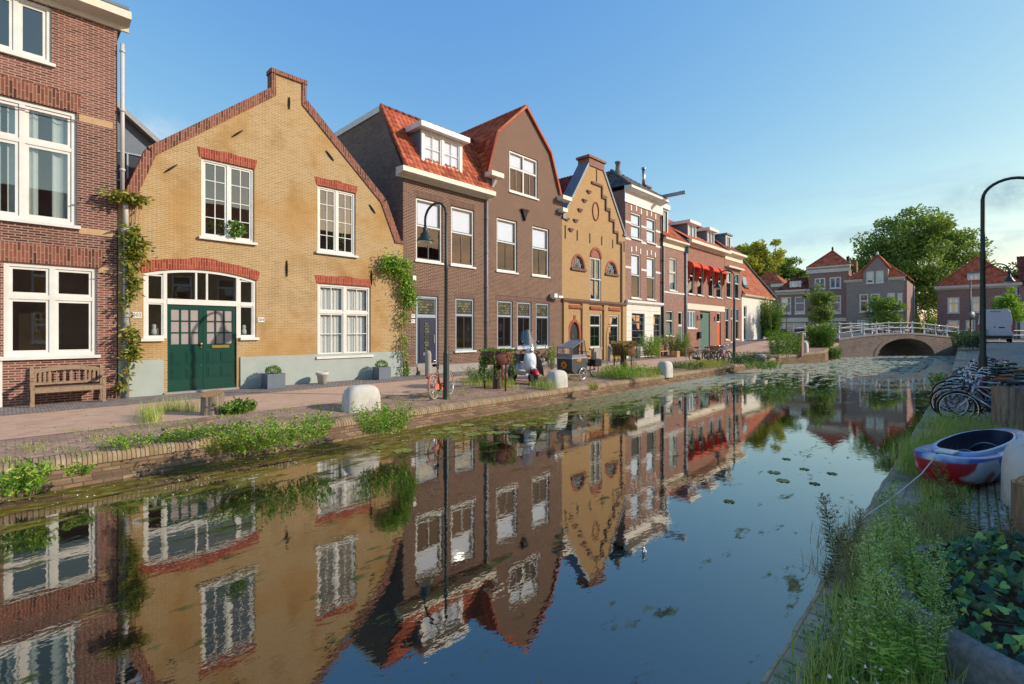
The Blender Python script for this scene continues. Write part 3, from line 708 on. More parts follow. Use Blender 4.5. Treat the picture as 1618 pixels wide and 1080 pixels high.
# darker brick storey between the bands is laid as a thin facing with its own openings
w2 = wall(H, rect(0.002, WD+.004, 3.62, 7.22), [rect(lx(15.24), lx(17.22), 4.5, 7.26-.06), rect(lx(11.6), lx(13.9), 4.5, 7.26-.06)], .02, 'brick_redbrown_dark', reveal=.03, name='brick_facing', y0=-.009, back=False)
window(H, *[lx(15.92), lx(17.61), 1.18, 3.46], cols=(.5,), rows=(.64,), fw=.09, mw=.11, sw=.06)
window(H, *[lx(15.24), lx(17.22), 4.5, 7.42], cols=(.5,), rows=(.665,), fw=.10, mw=.10, sw=.07, curtain=[(.02, .30), (.36, .49), (.52, .66), (.8, .98)])
window(H, *[lx(15.5), lx(16.75), 8.48, 9.9], cols=(.5,), fw=.09, mw=.09, sw=.07)
window(H, *[lx(11.6), lx(13.9), 4.5, 7.42], cols=(.5,), rows=(.665,), fw=.10, mw=.10, sw=.07)
window(H, *[lx(11.6), lx(13.6), 1.18, 3.46], cols=(.5,), rows=(.64,), fw=.09, mw=.11, sw=.06)
window(H, *[lx(12.0), lx(13.4), 8.48, 9.9], cols=(.5,), fw=.09, mw=.09, sw=.07)
window(H, lx(14.5), lx(15.7), .12, 3.46, rows=(.72,), fw=.12, mw=.1, name='door_frame', sill=None)
d = MB(); d.box(lx(14.62), lx(15.58), .09, .14, .12, 2.5); d.build('door', 'door_black', H)
pl = MB(); pl.box(lx(15.7), lx(15.9), -.05, .03, 0, 1.2); pl.build('pilaster', 'white_paint', H)
room(H, lx(15.8), lx(17.75), .4, 3.6); room(H, lx(15.1), lx(17.35), 4.0, 7.6)
lintel(H, lx(15.6), lx(17.68), 3.47, .48, 'soldier_dark', .06, .02)
lintel(H, lx(15.24), lx(17.22), 7.42, .46, 'soldier_dark', .12, .014)
lintel(H, lx(11.6), lx(13.6), 3.47, .48, 'soldier_dark', .06, .02); lintel(H, lx(11.6), lx(13.9), 7.42, .46, 'soldier_dark', .12, .014)
for (a, b, z0, z1) in ((17.26, 17.93, 7.22, 7.40), (17.26, 17.93, 4.32, 4.48), (17.64, 17.93, 3.34, 3.5), (13.95, 15.2, 7.22, 7.40), (13.95, 15.2, 4.32, 4.48)):
    b_ = MB(); b_.box(lx(a), lx(b)+.006, -.014, .03, z0, z1); b_.build('stone_band', 'stone_band', H)
cornice(H, [(0, 9.92), (-.06, 9.92), (-.09, 10.03), (-.40, 10.08), (-.47, 10.10), (-.47, 10.28), (-.43, 10.32), (0, 10.36)], -.3, WD+.24)
rf = MB(); rf.box(-.3, WD+.2, -.4, 8.8, 10.36, 10.44); rf.build('roof', 'lead', H)
pipe(H, WD+.10, -.08, 5.55, 9.55, .048, 'pipe_white')
pipe(H, WD+.17, -.11, .0, 4.55, .07, 'zinc', label='grey weathered lower drainpipe')
k = MB(); k.tube([(WD+.10, -.08, 5.56), (WD+.12, -.1, 5.4), (WD+.16, -.11, 5.3), (WD+.17, -.11, 4.5)], .062, 10); k.lathe([(.05, 0), (.10, .03), (.12, .12), (.05, .14)], (WD+.17, -.11, 4.45), 10); k.tube([(WD+.14, -.1, 5.35), (WD+.45, -.06, 5.28)], .045, 8); k.build('pipe_joint', 'pipe_white', H)

# ------------------------------------------------------------------ grey dormer building seen in the gap
H = house('rear_building', 'grey clad building with dark glass wall in the gap behind the yellow house', 17.0, 'building')
b = MB(); b.prism([(0, 0), (4, 0), (4, 7.6), (.9, 10.15), (0, 10.15)], 5.0, 9.5); b.build('wall', 'lead', H)
b = MB(); b.add([(.2, 4.98, 6.1), (3.5, 4.98, 6.1), (3.5, 4.98, 8.1), (.2, 4.98, 8.1)], [(0, 1, 2, 3)]); w_ = b.build('window', 'bin_dark', H)
b = MB()
for i in range(6): b.box(.25+i*.55, .30+i*.55, 4.93, 4.975, 6.1, 8.1)
for z in (6.1, 7.1, 8.1): b.box(.2, 3.5, 4.935, 4.972, z-.025, z+.025)
b.build('frame', 'grey_frame', w_)
b = MB(); b.prism([(0, 10.15), (.9, 10.15), (4, 7.6), (4.1, 7.72), (.95, 10.3), (0, 10.3)], 4.7, 9.6); b.build('roof', 'zinc', H)

# ------------------------------------------------------------------ 2: yellow brick gabled house
S0 = 18.05; H = house('gabled_house', 'yellow brick house with a neck topped gable and double green doors', S0); WD = 9.0
out = [(0, -.3), (WD, -.3), (WD, 5.4), (8.7, 5.4), (8.07, 6.86), (4.99, 9.66), (4.99, 10.3), (4.01, 10.3), (4.01, 9.66), (.75, 6.82), (.29, 5.5), (0, 5.45)]
UL = (fs(318)-S0, fs(402)-S0, 4.63, 7.0); UR = (fs(501.7)-S0, fs(562)-S0, 4.61, 6.95); LR = (fs(501.7)-S0, fs(585.9)-S0, .9, 3.5)
ea, ed0, ed1, eb = 18.6-S0, 19.15-S0, 20.95-S0, 21.52-S0
arch = arc_pts(ea, eb, 3.42, .22)
ent = [(ea, 1.6), (ed0, 1.6), (ed0, .04), (ed1, .04), (ed1, 1.6), (eb, 1.6)]+arch[::-1]
wall(H, out, [rect(*UL), rect(*UR), rect(*LR), ent], .34, 'brick_yellow', reveal=.14, back=False)
q = MB(); q.box(0, .25, .34, 9, -.3, 5.45); q.box(WD-.25, WD, .34, 9, -.3, 5.35); q.box(.25, WD-.25, 8.8, 9, -.3, 6.8); q.build('side_wall', 'brick_yellow', H)
window(H, *UL, cols=(.5,), bars=(2, 4), fw=.07, mw=.075, sw=.055, silld=.10, curtain=None, glass='glass')
window(H, *UR, cols=(.5,), bars=(2, 4), fw=.07, mw=.075, sw=.055, silld=.10)
window(H, *LR, cols=(.5,), rows=(.61,), bars=(2, 2), upper_bars=(2, 1), fw=.09, mw=.10, sw=.045, curtain=[(.02, .47), (.53, .98)], silld=.10, glass='glass_clear')
lintel(H, UL[0]-.04, UL[1]+.02, UL[3], .30, 'soldier_red', .06, .014, crown=.03)
lintel(H, UR[0]-.04, UR[1]+.02, UR[3], .27, 'soldier_red', .06, .014, crown=.04)
lintel(H, LR[0]-.04, LR[1]+.02, LR[3], .28, 'soldier_red', .06, .014, crown=.04)
lintel(H, ea-.04, eb+.04, 3.42, .30, 'soldier_red', .07, .018, crown=.06, rise=.22)
room(H, ea-.2, eb+.2, .0, 3.9); room(H, LR[0]-.15, LR[1]+.15, .1, 3.7); room(H, UL[0]-.2, UL[1]+.2, 4.1, 7.2); room(H, UR[0]-.2, UR[1]+.2, 4.1, 7.1)
# entrance joinery
E = MB(); y0, y1 = .03, .12
top_o = arch; top_i = [(x, z-.09) for x, z in arch]
E.prism(top_i+top_o[::-1], y0, y1)
def az(x): t = (x-ea)/(eb-ea); return 3.42+.22*(1-(2*t-1)**2)-.09
for (a, b, z0) in ((ea, ea+.08, 1.6), (ed0-.09, ed0, .04), (ed1, ed1+.09, .04), (eb-.08, eb, 1.6)): E.prism([(a, z0), (b, z0), (b, az(b)), (a, az(a))], y0+.003, y1-.003)
E.box(ed0, ed1, y0-.01, y1, 2.58, 2.74)
for (a, b) in ((ea+.08, ed0-.09), (ed1+.09, eb-.08)):
    E.box(a, b, y0+.006, y1, 1.6, 1.68); E.box(a, b, y0+.006, y1, 2.6, 2.72)
    for z0, z1 in ((1.68, 2.6), (2.72, az((a+b)/2))): E.box(a, a+.04, y0+.02, y1, z0, z1); E.box(b-.04, b, y0+.02, y1, z0, z1); E.box(a, b, y0+.022, y1, z1-.04, z1)
for x in (ed0+.72, ed0+1.0): E.prism([(x-.025, 2.74), (x+.025, 2.74), (x+.025, az(x)), (x-.025, az(x))], y0+.01, y1)
E = E.build('entrance_frame', 'white_paint', H)
p = MB(); ins = [(ea+.02, 1.62), (ed0, 1.62), (ed0, 2.6), (ed1, 2.6), (ed1, 1.62), (eb-.02, 1.62)]+[(x, z) for x, z in top_i[::-1]]
p.add([(x, .10, z) for x, z in ins], [tuple(t) for t in tessellate_polygon([[Vector((x, z, 0)) for x, z in ins]])]); p.build('pane', 'glass', E)
for (a, b) in ((ea-.07, ed0-.09), (ed1+.09, eb+.07)): q = MB(); q.box(a, b, -.08, .05, 1.52, 1.604); q.build('sill', 'white_paint', E)
q = MB(); q.box(ed0-.09, ed1+.09, -.10, .12, -.02, .05); q.build('threshold', 'stone_grey', H)
mid = (ed0+ed1)/2
for (a, b, side) in ((ed0, mid-.004, 0), (mid+.004, ed1, 1)):
    d = MB(); z0, z1 = .055, 2.58; yb = .06
    gx0, gx1, gz0, gz1 = a+.10, b-.10, 1.42, 2.44
    for xx0, xx1, zz0, zz1 in ((a, gx0, z0, z1), (gx1, b, z0, z1), (gx0, gx1, gz1, z1), (gx0, gx1, z0, gz0)): d.box(xx0, xx1, yb, yb+.05, zz0, zz1)
    for k in (1, 2): x = gx0+(gx1-gx0)*k/3; d.box(x-.016, x+.016, yb+.003, yb+.045, gz0, gz1); z = gz0+(gz1-gz0)*k/3; d.box(gx0, gx1, yb+.006, yb+.042, z-.016, z+.016)
    for i in (0, 1):
        for j, (pz0, pz1) in enumerate(((.42, .74), (.84, 1.2))):
            px0 = a+.10+i*(b-a-.16)/2; px1 = px0+(b-a-.24)/2-.02
            d.box(px0, px1, yb-.012, yb, pz0, pz1); d.box(px0+.04, px1-.04, yb-.022, yb-.012, pz0+.04, pz1-.04)
    d.box(a, b, yb-.02, yb, z0, z0+.10)
    D_ = d.build('door', 'door_green', H)
    g = MB(); g.add([(gx0, yb+.03, gz0), (gx1, yb+.03, gz0), (gx1, yb+.03, gz1), (gx0, yb+.03, gz1)], [(0, 1, 2, 3)]); g.build('pane', 'door_pane', D_)
    if side: g = MB(); g.box(a+.22, b-.2, yb-.03, yb, 1.29, 1.38); g.build('letter_slot', 'brass', D_)
    else: g = MB(); g.lathe([(0, -.07), (.04, -.06), (.045, -.03), (.02, -.02), (.035, 0)], (b-.05, yb, 1.42), 12, axis='y'); g.lathe([(0, -.03), (.025, -.02), (.025, 0)], (b-.05, yb, 1.32), 10, axis='y'); g.lathe([(0, -.03), (.02, -.02), (.02, 0)], (b-.05, yb, .78), 10, axis='y'); g.build('handle', 'brass', D_)
for (a, b) in ((0.0, ed0-.095), (ed1+.095, WD-.01)):
    q = MB(); q.box(a, b, -.045, .02, -.3, .99); q.box(a, b, -.055, -.045, -.3, .32)
    if a > 1:
        for s_ in (25.0-S0, 23.05-S0): q.box(s_-.012, s_+.012, -.0475, -.045, .33, .95, tint=0)
    q.build('plinth', 'plinth_grey', H)
cop = MB()
for a, b, t in (((0.29, 5.5), (.75, 6.82), .17), ((.75, 6.82), (4.01, 9.66), .17), ((4.99, 9.66), (8.07, 6.86), .17), ((8.07, 6.86), (8.7, 5.4), .17)):
    q = slab_between(cop, a, b, 0, t)
    q2 = [(q[0][0], q[0][1]), (q[1][0], q[1][1]), q[2], q[3]]
    inn = slab_between(cop, a, b, 0, -.10); cop.prism([inn[3], inn[2], q[2], q[3]], -.04, .34)
cop.box(3.93, 4.07, -.04, .34, 9.62, 10.30); cop.box(4.93, 5.07, -.04, .34, 9.62, 10.30); cop.box(3.90, 5.10, -.06, .36, 10.30, 10.44); cop.box(8.6, WD+.02, -.05, .34, 5.32, 5.44); cop.box(-.02, .36, -.05, .34, 5.38, 5.5)
cop.build('coping', 'soldier_dark', H)
rf = MB()
for a, b in (((.25, 5.5), (.73, 6.82)), ((.73, 6.82), (4.01, 9.6)), ((4.01, 9.6), (4.99, 9.6)), ((4.99, 9.6), (8.09, 6.86)), ((8.09, 6.86), (8.75, 5.4))): rf.prism(slab_between(rf, a, b, 0, .06), .36, 9.1)
rf.build('roof', 'tile_darkred', H)
for (x, y, ang, L) in ((270, 266, 45, .42), (375, 211, 45, .42), (456.7, 163, 0, .42), (521, 246, -45, .42), (588, 330, -40, .40), (453, 424, 0, .55), (586.7, 438, 0, .55)):
    q = MB(); cx, cz = fs(x)-S0, fh(x, y); dx, dz = math.sin(R(ang))*L/2, math.cos(R(ang))*L/2
    q.tube([(cx-dx, -.03, cz-dz), (cx-dx*.3, -.025, cz-dz*.3), (cx+dx*.3, -.025, cz+dz*.3), (cx+dx, -.03, cz+dz)], [.012, .03, .03, .014], 6); q.tube([(cx, .02, cz), (cx, -.06, cz)], .022, 6); q.build('wall_anchor', 'iron', H)
for (x, y, t) in ((216.5, 497.5, '202'), (412, 505, '204')):
    cx, cz = fs(x)-S0, fh(x, y); q = MB(); q.box(cx-.10, cx+.10, -.02, .0, cz-.075, cz+.075); P_ = q.build('house_number', 'sign_white', H); text_mesh('number', t, .125, P_, (cx, -.0215, cz))
q = MB(); q.lathe([(0, 0), (.10, 0), (.13, .22), (.15, .26), (.0, .26)], (UL[0]+.5, .35, UL[2]+.08), 12); 
# ------------------------------------------------------------------ 3: brown brick house with mansard and gable
S0 = 27.05; H = house('brick_house', 'wide brown brick house with orange mansard, white dormer and a gable on its right', S0)
W1 = 4.6; WD = 10.41
f1 = [wpx(S0, 657.2, 699.4, 310.3, 411), wpx(S0, 712.8, 749.4, 323.6, 417)]
f2 = [wpx(S0, 785, 817, 341.7, 425), wpx(S0, 841, 867.5, 356, 433)]
f1 = [(a, b, 4.75, 7.36) for a, b, c, d in f1]; f2 = [(a, b, 4.74, 7.33) for a, b, c, d in f2]
dr = (fs(657.4)-S0, fs(692.7)-S0, .16, 3.3)
g1 = (fs(719.7)-S0, fs(749.5)-S0, .92, 3.29)
g2 = [(fs(a)-S0, fs(b)-S0, .96, 3.3) for a, b in ((785.7, 810.2), (817.3, 839.8), (847, 868))]
att = (fs(805)-S0, fs(849.4)-S0, 8.78, 10.82)
wall(H, rect(0, W1, -.3, 8.3), [rect(*q) for q in f1]+[rect(*dr), rect(*g1)], 9, 'brick_brown', label='left half of the front wall')
gout = [(W1+.002, -.3), (WD, -.3), (WD, 9.2), (10.15, 9.35), (9.32, 11.42), (7.35, 13.25), (5.3, 11.35), (4.72, 9.35), (W1+.002, 9.2)]
wall(H, gout, [rect(*q) for q in f2+g2]+[rect(*att)], 9, 'brick_brown', label='right half of the front wall with gable')
sd = MB(); sd.prism([(0.004, -.3), (0.004, 8.3), (1.70, 11.42), (9, 11.42), (9, -.3)], -.004, .25, plane='yz'); sd.build('side_wall', 'brick_brown_side', H)
for q in f1+f2:
    window(H, *q, rows=(.56,), bars=(2, 1), upper_bars=(1, 1), fmat='white_paint', smat='dark_frame', fw=.085, mw=.05, sw=.045, bw=.05, blind=('blind', .54, .97), silld=.06, y=.06, glass='glass_clear')
for q in f1: lintel(H, q[0]-.05, q[1]+.05, q[3]+.002, .30, 'soldier_brown', .02, .008)
window(H, *att, cols=(.5,), rows=(.60,), bars=(2, 1), upper_bars=(1, 1), fmat='white_paint', smat='dark_frame', fw=.085, mw=.07, sw=.04, bw=.045, blind=('blind', .60, .96), silld=.06, glass='glass_clear')
for q in [g1]+g2:
    Wd_ = window(H, *q, rows=(.68,), bars=(2, 1), upper_bars=(1, 1), fmat='grey_frame', smat='dark_frame', fw=.09, mw=.08, sw=.05, bw=.05, silld=.08)
    l = MB(); zz = q[2]+(q[3]-q[2])*.70; l.box(q[0]+.11, q[1]-.11, .085, .10, zz, q[3]-.10); l.build('leaded_light', 'leaded_glass', Wd_)
lintel(H, dr[0]-.05, dr[1]+.05, dr[3]+.002, .26, 'soldier_brown', .0, .008); lintel(H, g1[0]-.05, g1[1]+.05, g1[3]+.002, .24, 'soldier_brown', .0, .008)
room(H, g1[0]-.2, g1[1]+.2, .3, 3.5); room(H, g2[0][0]-.2, g2[2][1]+.2, .3, 3.5)
lintel(H, g2[0][0]-.1, g2[2][1]+.1, g2[0][3]+.002, .24, 'soldier_brown', .0, .008)
W_ = window(H, *dr, rows=(.72,), fmat='grey_frame', fw=.10, mw=.10, sw=.04, name='door_frame', sill=None)
l = MB(); l.box(dr[0]+.15, dr[1]-.15, .09, .10, 2.55, 3.13); l.build('leaded_light', 'leaded_glass', W_)
d = MB(); x0, x1 = dr[0]+.10, dr[1]-.10; d.box(x0, x1, .075, .125, .45, 2.4); d.box(x0+.12, x1-.12, .06, .075, .55, 2.3)
d = d.build('door', 'door_navy', H)
q = MB(); q.box((x0+x1)/2-.11, (x0+x1)/2+.11, .05, .06, .98, 2.15); q.build('pane', 'leaded_glass', d)
q = MB(); q.box((x0+x1)/2-.19, (x0+x1)/2+.19, .04, .06, .78, .90); q.build('letter_slot', 'steel', d)
q = MB(); q.box(x1-.12, x1-.07, .03, .06, 1.3, 1.65); q.build('handle', 'steel', d)
q = MB(); q.box(x0-.02, x1+.02, -.18, .12, .0, .16); q.box(x0-.02, x1+.02, -.04, .12, .16, .30); q.box(x0-.02, x1+.02, .02, .12, .30, .45); q.build('doorstep', 'stone_grey', H)
for (a, b) in ((.006, dr[0]), (dr[1], WD-.004)): q = MB(); q.box(a, b, -.03, .02, -.3, .34); q.build('plinth', 'stone_grey', H)
q = MB(); q.box(.006, dr[0]-.01, -.006, .02, .82, 1.1); q.build('brick_band', 'soldier_brown', H)
cornice(H, [(0.02, 8.0), (-.10, 8.0), (-.14, 8.06), (-.42, 8.10), (-.50, 8.13), (-.50, 8.33), (0.02, 8.36)], -.33, W1+.16)
tiles(H, (0, -.22, 8.36), (1, 0, 0), (0, 1.92, 3.1), [(0, 0), (W1+.35, 0), (W1+.55, 3.63), (0, 3.63)], 'tile_orange')
ridge(H, [(0, 1.70, 11.46), (W1+.9, 1.70, 11.46)], .09, 'tile_darkred')
ridge(H, [(.03, -.2, 8.44), (.03, 1.70, 11.5)], .08, 'tile_orange', name='verge_tiles')
q = MB(); q.box(-.02, W1+1.2, 1.75, 9, 11.40, 11.46); q.build('flat_roof', 'lead', H)
q = MB(); q.box(-.06, -.006, 1.75, 9.0, 11.2, 11.46); q.build('fascia', 'white_paint', H)
q = MB(); q.box(-.05, -.005, 1.4, 2.3, 5.0, 6.6); q.build('vent_panel', 'white_paint', H)
# dormer
dx0, dx1, dz0, dz1 = 28.08-S0, 30.32-S0, 8.90, 10.36
DM = MB(); DM.box(dx0, dx0+.05, .22, 1.35, dz0, dz1); DM.box(dx1-.05, dx1, .22, 1.35, dz0, dz1); DM.box(dx0, dx1, .24, 1.3, dz0-.02, dz0)
DM = DM.build('dormer', 'lead', H)
window(DM, dx0, dx1, dz0, dz1, cols=(.5,), bars=(2, 2), smat='white_paint', fw=.13, mw=.10, sw=.06, y=.17, sill=None, blind=('blind', .06, .95), glass='glass_clear')
q = MB(); q.prism([(-.12, dz1), (-.12, dz1+.22), (1.35, dz1+.27), (1.35, dz1)], dx0-.22, dx1+.22, plane='yz'); q.build('dormer_cornice', 'white_paint', DM)
q = MB(); q.box(dx0-.18, dx0-.002, .12, 1.2, 8.9, 8.93); q.obox(((dx0+dx1)/2, .13, 8.84), ((dx1-dx0)/2+.25, 0, 0), (0, .10, .16), (0, -.01, .006)); q.obox((dx0-.12, .68, 9.62), (.10, 0, 0), (0, .56, .9), (0, -.01, .006)); q.build('flashing', 'lead', DM)
# gable roof
ap, kl, kr, ll, lr = (7.35, 13.25), (5.3, 11.35), (9.32, 11.42), (4.72, 9.35), (10.15, 9.35)
for (lo, hi) in ((kl, ap), (kr, ap), (ll, kl), (lr, kr)):
    Lh = math.hypot(hi[0]-lo[0], hi[1]-lo[1]); tiles(H, (lo[0], -.10, lo[1]+.03), (0, 1, 0), (hi[0]-lo[0], 0, hi[1]-lo[1]), [(0, 0), (9, 0), (9, Lh), (0, Lh)], 'tile_orange')
ridge(H, [(ap[0], -.1, ap[1]+.08), (ap[0], 9, ap[1]+.08)], .10, 'tile_orange')
v_ = MB()
for a, b in ((ll, kl), (kl, ap)): v_.prism(slab_between(v_, a, b, 0, .12), -.13, .02)
for a, b in ((ap, kr), (kr, lr)): v_.prism(slab_between(v_, a, b, 0, .12), -.13, .02)
v_.build('verge', 'tile_orange', H)
q = MB(); q.box(4.55, 5.35, -.45, .05, 9.10, 9.32); q.build('eaves_block', 'cream_paint', H); q = MB(); q.box(9.95, 10.75, -.45, .05, 9.05, 9.27); q.build('eaves_block', 'cream_paint', H)
q = MB(); q.prism([(-.02, 8.7), (-.35, 9.1), (-.02, 9.1)], 4.95, 5.10, plane='yz'); q.build('bracket', 'white_paint', H)
pipe(H, W1-.02, -.08, .1, 8.0, .05, 'zinc')
q = MB(); q.prism([(7.05, 7.95), (7.45, 7.95), (7.25, 7.45)], -.12, .02); q.box(6.98, 7.52, -.14, .02, 7.95, 8.02); q.build('vent_hood', 'iron', H)
for (x, y) in ((648.5, 499), (648.5, 507)):
    cx, cz = fs(x)-S0+.12, fh(x, y); q = MB(); q.box(cx-.09, cx+.09, -.02, 0, cz-.075, cz+.075); P_ = q.build('house_number', 'sign_white', H); text_mesh('number', '95' if y < 503 else '97', .12, P_, (cx, -.0215, cz), 'sign_blue')
cx, cz = fs(652.5)-S0, fh(652.5, 439); q = MB(); q.box(cx-.07, cx+.09, -.1, 0, cz-.1, cz+.1); q.build('alarm_box', 'sign_white', H)
cx, cz = fs(872)-S0, fh(872, 467); q = MB(); q.box(cx-.2, cx+.05, -.35, -.05, cz-.12, cz+.1); q.box(cx+.12, cx+.5, -.4, -.25, cz-.12, cz); q.tube([(cx, 0, cz-.1), (cx, -.2, cz-.1)], .03, 6); q.tube([(cx+.3, 0, cz-.1), (cx+.3, -.3, cz-.1)], .03, 6); q.build('security_camera', 'sign_white', H)

# ------------------------------------------------------------------ 4: ochre stepped gable
S0 = 37.46; H = house('gabled_house', 'narrow ochre brick warehouse gable with stepped brick trim and half round windows', S0); WD = 6.79
X = lambda p: fs(p)-S0
lun = [(X(904), X(923), 5.46), (X(957.8), X(974.5), 5.46)]
def half(x0, x1, z0, h=.72, n=10): return [(x0, z0), (x1, z0)]+[((x0+x1)/2+(x1-x0)/2*math.cos(math.pi*i/n), z0+h*math.sin(math.pi*i/n)) for i in range(1, n)]
tall = (X(932.7), X(949.8), 3.66, 6.28); gw = [(X(932.3), X(949.6), .8, 2.84), (X(962.3), X(978), .86, 2.84)]
adr = (X(900), X(915)); adh = [(adr[0], 0.05), (adr[1], .05)]+[((adr[0]+adr[1])/2+(adr[1]-adr[0])/2*math.cos(math.pi*i/10), 1.62+.72*math.sin(math.pi*i/10)) for i in range(0, 11)]
out = [(0, -.3), (WD, -.3), (WD, 8.15), (6.6, 8.15), (4.1, 11.8), (4.1, 12.2), (2.62, 12.2), (2.62, 11.8), (.2, 8.2), (0, 8.2)]
wall(H, out, [half(*q) for q in lun]+[rect(*tall)]+[rect(*q) for q in gw]+[adh], .7, 'brick_ochre', back=False)
q = MB(); q.box(-.0, .25, .7, 10, -.3, 7.6); q.box(WD-.25, WD, .7, 10, -.3, 7.6); q.box(.25, WD-.25, 9.7, 10, -.3, 11.5); q.build('side_wall', 'brick_redbrown', H)
for q in lun:
    pn = half(*q); m_ = MB(); m_.add([(x, .1, z) for x, z in pn], [tuple(range(len(pn)))]); Wn = m_.build('window', 'glass', H)
    m_ = MB(); cx = (q[0]+q[1])/2; r_ = (q[1]-q[0])/2
    for i in (1, 2, 3, 4, 5): a = math.pi*i/6; m_.tube([(cx, .09, q[2]), (cx+r_*math.cos(a), .09, q[2]+.72*math.sin(a))], .018, 4)
    m_.tube([(cx+r_*.5*math.cos(math.pi*i/8), .09, q[2]+.36*math.sin(math.pi*i/8)) for i in range(9)], .018, 4); m_.tube([(x, .09, z) for x, z in pn], .025, 4, closed=True); m_.build('glazing_bars', 'grey_frame', Wn)
    m_ = MB(); m_.box(q[0]-.14, q[1]+.14, -.10, .1, q[2]-.14, q[2]); m_.build('sill', 'soldier_brown', Wn)
    m_ = MB(); outr = half(q[0]-.13, q[1]+.13, q[2], .85)[1:]+[(q[0]-.13, q[2])]; inr = half(q[0], q[1], q[2])[1:]+[(q[0], q[2])]
    m_.prism(outr+inr[::-1], -.02, .03); m_.build('arch_trim', 'soldier_red', H)
window(H, *tall, cols=(.5,), rows=(.5,), fmat='white_paint', smat='green_frame', fw=.09, mw=.05, sw=.07, name='loading_door', sill=None, glass='glass')
q = MB(); q.box(tall[0]+.05, tall[1]-.05, -.03, 0, tall[2]+1.28, tall[2]+1.33); q.box(tall[0], tall[1], -.06, .02, tall[2]-.06, tall[2]); q.build('guard_rail', 'white_paint', H)
q = MB(); o_ = [((tall[0]+tall[1])/2+.62*math.cos(math.pi*i/10), 6.3+.62*math.sin(math.pi*i/10)) for i in range(11)]; i_ = [((tall[0]+tall[1])/2+.44*math.cos(math.pi*i/10), 6.3+.44*math.sin(math.pi*i/10)) for i in range(11)]; q.prism(o_+i_[::-1], -.05, .03); q.build('arch_trim', 'soldier_red', H)
q = MB(); q.prism(i_, -.006, .02); q.build('arch_filling', 'brick_rose_red', H)
for q in gw: window(H, *q, rows=(.66,), bars=(2, 2), upper_bars=(2, 1), fmat='white_paint', smat='green_frame', fw=.08, mw=.06, sw=.06, sill='stone_grey')
d = MB(); d.prism(adh, .06, .12); d = d.build('door', 'door_black', H); q = MB(); q.box(adr[0]+.3, adr[0]+.42, .03, .06, 1.45, 1.5); q.box(adr[0]+.34, adr[0]+.38, .03, .06, 1.4, 1.6); q.box(adr[0]+.32, adr[0]+.40, .03, .06, 1.2, 1.28); q.build('handle', 'steel', d)
q = MB(); cx = (adr[0]+adr[1])/2; r_ = (adr[1]-adr[0])/2
o_ = [(cx+r_+.16, .9), ]+[(cx+(r_+.16)*math.cos(math.pi*i/10), 1.62+.88*math.sin(math.pi*i/10)) for i in range(11)]+[(cx-r_-.16, .9)]; i_ = [(cx+r_, .9)]+[(cx+r_*math.cos(math.pi*i/10), 1.62+.72*math.sin(math.pi*i/10)) for i in range(11)]+[(cx-r_, .9)]
q.prism(o_+i_[::-1], -.03, .03); q.box(cx-.08, cx+.08, -.04, .02, 2.48, 2.72); q.build('arch_trim', 'soldier_red', H)
cornice(H, [(.02, 3.42), (-.06, 3.42), (-.14, 3.54), (-.14, 3.64), (.02, 3.68)], -.02, WD+.02, 'soldier_brown')
for (a, b) in ((X(889), X(896)), (X(918.5), X(928.5)), (X(952.5), X(959)), (X(982), X(988))): q = MB(); q.box(max(a, .003), min(b, WD-.003), -.10, .02, 0, 3.42); q.build('pilaster', 'brick_ochre', H)
for (a, b) in ((X(898), X(918)), (X(932), X(952)), (X(961), X(980))): q = MB(); q.box(a, b, -.09, .02, 3.12, 3.3); q.build('brick_frieze', 'soldier_red', H)
q = MB(); q.box(tall[0]+.2, tall[0]+.9, -.14, .0, 0, .8); q.build('gate_post', 'stone_grey', H)
# stepped trim and a built shadow line on the right, corbels on the left, slits and oval
st = [(405, 315), (490, 345), (490, 440), (522, 440), (522, 545), (555, 545), (555, 635), (590, 640), (590, 735), (622, 740), (622, 825), (655, 830), (655, 1075)]
st = [(X(860+x/5.4), fh(860+x/5.4, 230+y/5.4)) for x, y in st]
q = MB()
for (a, za), (b, zb) in zip(st, st[1:]): q.box(min(a, b)-.05, max(a, b)+.05, -.09, .02, min(za, zb)-.06, max(za, zb)+.06) if abs(b-a) > .12 else q.box(a-.05, a+.05, -.085, .02, min(za, zb), max(za, zb))
q.box(st[-1][0]-.06, st[-1][0]+.05, -.087, .02, 3.7, st[-1][1]); q.build('stepped_trim_and_shadow', 'soldier_brown', H)  # lowest upright run: a shadow line put in as brown brick
for (x, y) in ((930, 303), (923, 317), (916, 332), (909, 348.5), (901.7, 363), (895, 346)):
    q = MB(); cx, cz = X(x), fh(x, y); q.box(cx-.2, cx+.2, -.09, .02, cz, cz+.09); q.box(cx-.12, cx+.12, -.07, .02, cz-.09, cz); q.build('corbel', 'soldier_brown', H)
for (x, y, h_) in ((893, 366, .75), (912, 371.7, .6), (931.9, 376, .6), (950.7, 380, .55), (968, 385, .55), (986, 389, .7), (942.5, 277, .75)):
    q = MB(); cx, cz = X(x), fh(x, y); q.box(cx-.045, cx+.045, -.02, .0, cz-h_/2, cz+h_/2); q.build('wall_anchor', 'iron', H)
q = MB(); cx, cz = X(941), fh(941, 333.7); q.tube([(cx+.32*math.cos(2*math.pi*i/20), -.01, cz+.55*math.sin(2*math.pi*i/20)) for i in range(20)], .05, 6, closed=True); q.build('oval_trim', 'soldier_red', H)
cp = MB()
for a, b in (((.1, 8.15), (2.66, 11.85)), ((4.06, 11.85), (6.7, 8.15))): cp.prism(slab_between(cp, a, b, 0, .14), -.06, .75)
cp.box(0, .35, -.10, .7, 8.12, 8.26); cp.box(6.5, 6.85, -.10, .7, 8.06, 8.2); cp.build('coping', 'lead', H)
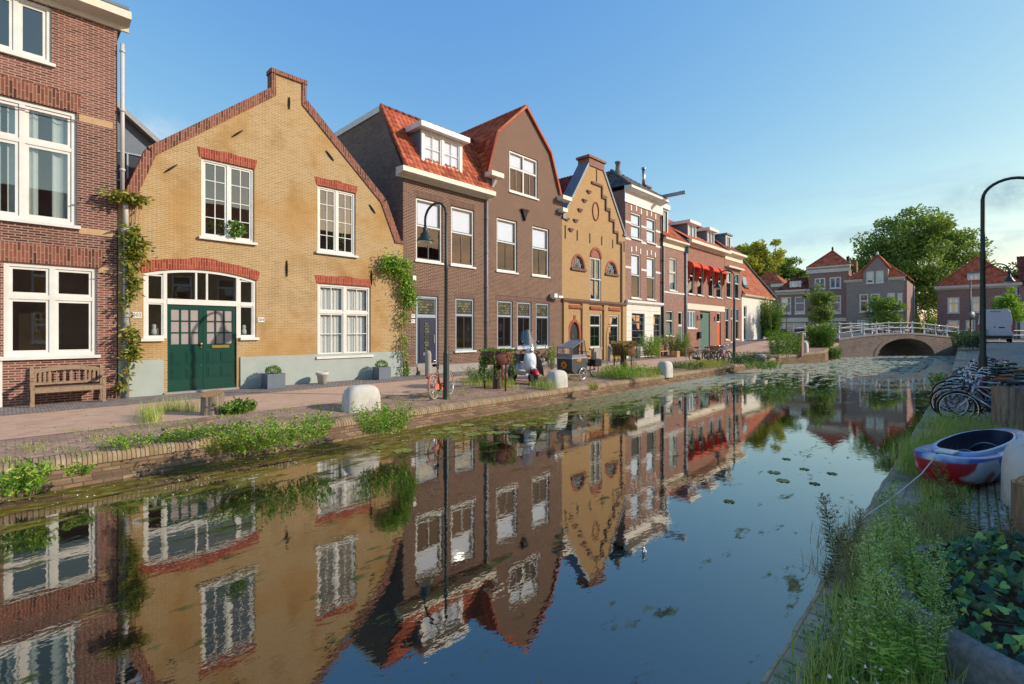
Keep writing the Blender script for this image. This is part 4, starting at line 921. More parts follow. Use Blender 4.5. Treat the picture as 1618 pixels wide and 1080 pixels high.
cp = MB(); cp.box(2.55, 4.17, -.07, .75, 11.75, 12.2); cp.box(2.42, 4.30, -.16, .82, 12.2, 12.34); cp.build('gable_cap', 'brick_redbrown', H)
for sx, x0, x1 in ((1, -.1, 3.37), (-1, 6.9, 3.37)):
    Lr = math.hypot(3.5, 4.2); tiles(H, (x0, .7, 7.5), (0, 1, 0), (x1-x0, 0, 4.2), [(0, 0), (9.2, 0), (9.2, Lr), (0, Lr)], 'tile_darkred')
q = MB(); q.box(-.35, .1, -.35, .9, 8.4, 8.62); q.build('gutter', 'cream_paint', H)

# ------------------------------------------------------------------ 5: tall rose brick house with white cornice
S0 = 44.25; H = house('town_house', 'tall narrow rose brick house with white ground floor and heavy white cornice', S0); WD = 5.09
X = lambda p: fs(p)-S0
w2 = [(X(997), X(1012.8), 8.1, 9.85), (X(1021.7), X(1035.6), 8.1, 9.85)]; w1 = [(X(997.5), X(1011.8), 4.05, 7.08), (X(1022), X(1035), 4.05, 7.08)]
wall(H, rect(0, WD, 3.70, 11.2), [rect(*q) for q in w2+w1], 9, 'brick_rose')
gwn = (X(997.5), X(1018), .75, 3.02); gdr = (X(1032), X(1043.6), .1, 3.02)
wall(H, rect(0, WD, -.3, 3.70), [rect(*gwn), rect(*gdr)], 9, 'white_plaster', name='ground_floor_wall', y0=-.03, reveal=.3)
q = MB()
for i in range(7): q.box(.01, WD-.01, -.033, -.03, .45+i*.46, .47+i*.46, tint=0)
q.build('rustication_joint', 'stone_grey', H)
for q in w2+w1: window(H, *q, rows=(.52,), fmat='white_paint', smat='dark_frame', fw=.08, mw=.06, sw=.05, sill='white_paint', blind=('blind', .04, .96) if q in w2 else ('blind', .5, .96), glass='glass_clear')
for q in w2+w1:
    for t_ in (0, .5, 1): l = MB(); x = q[0]+(q[1]-q[0])*t_; l.box(x-.07, x+.07, -.03, .01, q[3]+.06+(.1 if t_ == .5 else 0), q[3]+.42+(.1 if t_ == .5 else 0)); l.build('lintel_stone', 'white_paint', H)
for z in (9.0, 6.0, 7.9): q = MB(); q.box(0, w2[0][0]-.02, -.02, .01, z, z+.14); q.box(w2[0][1]+.02, w2[1][0]-.02, -.02, .01, z, z+.14); q.box(w2[1][1]+.02, WD, -.02, .01, z, z+.14); q.build('stone_band', 'white_paint', H)
window(H, *gwn, rows=(.74,), bars=(1, 1), upper_bars=(2, 1), fmat='green_frame', fw=.09, mw=.07, y=.12, sill=None, glass='glass'); window(H, *gdr, rows=(.74,), bars=(1, 1), fmat='green_frame', fw=.12, y=.12, sill=None, name='door_frame')
q = MB(); q.box(gdr[0]+.13, gdr[1]-.13, .16, .2, .1, 2.1); q.build('door', 'door_black', H)
cornice(H, [(.0, 3.62), (-.1, 3.62), (-.2, 3.72), (-.2, 3.86), (0, 3.9)], -.02, WD+.02, 'white_paint')
cornice(H, [(0, 10.36), (-.06, 10.36), (-.06, 11.05), (-.16, 11.12), (-.48, 11.2), (-.55, 11.22), (-.55, 11.38), (0, 11.44)], -.12, WD+.12, 'white_paint')
ev = [(-.1, -.4, 11.45), (WD+.1, -.4, 11.45), (WD+.1, 9, 11.45), (-.1, 9, 11.45)]; rd = [(2.1, 2.4, 13.5), (3.0, 2.4, 13.5), (2.55, 7, 13.5)]
tiles(H, ev[0], (1, 0, 0), (0, 2.8, 2.05), [(0, 0), (WD+.2, 0), (3.1, 3.47), (2.2, 3.47)], 'tile_slate'); 
Lh = math.hypot(2.3, 2.05); tiles(H, ev[0], (0, 1, 0), (2.3, 0, 2.05), [(0, 0), (9.4, 0), (7.3, Lh), (2.8, Lh)], 'tile_slate'); tiles(H, ev[1], (0, 1, 0), (-2.3, 0, 2.05), [(0, 0), (9.4, 0), (7.3, Lh), (2.8, Lh)], 'tile_slate')
ridge(H, [ev[0], rd[0], rd[1], ev[1]], .09, 'slate_ridge')
q = MB(); q.lathe([(.28, 0), (.26, .7), (.18, .8), (.16, 1.3), (.22, 1.32), (.22, 1.42), (0, 1.42)], (2.2, 1.9, 12.6), 12); q.build('chimney_pot', 'concrete_dark', H)
q = MB(); q.box(WD-.45, WD+.35, 1.0, 1.9, 11.0, 12.75); q.box(WD-.5, WD+.4, .95, 1.95, 12.6, 12.72); c_ = q.build('chimney', 'brick_brown', H); q = MB(); q.tube([(WD-.25, 1.3, 12.7), (WD-.25, 1.3, 14.0)], .12, 10); q.lathe([(.17, 0), (.17, .1), (0, .14)], (WD-.25, 1.3, 14.0), 10); q.build('flue', 'steel', c_)
q = MB(); q.box(WD-.2, WD-.02, -1.9, 1.5, 11.55, 11.78); q.build('hoist_beam', 'zinc', H)
pipe(H, WD-.04, -.1, 0, 10.3, .06, 'iron')

# ------------------------------------------------------------------ 6: low rose brick house with orange roof
S0 = 49.34; H = house('town_house', 'small rose brick house with a tall white box dormer rising from its orange roof', S0); WD = 4.06
X = lambda p: fs(p)-S0
u6 = (X(1057.6), X(1068.8), 4.9, 7.42); g6 = (X(1052.5), X(1063.7), 1.45, 3.36); d6 = (X(1071.8), X(1079), .1, 3.36)
wall(H, rect(0, WD, -.3, 8.5), [rect(*u6), rect(*g6), rect(*d6)], 9, 'brick_rose')
window(H, *u6, rows=(.56,), smat='grey_frame', curtain=[(.02, .98)]); window(H, *g6, rows=(.6,), smat='green_frame', curtain=[(.02, .98)]); window(H, *d6, rows=(.66,), fmat='white_paint', name='door_frame', sill=None)
q = MB(); q.box(d6[0]+.09, d6[1]-.09, .1, .14, .1, 2.25); q.build('door', 'door_teal', H)
q = MB(); q.box(0, WD, -.03, .01, 4.68, 4.8); q.build('stone_band', 'white_paint', H)
cornice(H, [(0, 8.12), (-.05, 8.12), (-.05, 8.5), (-.3, 8.58), (-.4, 8.6), (-.4, 8.72), (0, 8.76)], 0, WD, 'cream_paint')
Lr = math.hypot(4.2, 4); tiles(H, (0, -.3, 8.76), (1, 0, 0), (0, 4.2, 4.0), [(0, 0), (WD, 0), (WD, Lr), (0, Lr)], 'tile_orange')
ridge(H, [(0, 3.9, 12.8), (WD, 3.9, 12.8)], .1, 'tile_orange')
dx0, dx1 = .06, 1.5; q = MB(); q.box(dx0, dx1, .3, 3.5, 8.85, 11.0); q.box(dx0-.08, dx1+.08, .05, 3.6, 11.0, 11.35); dm = q.build('dormer', 'white_paint', H)
window(dm, dx0, dx1, 8.9, 11.0, cols=(.5,), fmat='white_paint', smat='door_teal', fw=.12, mw=.05, y=.20, sill=None, glass='glass', blind=('blind', .06, .94), name='window')
pipe(H, .18, -.1, 0, 8.1, .05, 'zinc'); pipe(H, WD-.05, -.1, 0, 8.1, .06, 'zinc')

# ------------------------------------------------------------------ 7: house with red awnings
S0 = 53.4; H = house('town_house', 'wide brick house with red awnings over its upper windows and two dormers', S0); WD = 8.4
X = lambda p: fs(p)-S0
u7 = [(X(a), X(b), 4.82, 7.35) for a, b in ((1087.4, 1096.7), (1101.9, 1110.6), (1119.4, 1127.2), (1131.9, 1140.2))]
g7 = (X(1086), X(1100), 2.03, 3.48); gd7 = (X(1106), X(1121.7), .3, 3.5); od7 = (X(1132.8), X(1139), .4, 3.5)
wall(H, rect(0, WD, -.3, 8.9), [rect(*q) for q in u7]+[rect(*g7), rect(*gd7), rect(*od7)], 9, 'brick_rose_red')
for q in u7: window(H, *q, rows=(.6,), fmat='white_paint', smat='dark_frame', blind=None)
window(H, *g7, cols=(.33, .66), fmat='white_paint', blind=('blind', .04, .96))
q = MB(); q.box(gd7[0]+.05, gd7[1]-.05, .08, .13, .3, 3.4)
for i in range(1, 4): q.box(gd7[0]+.05, gd7[1]-.05, .07, .08, 2.5+.22*i, 2.52+.22*i)
q.box((gd7[0]+gd7[1])/2-.012, (gd7[0]+gd7[1])/2+.012, .07, .08, .3, 2.6); q.build('garage_door', 'door_teal', H)
q = MB(); q.box(od7[0]+.05, od7[1]-.05, .08, .13, .4, 2.6); q.build('door', 'door_orange', H); window(H, od7[0], od7[1], 2.6, 3.5, fw=.06, sill=None)
q = MB(); q.box(0, WD, -.04, .02, 3.58, 4.06); q.build('fascia_band', 'cream_paint', H)
cornice(H, [(0, 8.7), (-.05, 8.7), (-.1, 8.8), (-.5, 8.86), (-.55, 8.88), (-.55, 9.12), (0, 9.16)], 0, WD+.2, 'cream_paint')
Lr = math.hypot(4.2, 2.9); tiles(H, (0, -.3, 9.16), (1, 0, 0), (0, 4.2, 2.9), [(0, 0), (WD, 0), (WD, Lr), (0, Lr)], 'tile_oldorange'); ridge(H, [(0, 3.9, 12.1), (WD, 3.9, 12.1)], .1, 'tile_oldorange')
q = MB(); q.prism([(-.3, 9.0), (3.9, 12.2), (8, 12.2), (8, 8), (-.3, 8)], -.03, .02, plane='yz'); q.build('gable_end', 'lead', H)
for (a, b) in ((1094, 1106.5), (1124.6, 1135)):
    x0, x1 = X(a)+.25, X(b)+.25; q = MB(); q.box(x0, x1, .55, 3, 9.2, 10.75); dm = q.build('dormer', 'lead', H)
    window(dm, x0, x1, 9.25, 10.75, cols=(.5,), fw=.12, y=.45, sill=None, blind=('blind', .06, .94), smat='grey_frame'); q = MB(); q.box(x0-.3, x1+.3, .15, 3, 10.75, 11.0); q.build('dormer_cornice', 'white_paint', dm)
for i, q in enumerate(u7):
    x0, x1, z = q[0]-.12, q[1]+.12, q[3]+.12; m_ = MB(); n = 8; pr_ = [(-.02, z), (-.22, z-.05), (-.42, z-.2), (-.52, z-.42)]
    for (ya, za), (yb, zb) in zip(pr_, pr_[1:]): m_.add([(x0, ya, za), (x1, ya, za), (x1, yb, zb), (x0, yb, zb)], [(0, 1, 2, 3)])
    for x in (x0, x1): m_.add([(x, 0, z-1.75)]+[(x, a, b) for a, b in pr_]+[(x, -.4, z-.6), (x, -.36, z-.9), (x, -.22, z-1.1), (x, -.2, z-1.4), (x, -.08, z-1.5)], [tuple(range(10))])
    for k in range(n): xa, xb = x0+(x1-x0)*k/n, x0+(x1-x0)*(k+1)/n; m_.add([(xa, -.52, z-.42), (xb, -.52, z-.42), ((xa+xb)/2, -.53, z-.58)], [(0, 1, 2)])
    m_.build('awning', 'awning_cloth', H)
q = MB(); q.box(gd7[0]-.55, gd7[0]-.2, -.22, 0, 1.2, 1.75); q.build('letter_box', 'iron', H)
for x in (gd7[0]-.3, od7[0]-.35): q = MB(); q.lathe([(.02, .3), (.12, .25), (.1, -.05), (.03, -.12)], (x, -.25, 2.95), 8); q.tube([(x, 0, 2.8), (x, -.2, 2.75), (x, -.25, 2.9)], .02, 6); q.build('wall_lantern', 'iron', H)
pipe(H, .05, -.1, 0, 8.6, .07, 'zinc')

# ------------------------------------------------------------------ 8
S0 = 61.85; H = house('town_house', 'narrow red brick house with pale cornice between the awning house and the low white house', S0); WD = 4.55
X = lambda p: fs(p)-S0
u8 = [(X(1148), X(1155.5), 4.95, 7.4), (X(1161), X(1168), 4.95, 7.4)]; g8 = [(X(1146.5), X(1152), 1.0, 4.0), (X(1155), X(1158.6), .7, 4.0), (X(1162.5), X(1167.5), 1.0, 4.0)]
wall(H, rect(0, WD, -.3, 9.0), [rect(*q) for q in u8+g8], 9, 'brick_rose_red')
for q in u8+[g8[0], g8[2]]: window(H, *q, rows=(.6,), smat='dark_frame', blind=('blind_grey', .6, .95))
window(H, *g8[1], rows=(.7,), name='door_frame', sill=None); q = MB(); q.box(g8[1][0]+.08, g8[1][1]-.08, .1, .14, .7, 3.0); q.build('door', 'door_black', H)
cornice(H, [(0, 8.5), (-.05, 8.5), (-.05, 8.95), (-.5, 9.05), (-.5, 9.25), (0, 9.3)], 0, WD+.1, 'cream_paint')
q = MB(); q.box(.2, WD-.3, -.35, 0, 7.75, 7.9); q.build('awning_box', 'cream_paint', H)
Lr = math.hypot(3.2, 2.9); tiles(H, (0, -.2, 9.3), (1, 0, 0), (0, 3.2, 2.9), [(0, 0), (WD, 0), (WD-1.2, Lr), (.3, Lr)], 'tile_darkred'); q = MB(); q.box(.3, WD-1.2, 3, 8, 9.3, 12.2); q.build('roof_ridge', 'slate_ridge', H)
x0, x1 = 63.3-S0, 64.6-S0; q = MB(); q.box(x0, x1, .5, 3, 9.4, 11.0); dm = q.build('dormer', 'lead', H); window(dm, x0, x1, 9.45, 11.0, fw=.14, y=.4, sill=None, blind=('blind', .06, .94)); q = MB(); q.box(x0-.15, x1+.15, .25, 3, 11.0, 11.15); q.build('dormer_cornice', 'lead', dm)

# ------------------------------------------------------------------ 9: low white house
S0 = 66.4; H = house('cottage', 'low white plastered house with a big old orange roof ending the row', S0); WD = 9.9
dr9 = (.55, 1.45, .9, 4.4)
wall(H, rect(0, WD, -.3, 5.5), [rect(*dr9)], 7, 'white_plaster')
window(H, *dr9, rows=(.66,), fmat='white_paint', name='door_frame', sill=None); q = MB(); q.box(dr9[0]+.08, dr9[1]-.08, .1, .14, .9, 3.1); q.build('door', 'door_black', H)
Lr = math.hypot(3.7, 4.9); tiles(H, (0, -.25, 5.5), (1, 0, 0), (0, 3.7, 4.9), [(0, 0), (WD+.1, 0), (WD+.1, Lr), (0, Lr)], 'tile_oldorange', tw=.28, th=.36)
q = MB(); q.prism([(-.3, 5.4), (3.45, 10.45), (7.2, 5.4)], WD+.02, WD+.28, plane='yz'); q.build('gable_end', 'brick_far', H)
q = MB(); q.prism([(-.35, 5.45), (3.45, 10.55), (3.45, 10.75), (-.5, 5.6)], WD+.0, WD+.3, plane='yz'); q.build('verge', 'slate_ridge', H)
cornice(H, [(0, 5.3), (-.3, 5.36), (-.36, 5.5), (0, 5.56)], 0, WD+.15, 'cream_paint', name='gutter')
q = MB(); q.obox((1.9, .55, 6.75), (.55, 0, 0), (0, .42, .56), (0, -.05, .04)); sk = q.build('skylight', 'dark_frame', H); q = MB(); q.obox((1.9, .35, 6.95), (.5, 0, 0), (0, .05, .4), (0, -.01, .01)); q.build('pane', 'blind_grey', sk)

# ------------------------------------------------------------------ far side buildings, facing the camera
def far(name, label, Y, x0, x1, base=.9, cat='house', rot=0):
    # the far fronts stand square to the canal; Y is the distance of the left corner, x1 the right corner in the survey
    Xo = (x0-809)/F*Y; H = thing(name, label, cat, (Xo, Y, 0), math.atan2(N.y, N.x))
    def X(x): u = (x-809)/F; return (u*Y-Xo)/(N.x-N.y*u)
    k = (Y+N.y*X(min((x0+x1)/2, 1560)))/F
    return H, X, (lambda y: CAMH+(523-y)*k), k
# small gap house
H, X, Z, k = far('side_house', 'dark brick house end with orange hipped roof peeking over the low white house', 74, 1190, 1238)
wall(H, rect(0, X(1238), 0, Z(450)), [], 7, 'brick_far'); w_ = X(1238)
q = MB(); q.box(X(1219), X(1238)+.3, -.3, 0, Z(454), Z(449)); q.build('cornice', 'cream_paint', H)
ax, azz = X(1208), Z(427)
tiles(H, (0, 0, Z(449)), (1, 0, 0), (0, 2.2, azz-Z(449)), [(0, 0), (w_, 0), (ax+.6, 3.1), (ax-.6, 3.1)], 'tile_oldorange', .32, .4); Lr = math.hypot(w_-ax, azz-Z(449)); tiles(H, (w_, 0, Z(449)), (0, 1, 0), (ax-w_, 0, azz-Z(449)), [(0, 0), (7, 0), (5, Lr), (2, Lr)], 'tile_orange', .32, .4)
# A1
H, X, Z, k = far('row_house', 'low far brick house with a dormer and dark garage left of the pyramid roof', 70, 1221, 1278)
ws = [(X(1233.8), X(1250), Z(496), Z(469)), (X(1255.6), X(1272), Z(496), Z(469))]; ga = (X(1235), X(1273), .9, Z(509.5)); 
wall(H, rect(0, X(1278)-.01, 0, Z(462)), [rect(*q) for q in ws]+[rect(*ga)], 8, 'brick_far')
for q in ws: window(H, *q, rows=(.62,), fw=.12, mw=.12, sw=.03, blind=('blind_grey', .03, .97), y=.02)
G_ = window(H, ga[0], ga[1], .9, ga[3], cols=(.25, .5, .75), rows=(.78,), fw=.14, mw=.14, name='garage_front', sill=None); 
q = MB(); q.box(ga[0]+.1, ga[1]-.1, .25, .3, .9, Z(516)); q.build('garage_door', 'bin_dark', H)
q = MB(); q.box(X(1228), X(1278)-.02, -.12, 0, Z(508.5), Z(502)); q.build('fascia_band', 'cream_paint', H)
cornice(H, [(0, Z(465)), (-.1, Z(465)), (-.2, Z(462.5)), (-.5, Z(461)), (-.55, Z(458)), (0, Z(457.5))], X(1226), X(1280), 'cream_paint')
rh = Z(437)-Z(458); tiles(H, (X(1228), -.3, Z(458)), (1, 0, 0), (0, 2.6, rh), [(0, 0), (X(1278)-X(1228), 0), (X(1270)-X(1228), math.hypot(2.6, rh)), (X(1243)-X(1228), math.hypot(2.6, rh))], 'tile_darkred', .3, .38)
q = MB(); q.box(X(1247), X(1265), .3, 3, Z(457), Z(444)); dm = q.build('dormer', 'white_paint', H); window(dm, X(1247), X(1265), Z(457), Z(444), cols=(.5,), fw=.25, mw=.2, y=.2, sill=None)
# A2
H, X, Z, k = far('tower_house', 'three storey far brick house with a pyramid tiled roof', 66.8, 1278, 1341)
ws = [(X(1287), X(1304), Z(456), Z(438)), (X(1310.7), X(1329), Z(456), Z(438)), (X(1287), X(1304), Z(495.5), Z(467)), (X(1310.7), X(1329), Z(495.5), Z(467))]; ga = (X(1312), X(1330), .9, Z(509))
wall(H, rect(0, X(1341), 0, Z(427)), [rect(*q) for q in ws]+[rect(*ga)], 8, 'brick_far')
for i, q in enumerate(ws): window(H, *q, cols=(.5,) if i < 2 else (), rows=(.6,) if i > 1 else (), fw=.14, mw=.12, sw=.03, y=.02, blind=('blind_grey', .03, .97))
window(H, *ga, cols=(.5,), rows=(.75,), fw=.14, name='shop_front', sill=None); q = MB(); q.box(X(1309), X(1339), -.12, 0, Z(507.5), Z(502)); q.build('fascia_band', 'cream_paint', H)
cornice(H, [(0, Z(430)), (-.1, Z(430)), (-.15, Z(424.5)), (-.55, Z(422.5)), (-.6, Z(420.5)), (0, Z(420))], X(1275), X(1344), 'white_paint')
wA = X(1341); hp = Z(393)-Z(420.5); dp = 3.0; ap = wA/2
tiles(H, (-.2, -.3, Z(420.5)), (1, 0, 0), (0, dp, hp), [(0, 0), (wA+.4, 0), (ap+.2, math.hypot(dp, hp))], 'tile_farred', .3, .38); Lr = math.hypot(ap+.2, hp); tiles(H, (wA+.2, -.3, Z(420.5)), (0, 1, 0), (-ap-.2, 0, hp), [(0, 0), (6.4, 0), (3.2, Lr)], 'tile_farred', .3, .38); tiles(H, (-.2, -.3, Z(420.5)), (0, 1, 0), (ap+.2, 0, hp), [(0, 0), (6.4, 0), (3.2, Lr)], 'tile_farred', .3, .38)
ridge(H, [(-.2, -.3, Z(420)), (ap, dp-.3, Z(392)), (wA+.2, -.3, Z(420))], .1, 'terracotta_ridge'); q = MB(); q.lathe([(.12, 0), (.12, .5), (0, .7)], (ap, dp-.3, Z(393)), 8); q.build('finial', 'iron', H); q = MB(); q.tube([(X(1333), 3, Z(424)), (X(1333), 3, Z(403))], .18, 8); q.build('flue', 'iron', H)
q = MB(); q.box(X(1343), X(1348), 2.5, 3.5, Z(430), Z(412)); q.build('chimney', 'brick_rose_red', H)
# B
H, X, Z, k = far('gable_house', 'grey brick house with a central steep gable and red hipped roof behind the bridge', 62, 1337, 1428)
ws = [(X(1368.7), X(1380.8), Z(447), Z(428)), (X(1383.8), X(1396), Z(447), Z(428)), (X(1357.8), X(1372), Z(492.5), Z(463.5)), (X(1375.3), X(1390), Z(492.5), Z(463.5)), (X(1402), X(1414), Z(492.5), Z(463.5)), (X(1354.5), X(1372), Z(517), Z(505)), (X(1418), X(1426), Z(492), Z(464))]
out = [(0, 0), (X(1428), 0), (X(1428), Z(441)), (X(1403), Z(441)), (X(1403), Z(424)), (X(1386.5), Z(404)), (X(1364), Z(426)), (X(1364), Z(441)), (0, Z(441))]
wall(H, out, [rect(*q) for q in ws], 8, 'brick_far_grey')
for i, q in enumerate(ws): window(H, *q, rows=(.62,) if i > 1 else (.5,), fw=.13, mw=.1, sw=.03, y=.02, blind=('blind_grey', .3, .97) if i in (0, 1, 5) else None)
for (a, b) in ((1334, 1363.5), (1403.5, 1430)): cornice(H, [(0, Z(444)), (-.1, Z(444)), (-.3, Z(441.5)), (-.35, Z(440)), (0, Z(439.5))], X(a), X(b), 'white_paint')
sw_ = MB(); w_ = X(1428); sw_.box(w_, w_+.3, .01, 8, 0, Z(445)); sw_.build('side_wall', 'brick_far', H)
hr = Z(404)-Z(440); dp = 4.0; cxm = X(1386)
tiles(H, (-.1, -.2, Z(440)), (1, 0, 0), (0, dp, hr), [(0, 0), (X(1363), 0), (X(1363), 2.2), (cxm, math.hypot(dp, hr)), (X(1380), math.hypot(dp, hr))], 'tile_farred', .3, .38); tiles(H, (X(1403), -.2, Z(440)), (1, 0, 0), (0, dp, hr), [(0, 0), (w_-X(1403)+.4, 0), (.0, 2.9)], 'tile_farred', .3, .38)
Lr = math.hypot(w_-cxm+.3, hr); tiles(H, (w_+.4, -.2, Z(440)), (0, 1, 0), (cxm-w_-.4, 0, hr), [(0, 0), (8.4, 0), (4.2, Lr)], 'tile_farred', .3, .38); tiles(H, (-.2, -.2, Z(440)), (0, 1, 0), (cxm, 0, hr), [(0, 0), (8.4, 0), (4.2, math.hypot(cxm, hr))], 'tile_farred', .3, .38)
v_ = MB()
for a, b in (((X(1362.5), Z(427)), (X(1386.5), Z(403.5))), ((X(1386.5), Z(403.5)), (X(1404.5), Z(424.5)))): v_.prism(slab_between(v_, a, b, 0, .16), -.2, 3.8)
v_.build('verge', 'terracotta_ridge', H); q = MB(); q.lathe([(.1, 0), (.14, .2), (0, .5)], (X(1386.5), 0, Z(403)), 8); q.build('finial', 'white_paint', H)
pipe(H, w_+.38, 7.9, .9, Z(448), .1, 'zinc')
# C
H, X, Z, k = far('hip_roof_house', 'brown brick house with a big red hipped roof behind the white van', 63, 1481, 1609)
ws = [(X(1497), X(1516), Z(493.6), Z(468)), (X(1535), X(1550), Z(493.6), Z(468)), (X(1572.7), X(1587), Z(493.6), Z(468)), (X(1497), X(1516), Z(522), Z(505)), (X(1526), X(1541), Z(522), Z(505)), (X(1575), X(1590), Z(522), Z(505))]
wC = X(1609); wall(H, rect(0, wC, 0, Z(454)), [rect(*q) for q in ws], 9, 'brick_far')
for i, q in enumerate(ws): window(H, *q, rows=(.62,) if i < 3 else (), fw=.13, mw=.1, sw=.03, y=.02, curtain=[(.02, .3), (.7, .98)] if i == 0 else None, blind=('blind_grey', .03, .6) if i in (1, 2) else None)
cornice(H, [(0, Z(456)), (-.1, Z(456)), (-.4, Z(453)), (-.5, Z(449.5)), (0, Z(449))], -.3, wC+.3, 'white_paint')
hr = Z(400)-Z(450); dp = 4.6; cxm = X(1545); tiles(H, (-.2, -.35, Z(450)), (1, 0, 0), (0, dp, hr), [(0, 0), (wC+.4, 0), (cxm+.4, math.hypot(dp, hr)), (cxm, math.hypot(dp, hr))], 'tile_farred', .3, .38)
Lr = math.hypot(cxm+.2, hr); tiles(H, (-.2, -.35, Z(450)), (0, 1, 0), (cxm+.2, 0, hr), [(0, 0), (9.4, 0), (4.7, Lr)], 'tile_farred', .3, .38); Lr = math.hypot(wC-cxm+.2, hr); tiles(H, (wC+.2, -.35, Z(450)), (0, 1, 0), (cxm-wC-.2, 0, hr), [(0, 0), (9.4, 0), (4.7, Lr)], 'tile_farred', .3, .38)
ridge(H, [(-.2, -.35, Z(449.5)), (cxm, dp-.35, Z(399.5)), (wC+.2, -.35, Z(449.5))], .11, 'terracotta_ridge')
q = MB(); q.box(X(1528), X(1549), .5, 3.5, Z(448), Z(430)); dm = q.build('dormer', 'white_paint', H); window(dm, X(1529.5), X(1548), Z(447.5), Z(431.5), cols=(.5,), fw=.14, y=.40, sill=None); q = MB(); q.box(X(1527), X(1550), .2, 3.5, Z(430), Z(428)); q.build('dormer_cornice', 'lead', dm)
pipe(H, wC-.2, -.15, .9, Z(456), .12, 'pipe_white')
# next one at the right edge
H, X, Z, k = far('row_house', 'brick house with white garage door cut by the right edge of the photo', 57.9, 1609.5, 1720)
gd = (X(1611), X(1640), .9, Z(501)); wall(H, rect(0, X(1720), 0, Z(454)), [rect(*gd)], 9, 'brick_far'); q = MB(); q.box(gd[0]+.05, gd[1]-.05, .08, .12, .9, gd[3]); q.build('garage_door', 'white_paint', H)
Lr = math.hypot(4.5, 4); tiles(H, (0, -.3, Z(454)), (1, 0, 0), (0, 4.5, 4), [(0, 0), (X(1720), 0), (X(1720), Lr), (0, Lr)], 'tile_darkred', .3, .38)

# ------------------------------------------------------------------ houses of the right bank (they shade the quay and show in the window panes)
hts = [(7.2, 11.8), (7.6, 12.4), (7.0, 11.6), (7.4, 12.5), (7.2, 11.8), (7.2, 11.6), (6.2, 9.6), (6.0, 9.2), (5.8, 8.8)]
kinds = ['brick_brown', 'brick_rose', 'brick_redbrown', 'brick_ochre', 'brick_rose_red', 'brick_brown', 'brick_rose', 'brick_far', 'brick_ochre']
lab = ['brown', 'rose', 'dark red', 'ochre', 'orange red', 'darker brown', 'pale rose', 'grey brown', 'far ochre']
for i in range(9):
    s0 = -6+i*9.6; wd = 9.5; eh, rh = hts[i]
    if i < 2: continue                                      # nothing of these shows from the quay
    H = thing('row_house', '%s brick house of the right bank row, %s from near end' % (lab[i], ['first', 'second', 'third', 'fourth', 'fifth', 'sixth', 'seventh', 'eighth', 'ninth'][i]), 'house', so(s0+wd, 25.0, 0), PHI+math.pi)
    hs = [(1.0+j*2.9, 2.3+j*2.9, z, z+1.9) for j in range(3) for z in (1.0, 4.0)]
    wall(H, rect(0, wd, -.3, eh), [rect(*q) for q in hs], 8, kinds[i])
    for q in hs: window(H, *q, rows=(.6,))
    Lr = math.hypot(4.0, rh-eh); n_ = MB()
    n_.prism([(-.2, eh), (4, rh), (8.2, eh), (8.2, eh-.1), (-.2, eh-.1)], 0, wd, plane='yz'); n_.build('roof', 'tile_oldorange' if i % 2 else 'tile_darkred', H)
# ------------------------------------------------------------------ bridge
H = thing('bridge', 'low brick arch bridge with white railings spanning the end of the canal', 'bridge', BL, math.atan2(BD.y, BD.x))
BLen = (BRt-BL).length
def deck(t): return lerp_tab(t, [(-1, .98), (0, 1.07), (3.2, 1.42), (5.5, 1.58), (7.8, 1.63), (10, 1.56), (12, 1.38), (BLen, 1.16), (BLen+2, .95)])
A0, A1, AR = 4.45, 11.45, 1.78
arc_ = [((A0+A1)/2-(A1-A0)/2*math.cos(math.pi*i/18), WZ-.05+AR*math.sin(math.pi*i/18)) for i in range(19)]
topc = [(BLen*i/20, deck(BLen*i/20)) for i in range(21)]
outb = [(0, -1.5), (A0, -1.5)]+arc_+[(A1, -1.5), (BLen, -1.5)]+topc[::-1]
wall(H, outb, [], BWID, 'arch_brick', name='arch_wall')
ro = [((A0+A1)/2-((A1-A0)/2+.42)*math.cos(math.pi*i/18), WZ-.05+(AR+.36)*math.sin(math.pi*i/18)) for i in range(19)]
q = MB(); q.prism(ro+arc_[::-1], -.035, .0); q.build('arch_ring', 'arch_brick', H)
q = MB(); q.prism([(x, z-.12) for x, z in topc]+[(x, z+.05) for x, z in topc[::-1]], -.05, .25); q.build('edge_stones', 'stone_grey', H)
q = MB(); q.prism([(x, z-.05) for x, z in topc]+[(x, z+.012) for x, z in topc[::-1]], .26, BWID-.26); q.build('deck', 'asphalt', H)
for yy, ext in ((.12, 0), (BWID-.12, 0)):
    Rl = thing('railing', 'white iron railing along the %s side of the arch bridge' % ('near' if yy < 1 else 'far'), 'railing', BL, math.atan2(BD.y, BD.x))
    n = 11; ts = [.15+(BLen-.3)*i/(n-1) for i in range(n)]
    for t in ts:
        q = MB(); z = deck(t)+.04; q.lathe([(.09, 0), (.09, .1), (.05, .14), (.042, .5), (.055, .55), (.042, .6), (.042, 1.0), (.06, 1.02), (.07, 1.07), (.04, 1.13), (0, 1.15)], (t, yy, z), 10); q.build('post', 'white_paint', Rl)
    for hh in (.50, .97):
        q = MB(); q.tube([(BLen*i/24, yy, deck(BLen*i/24)+.04+hh) for i in range(25)], .034, 6); q.build('rail', 'white_paint', Rl)
Rl = thing('railing', 'white railing beside the street behind the white van', 'railing', (46.5, 50.5, .88), R(12))
for i in range(9): q = MB(); q.lathe([(.06, 0), (.045, .1), (.045, 1.05), (.06, 1.1), (0, 1.14)], (i*1.9, 0, 0), 8); q.build('post', 'white_paint', Rl)
for z in (.5, 1.0): q = MB(); q.tube([(0, 0, z), (15.2, 0, z)], .035, 6); q.build('rail', 'white_paint', Rl)

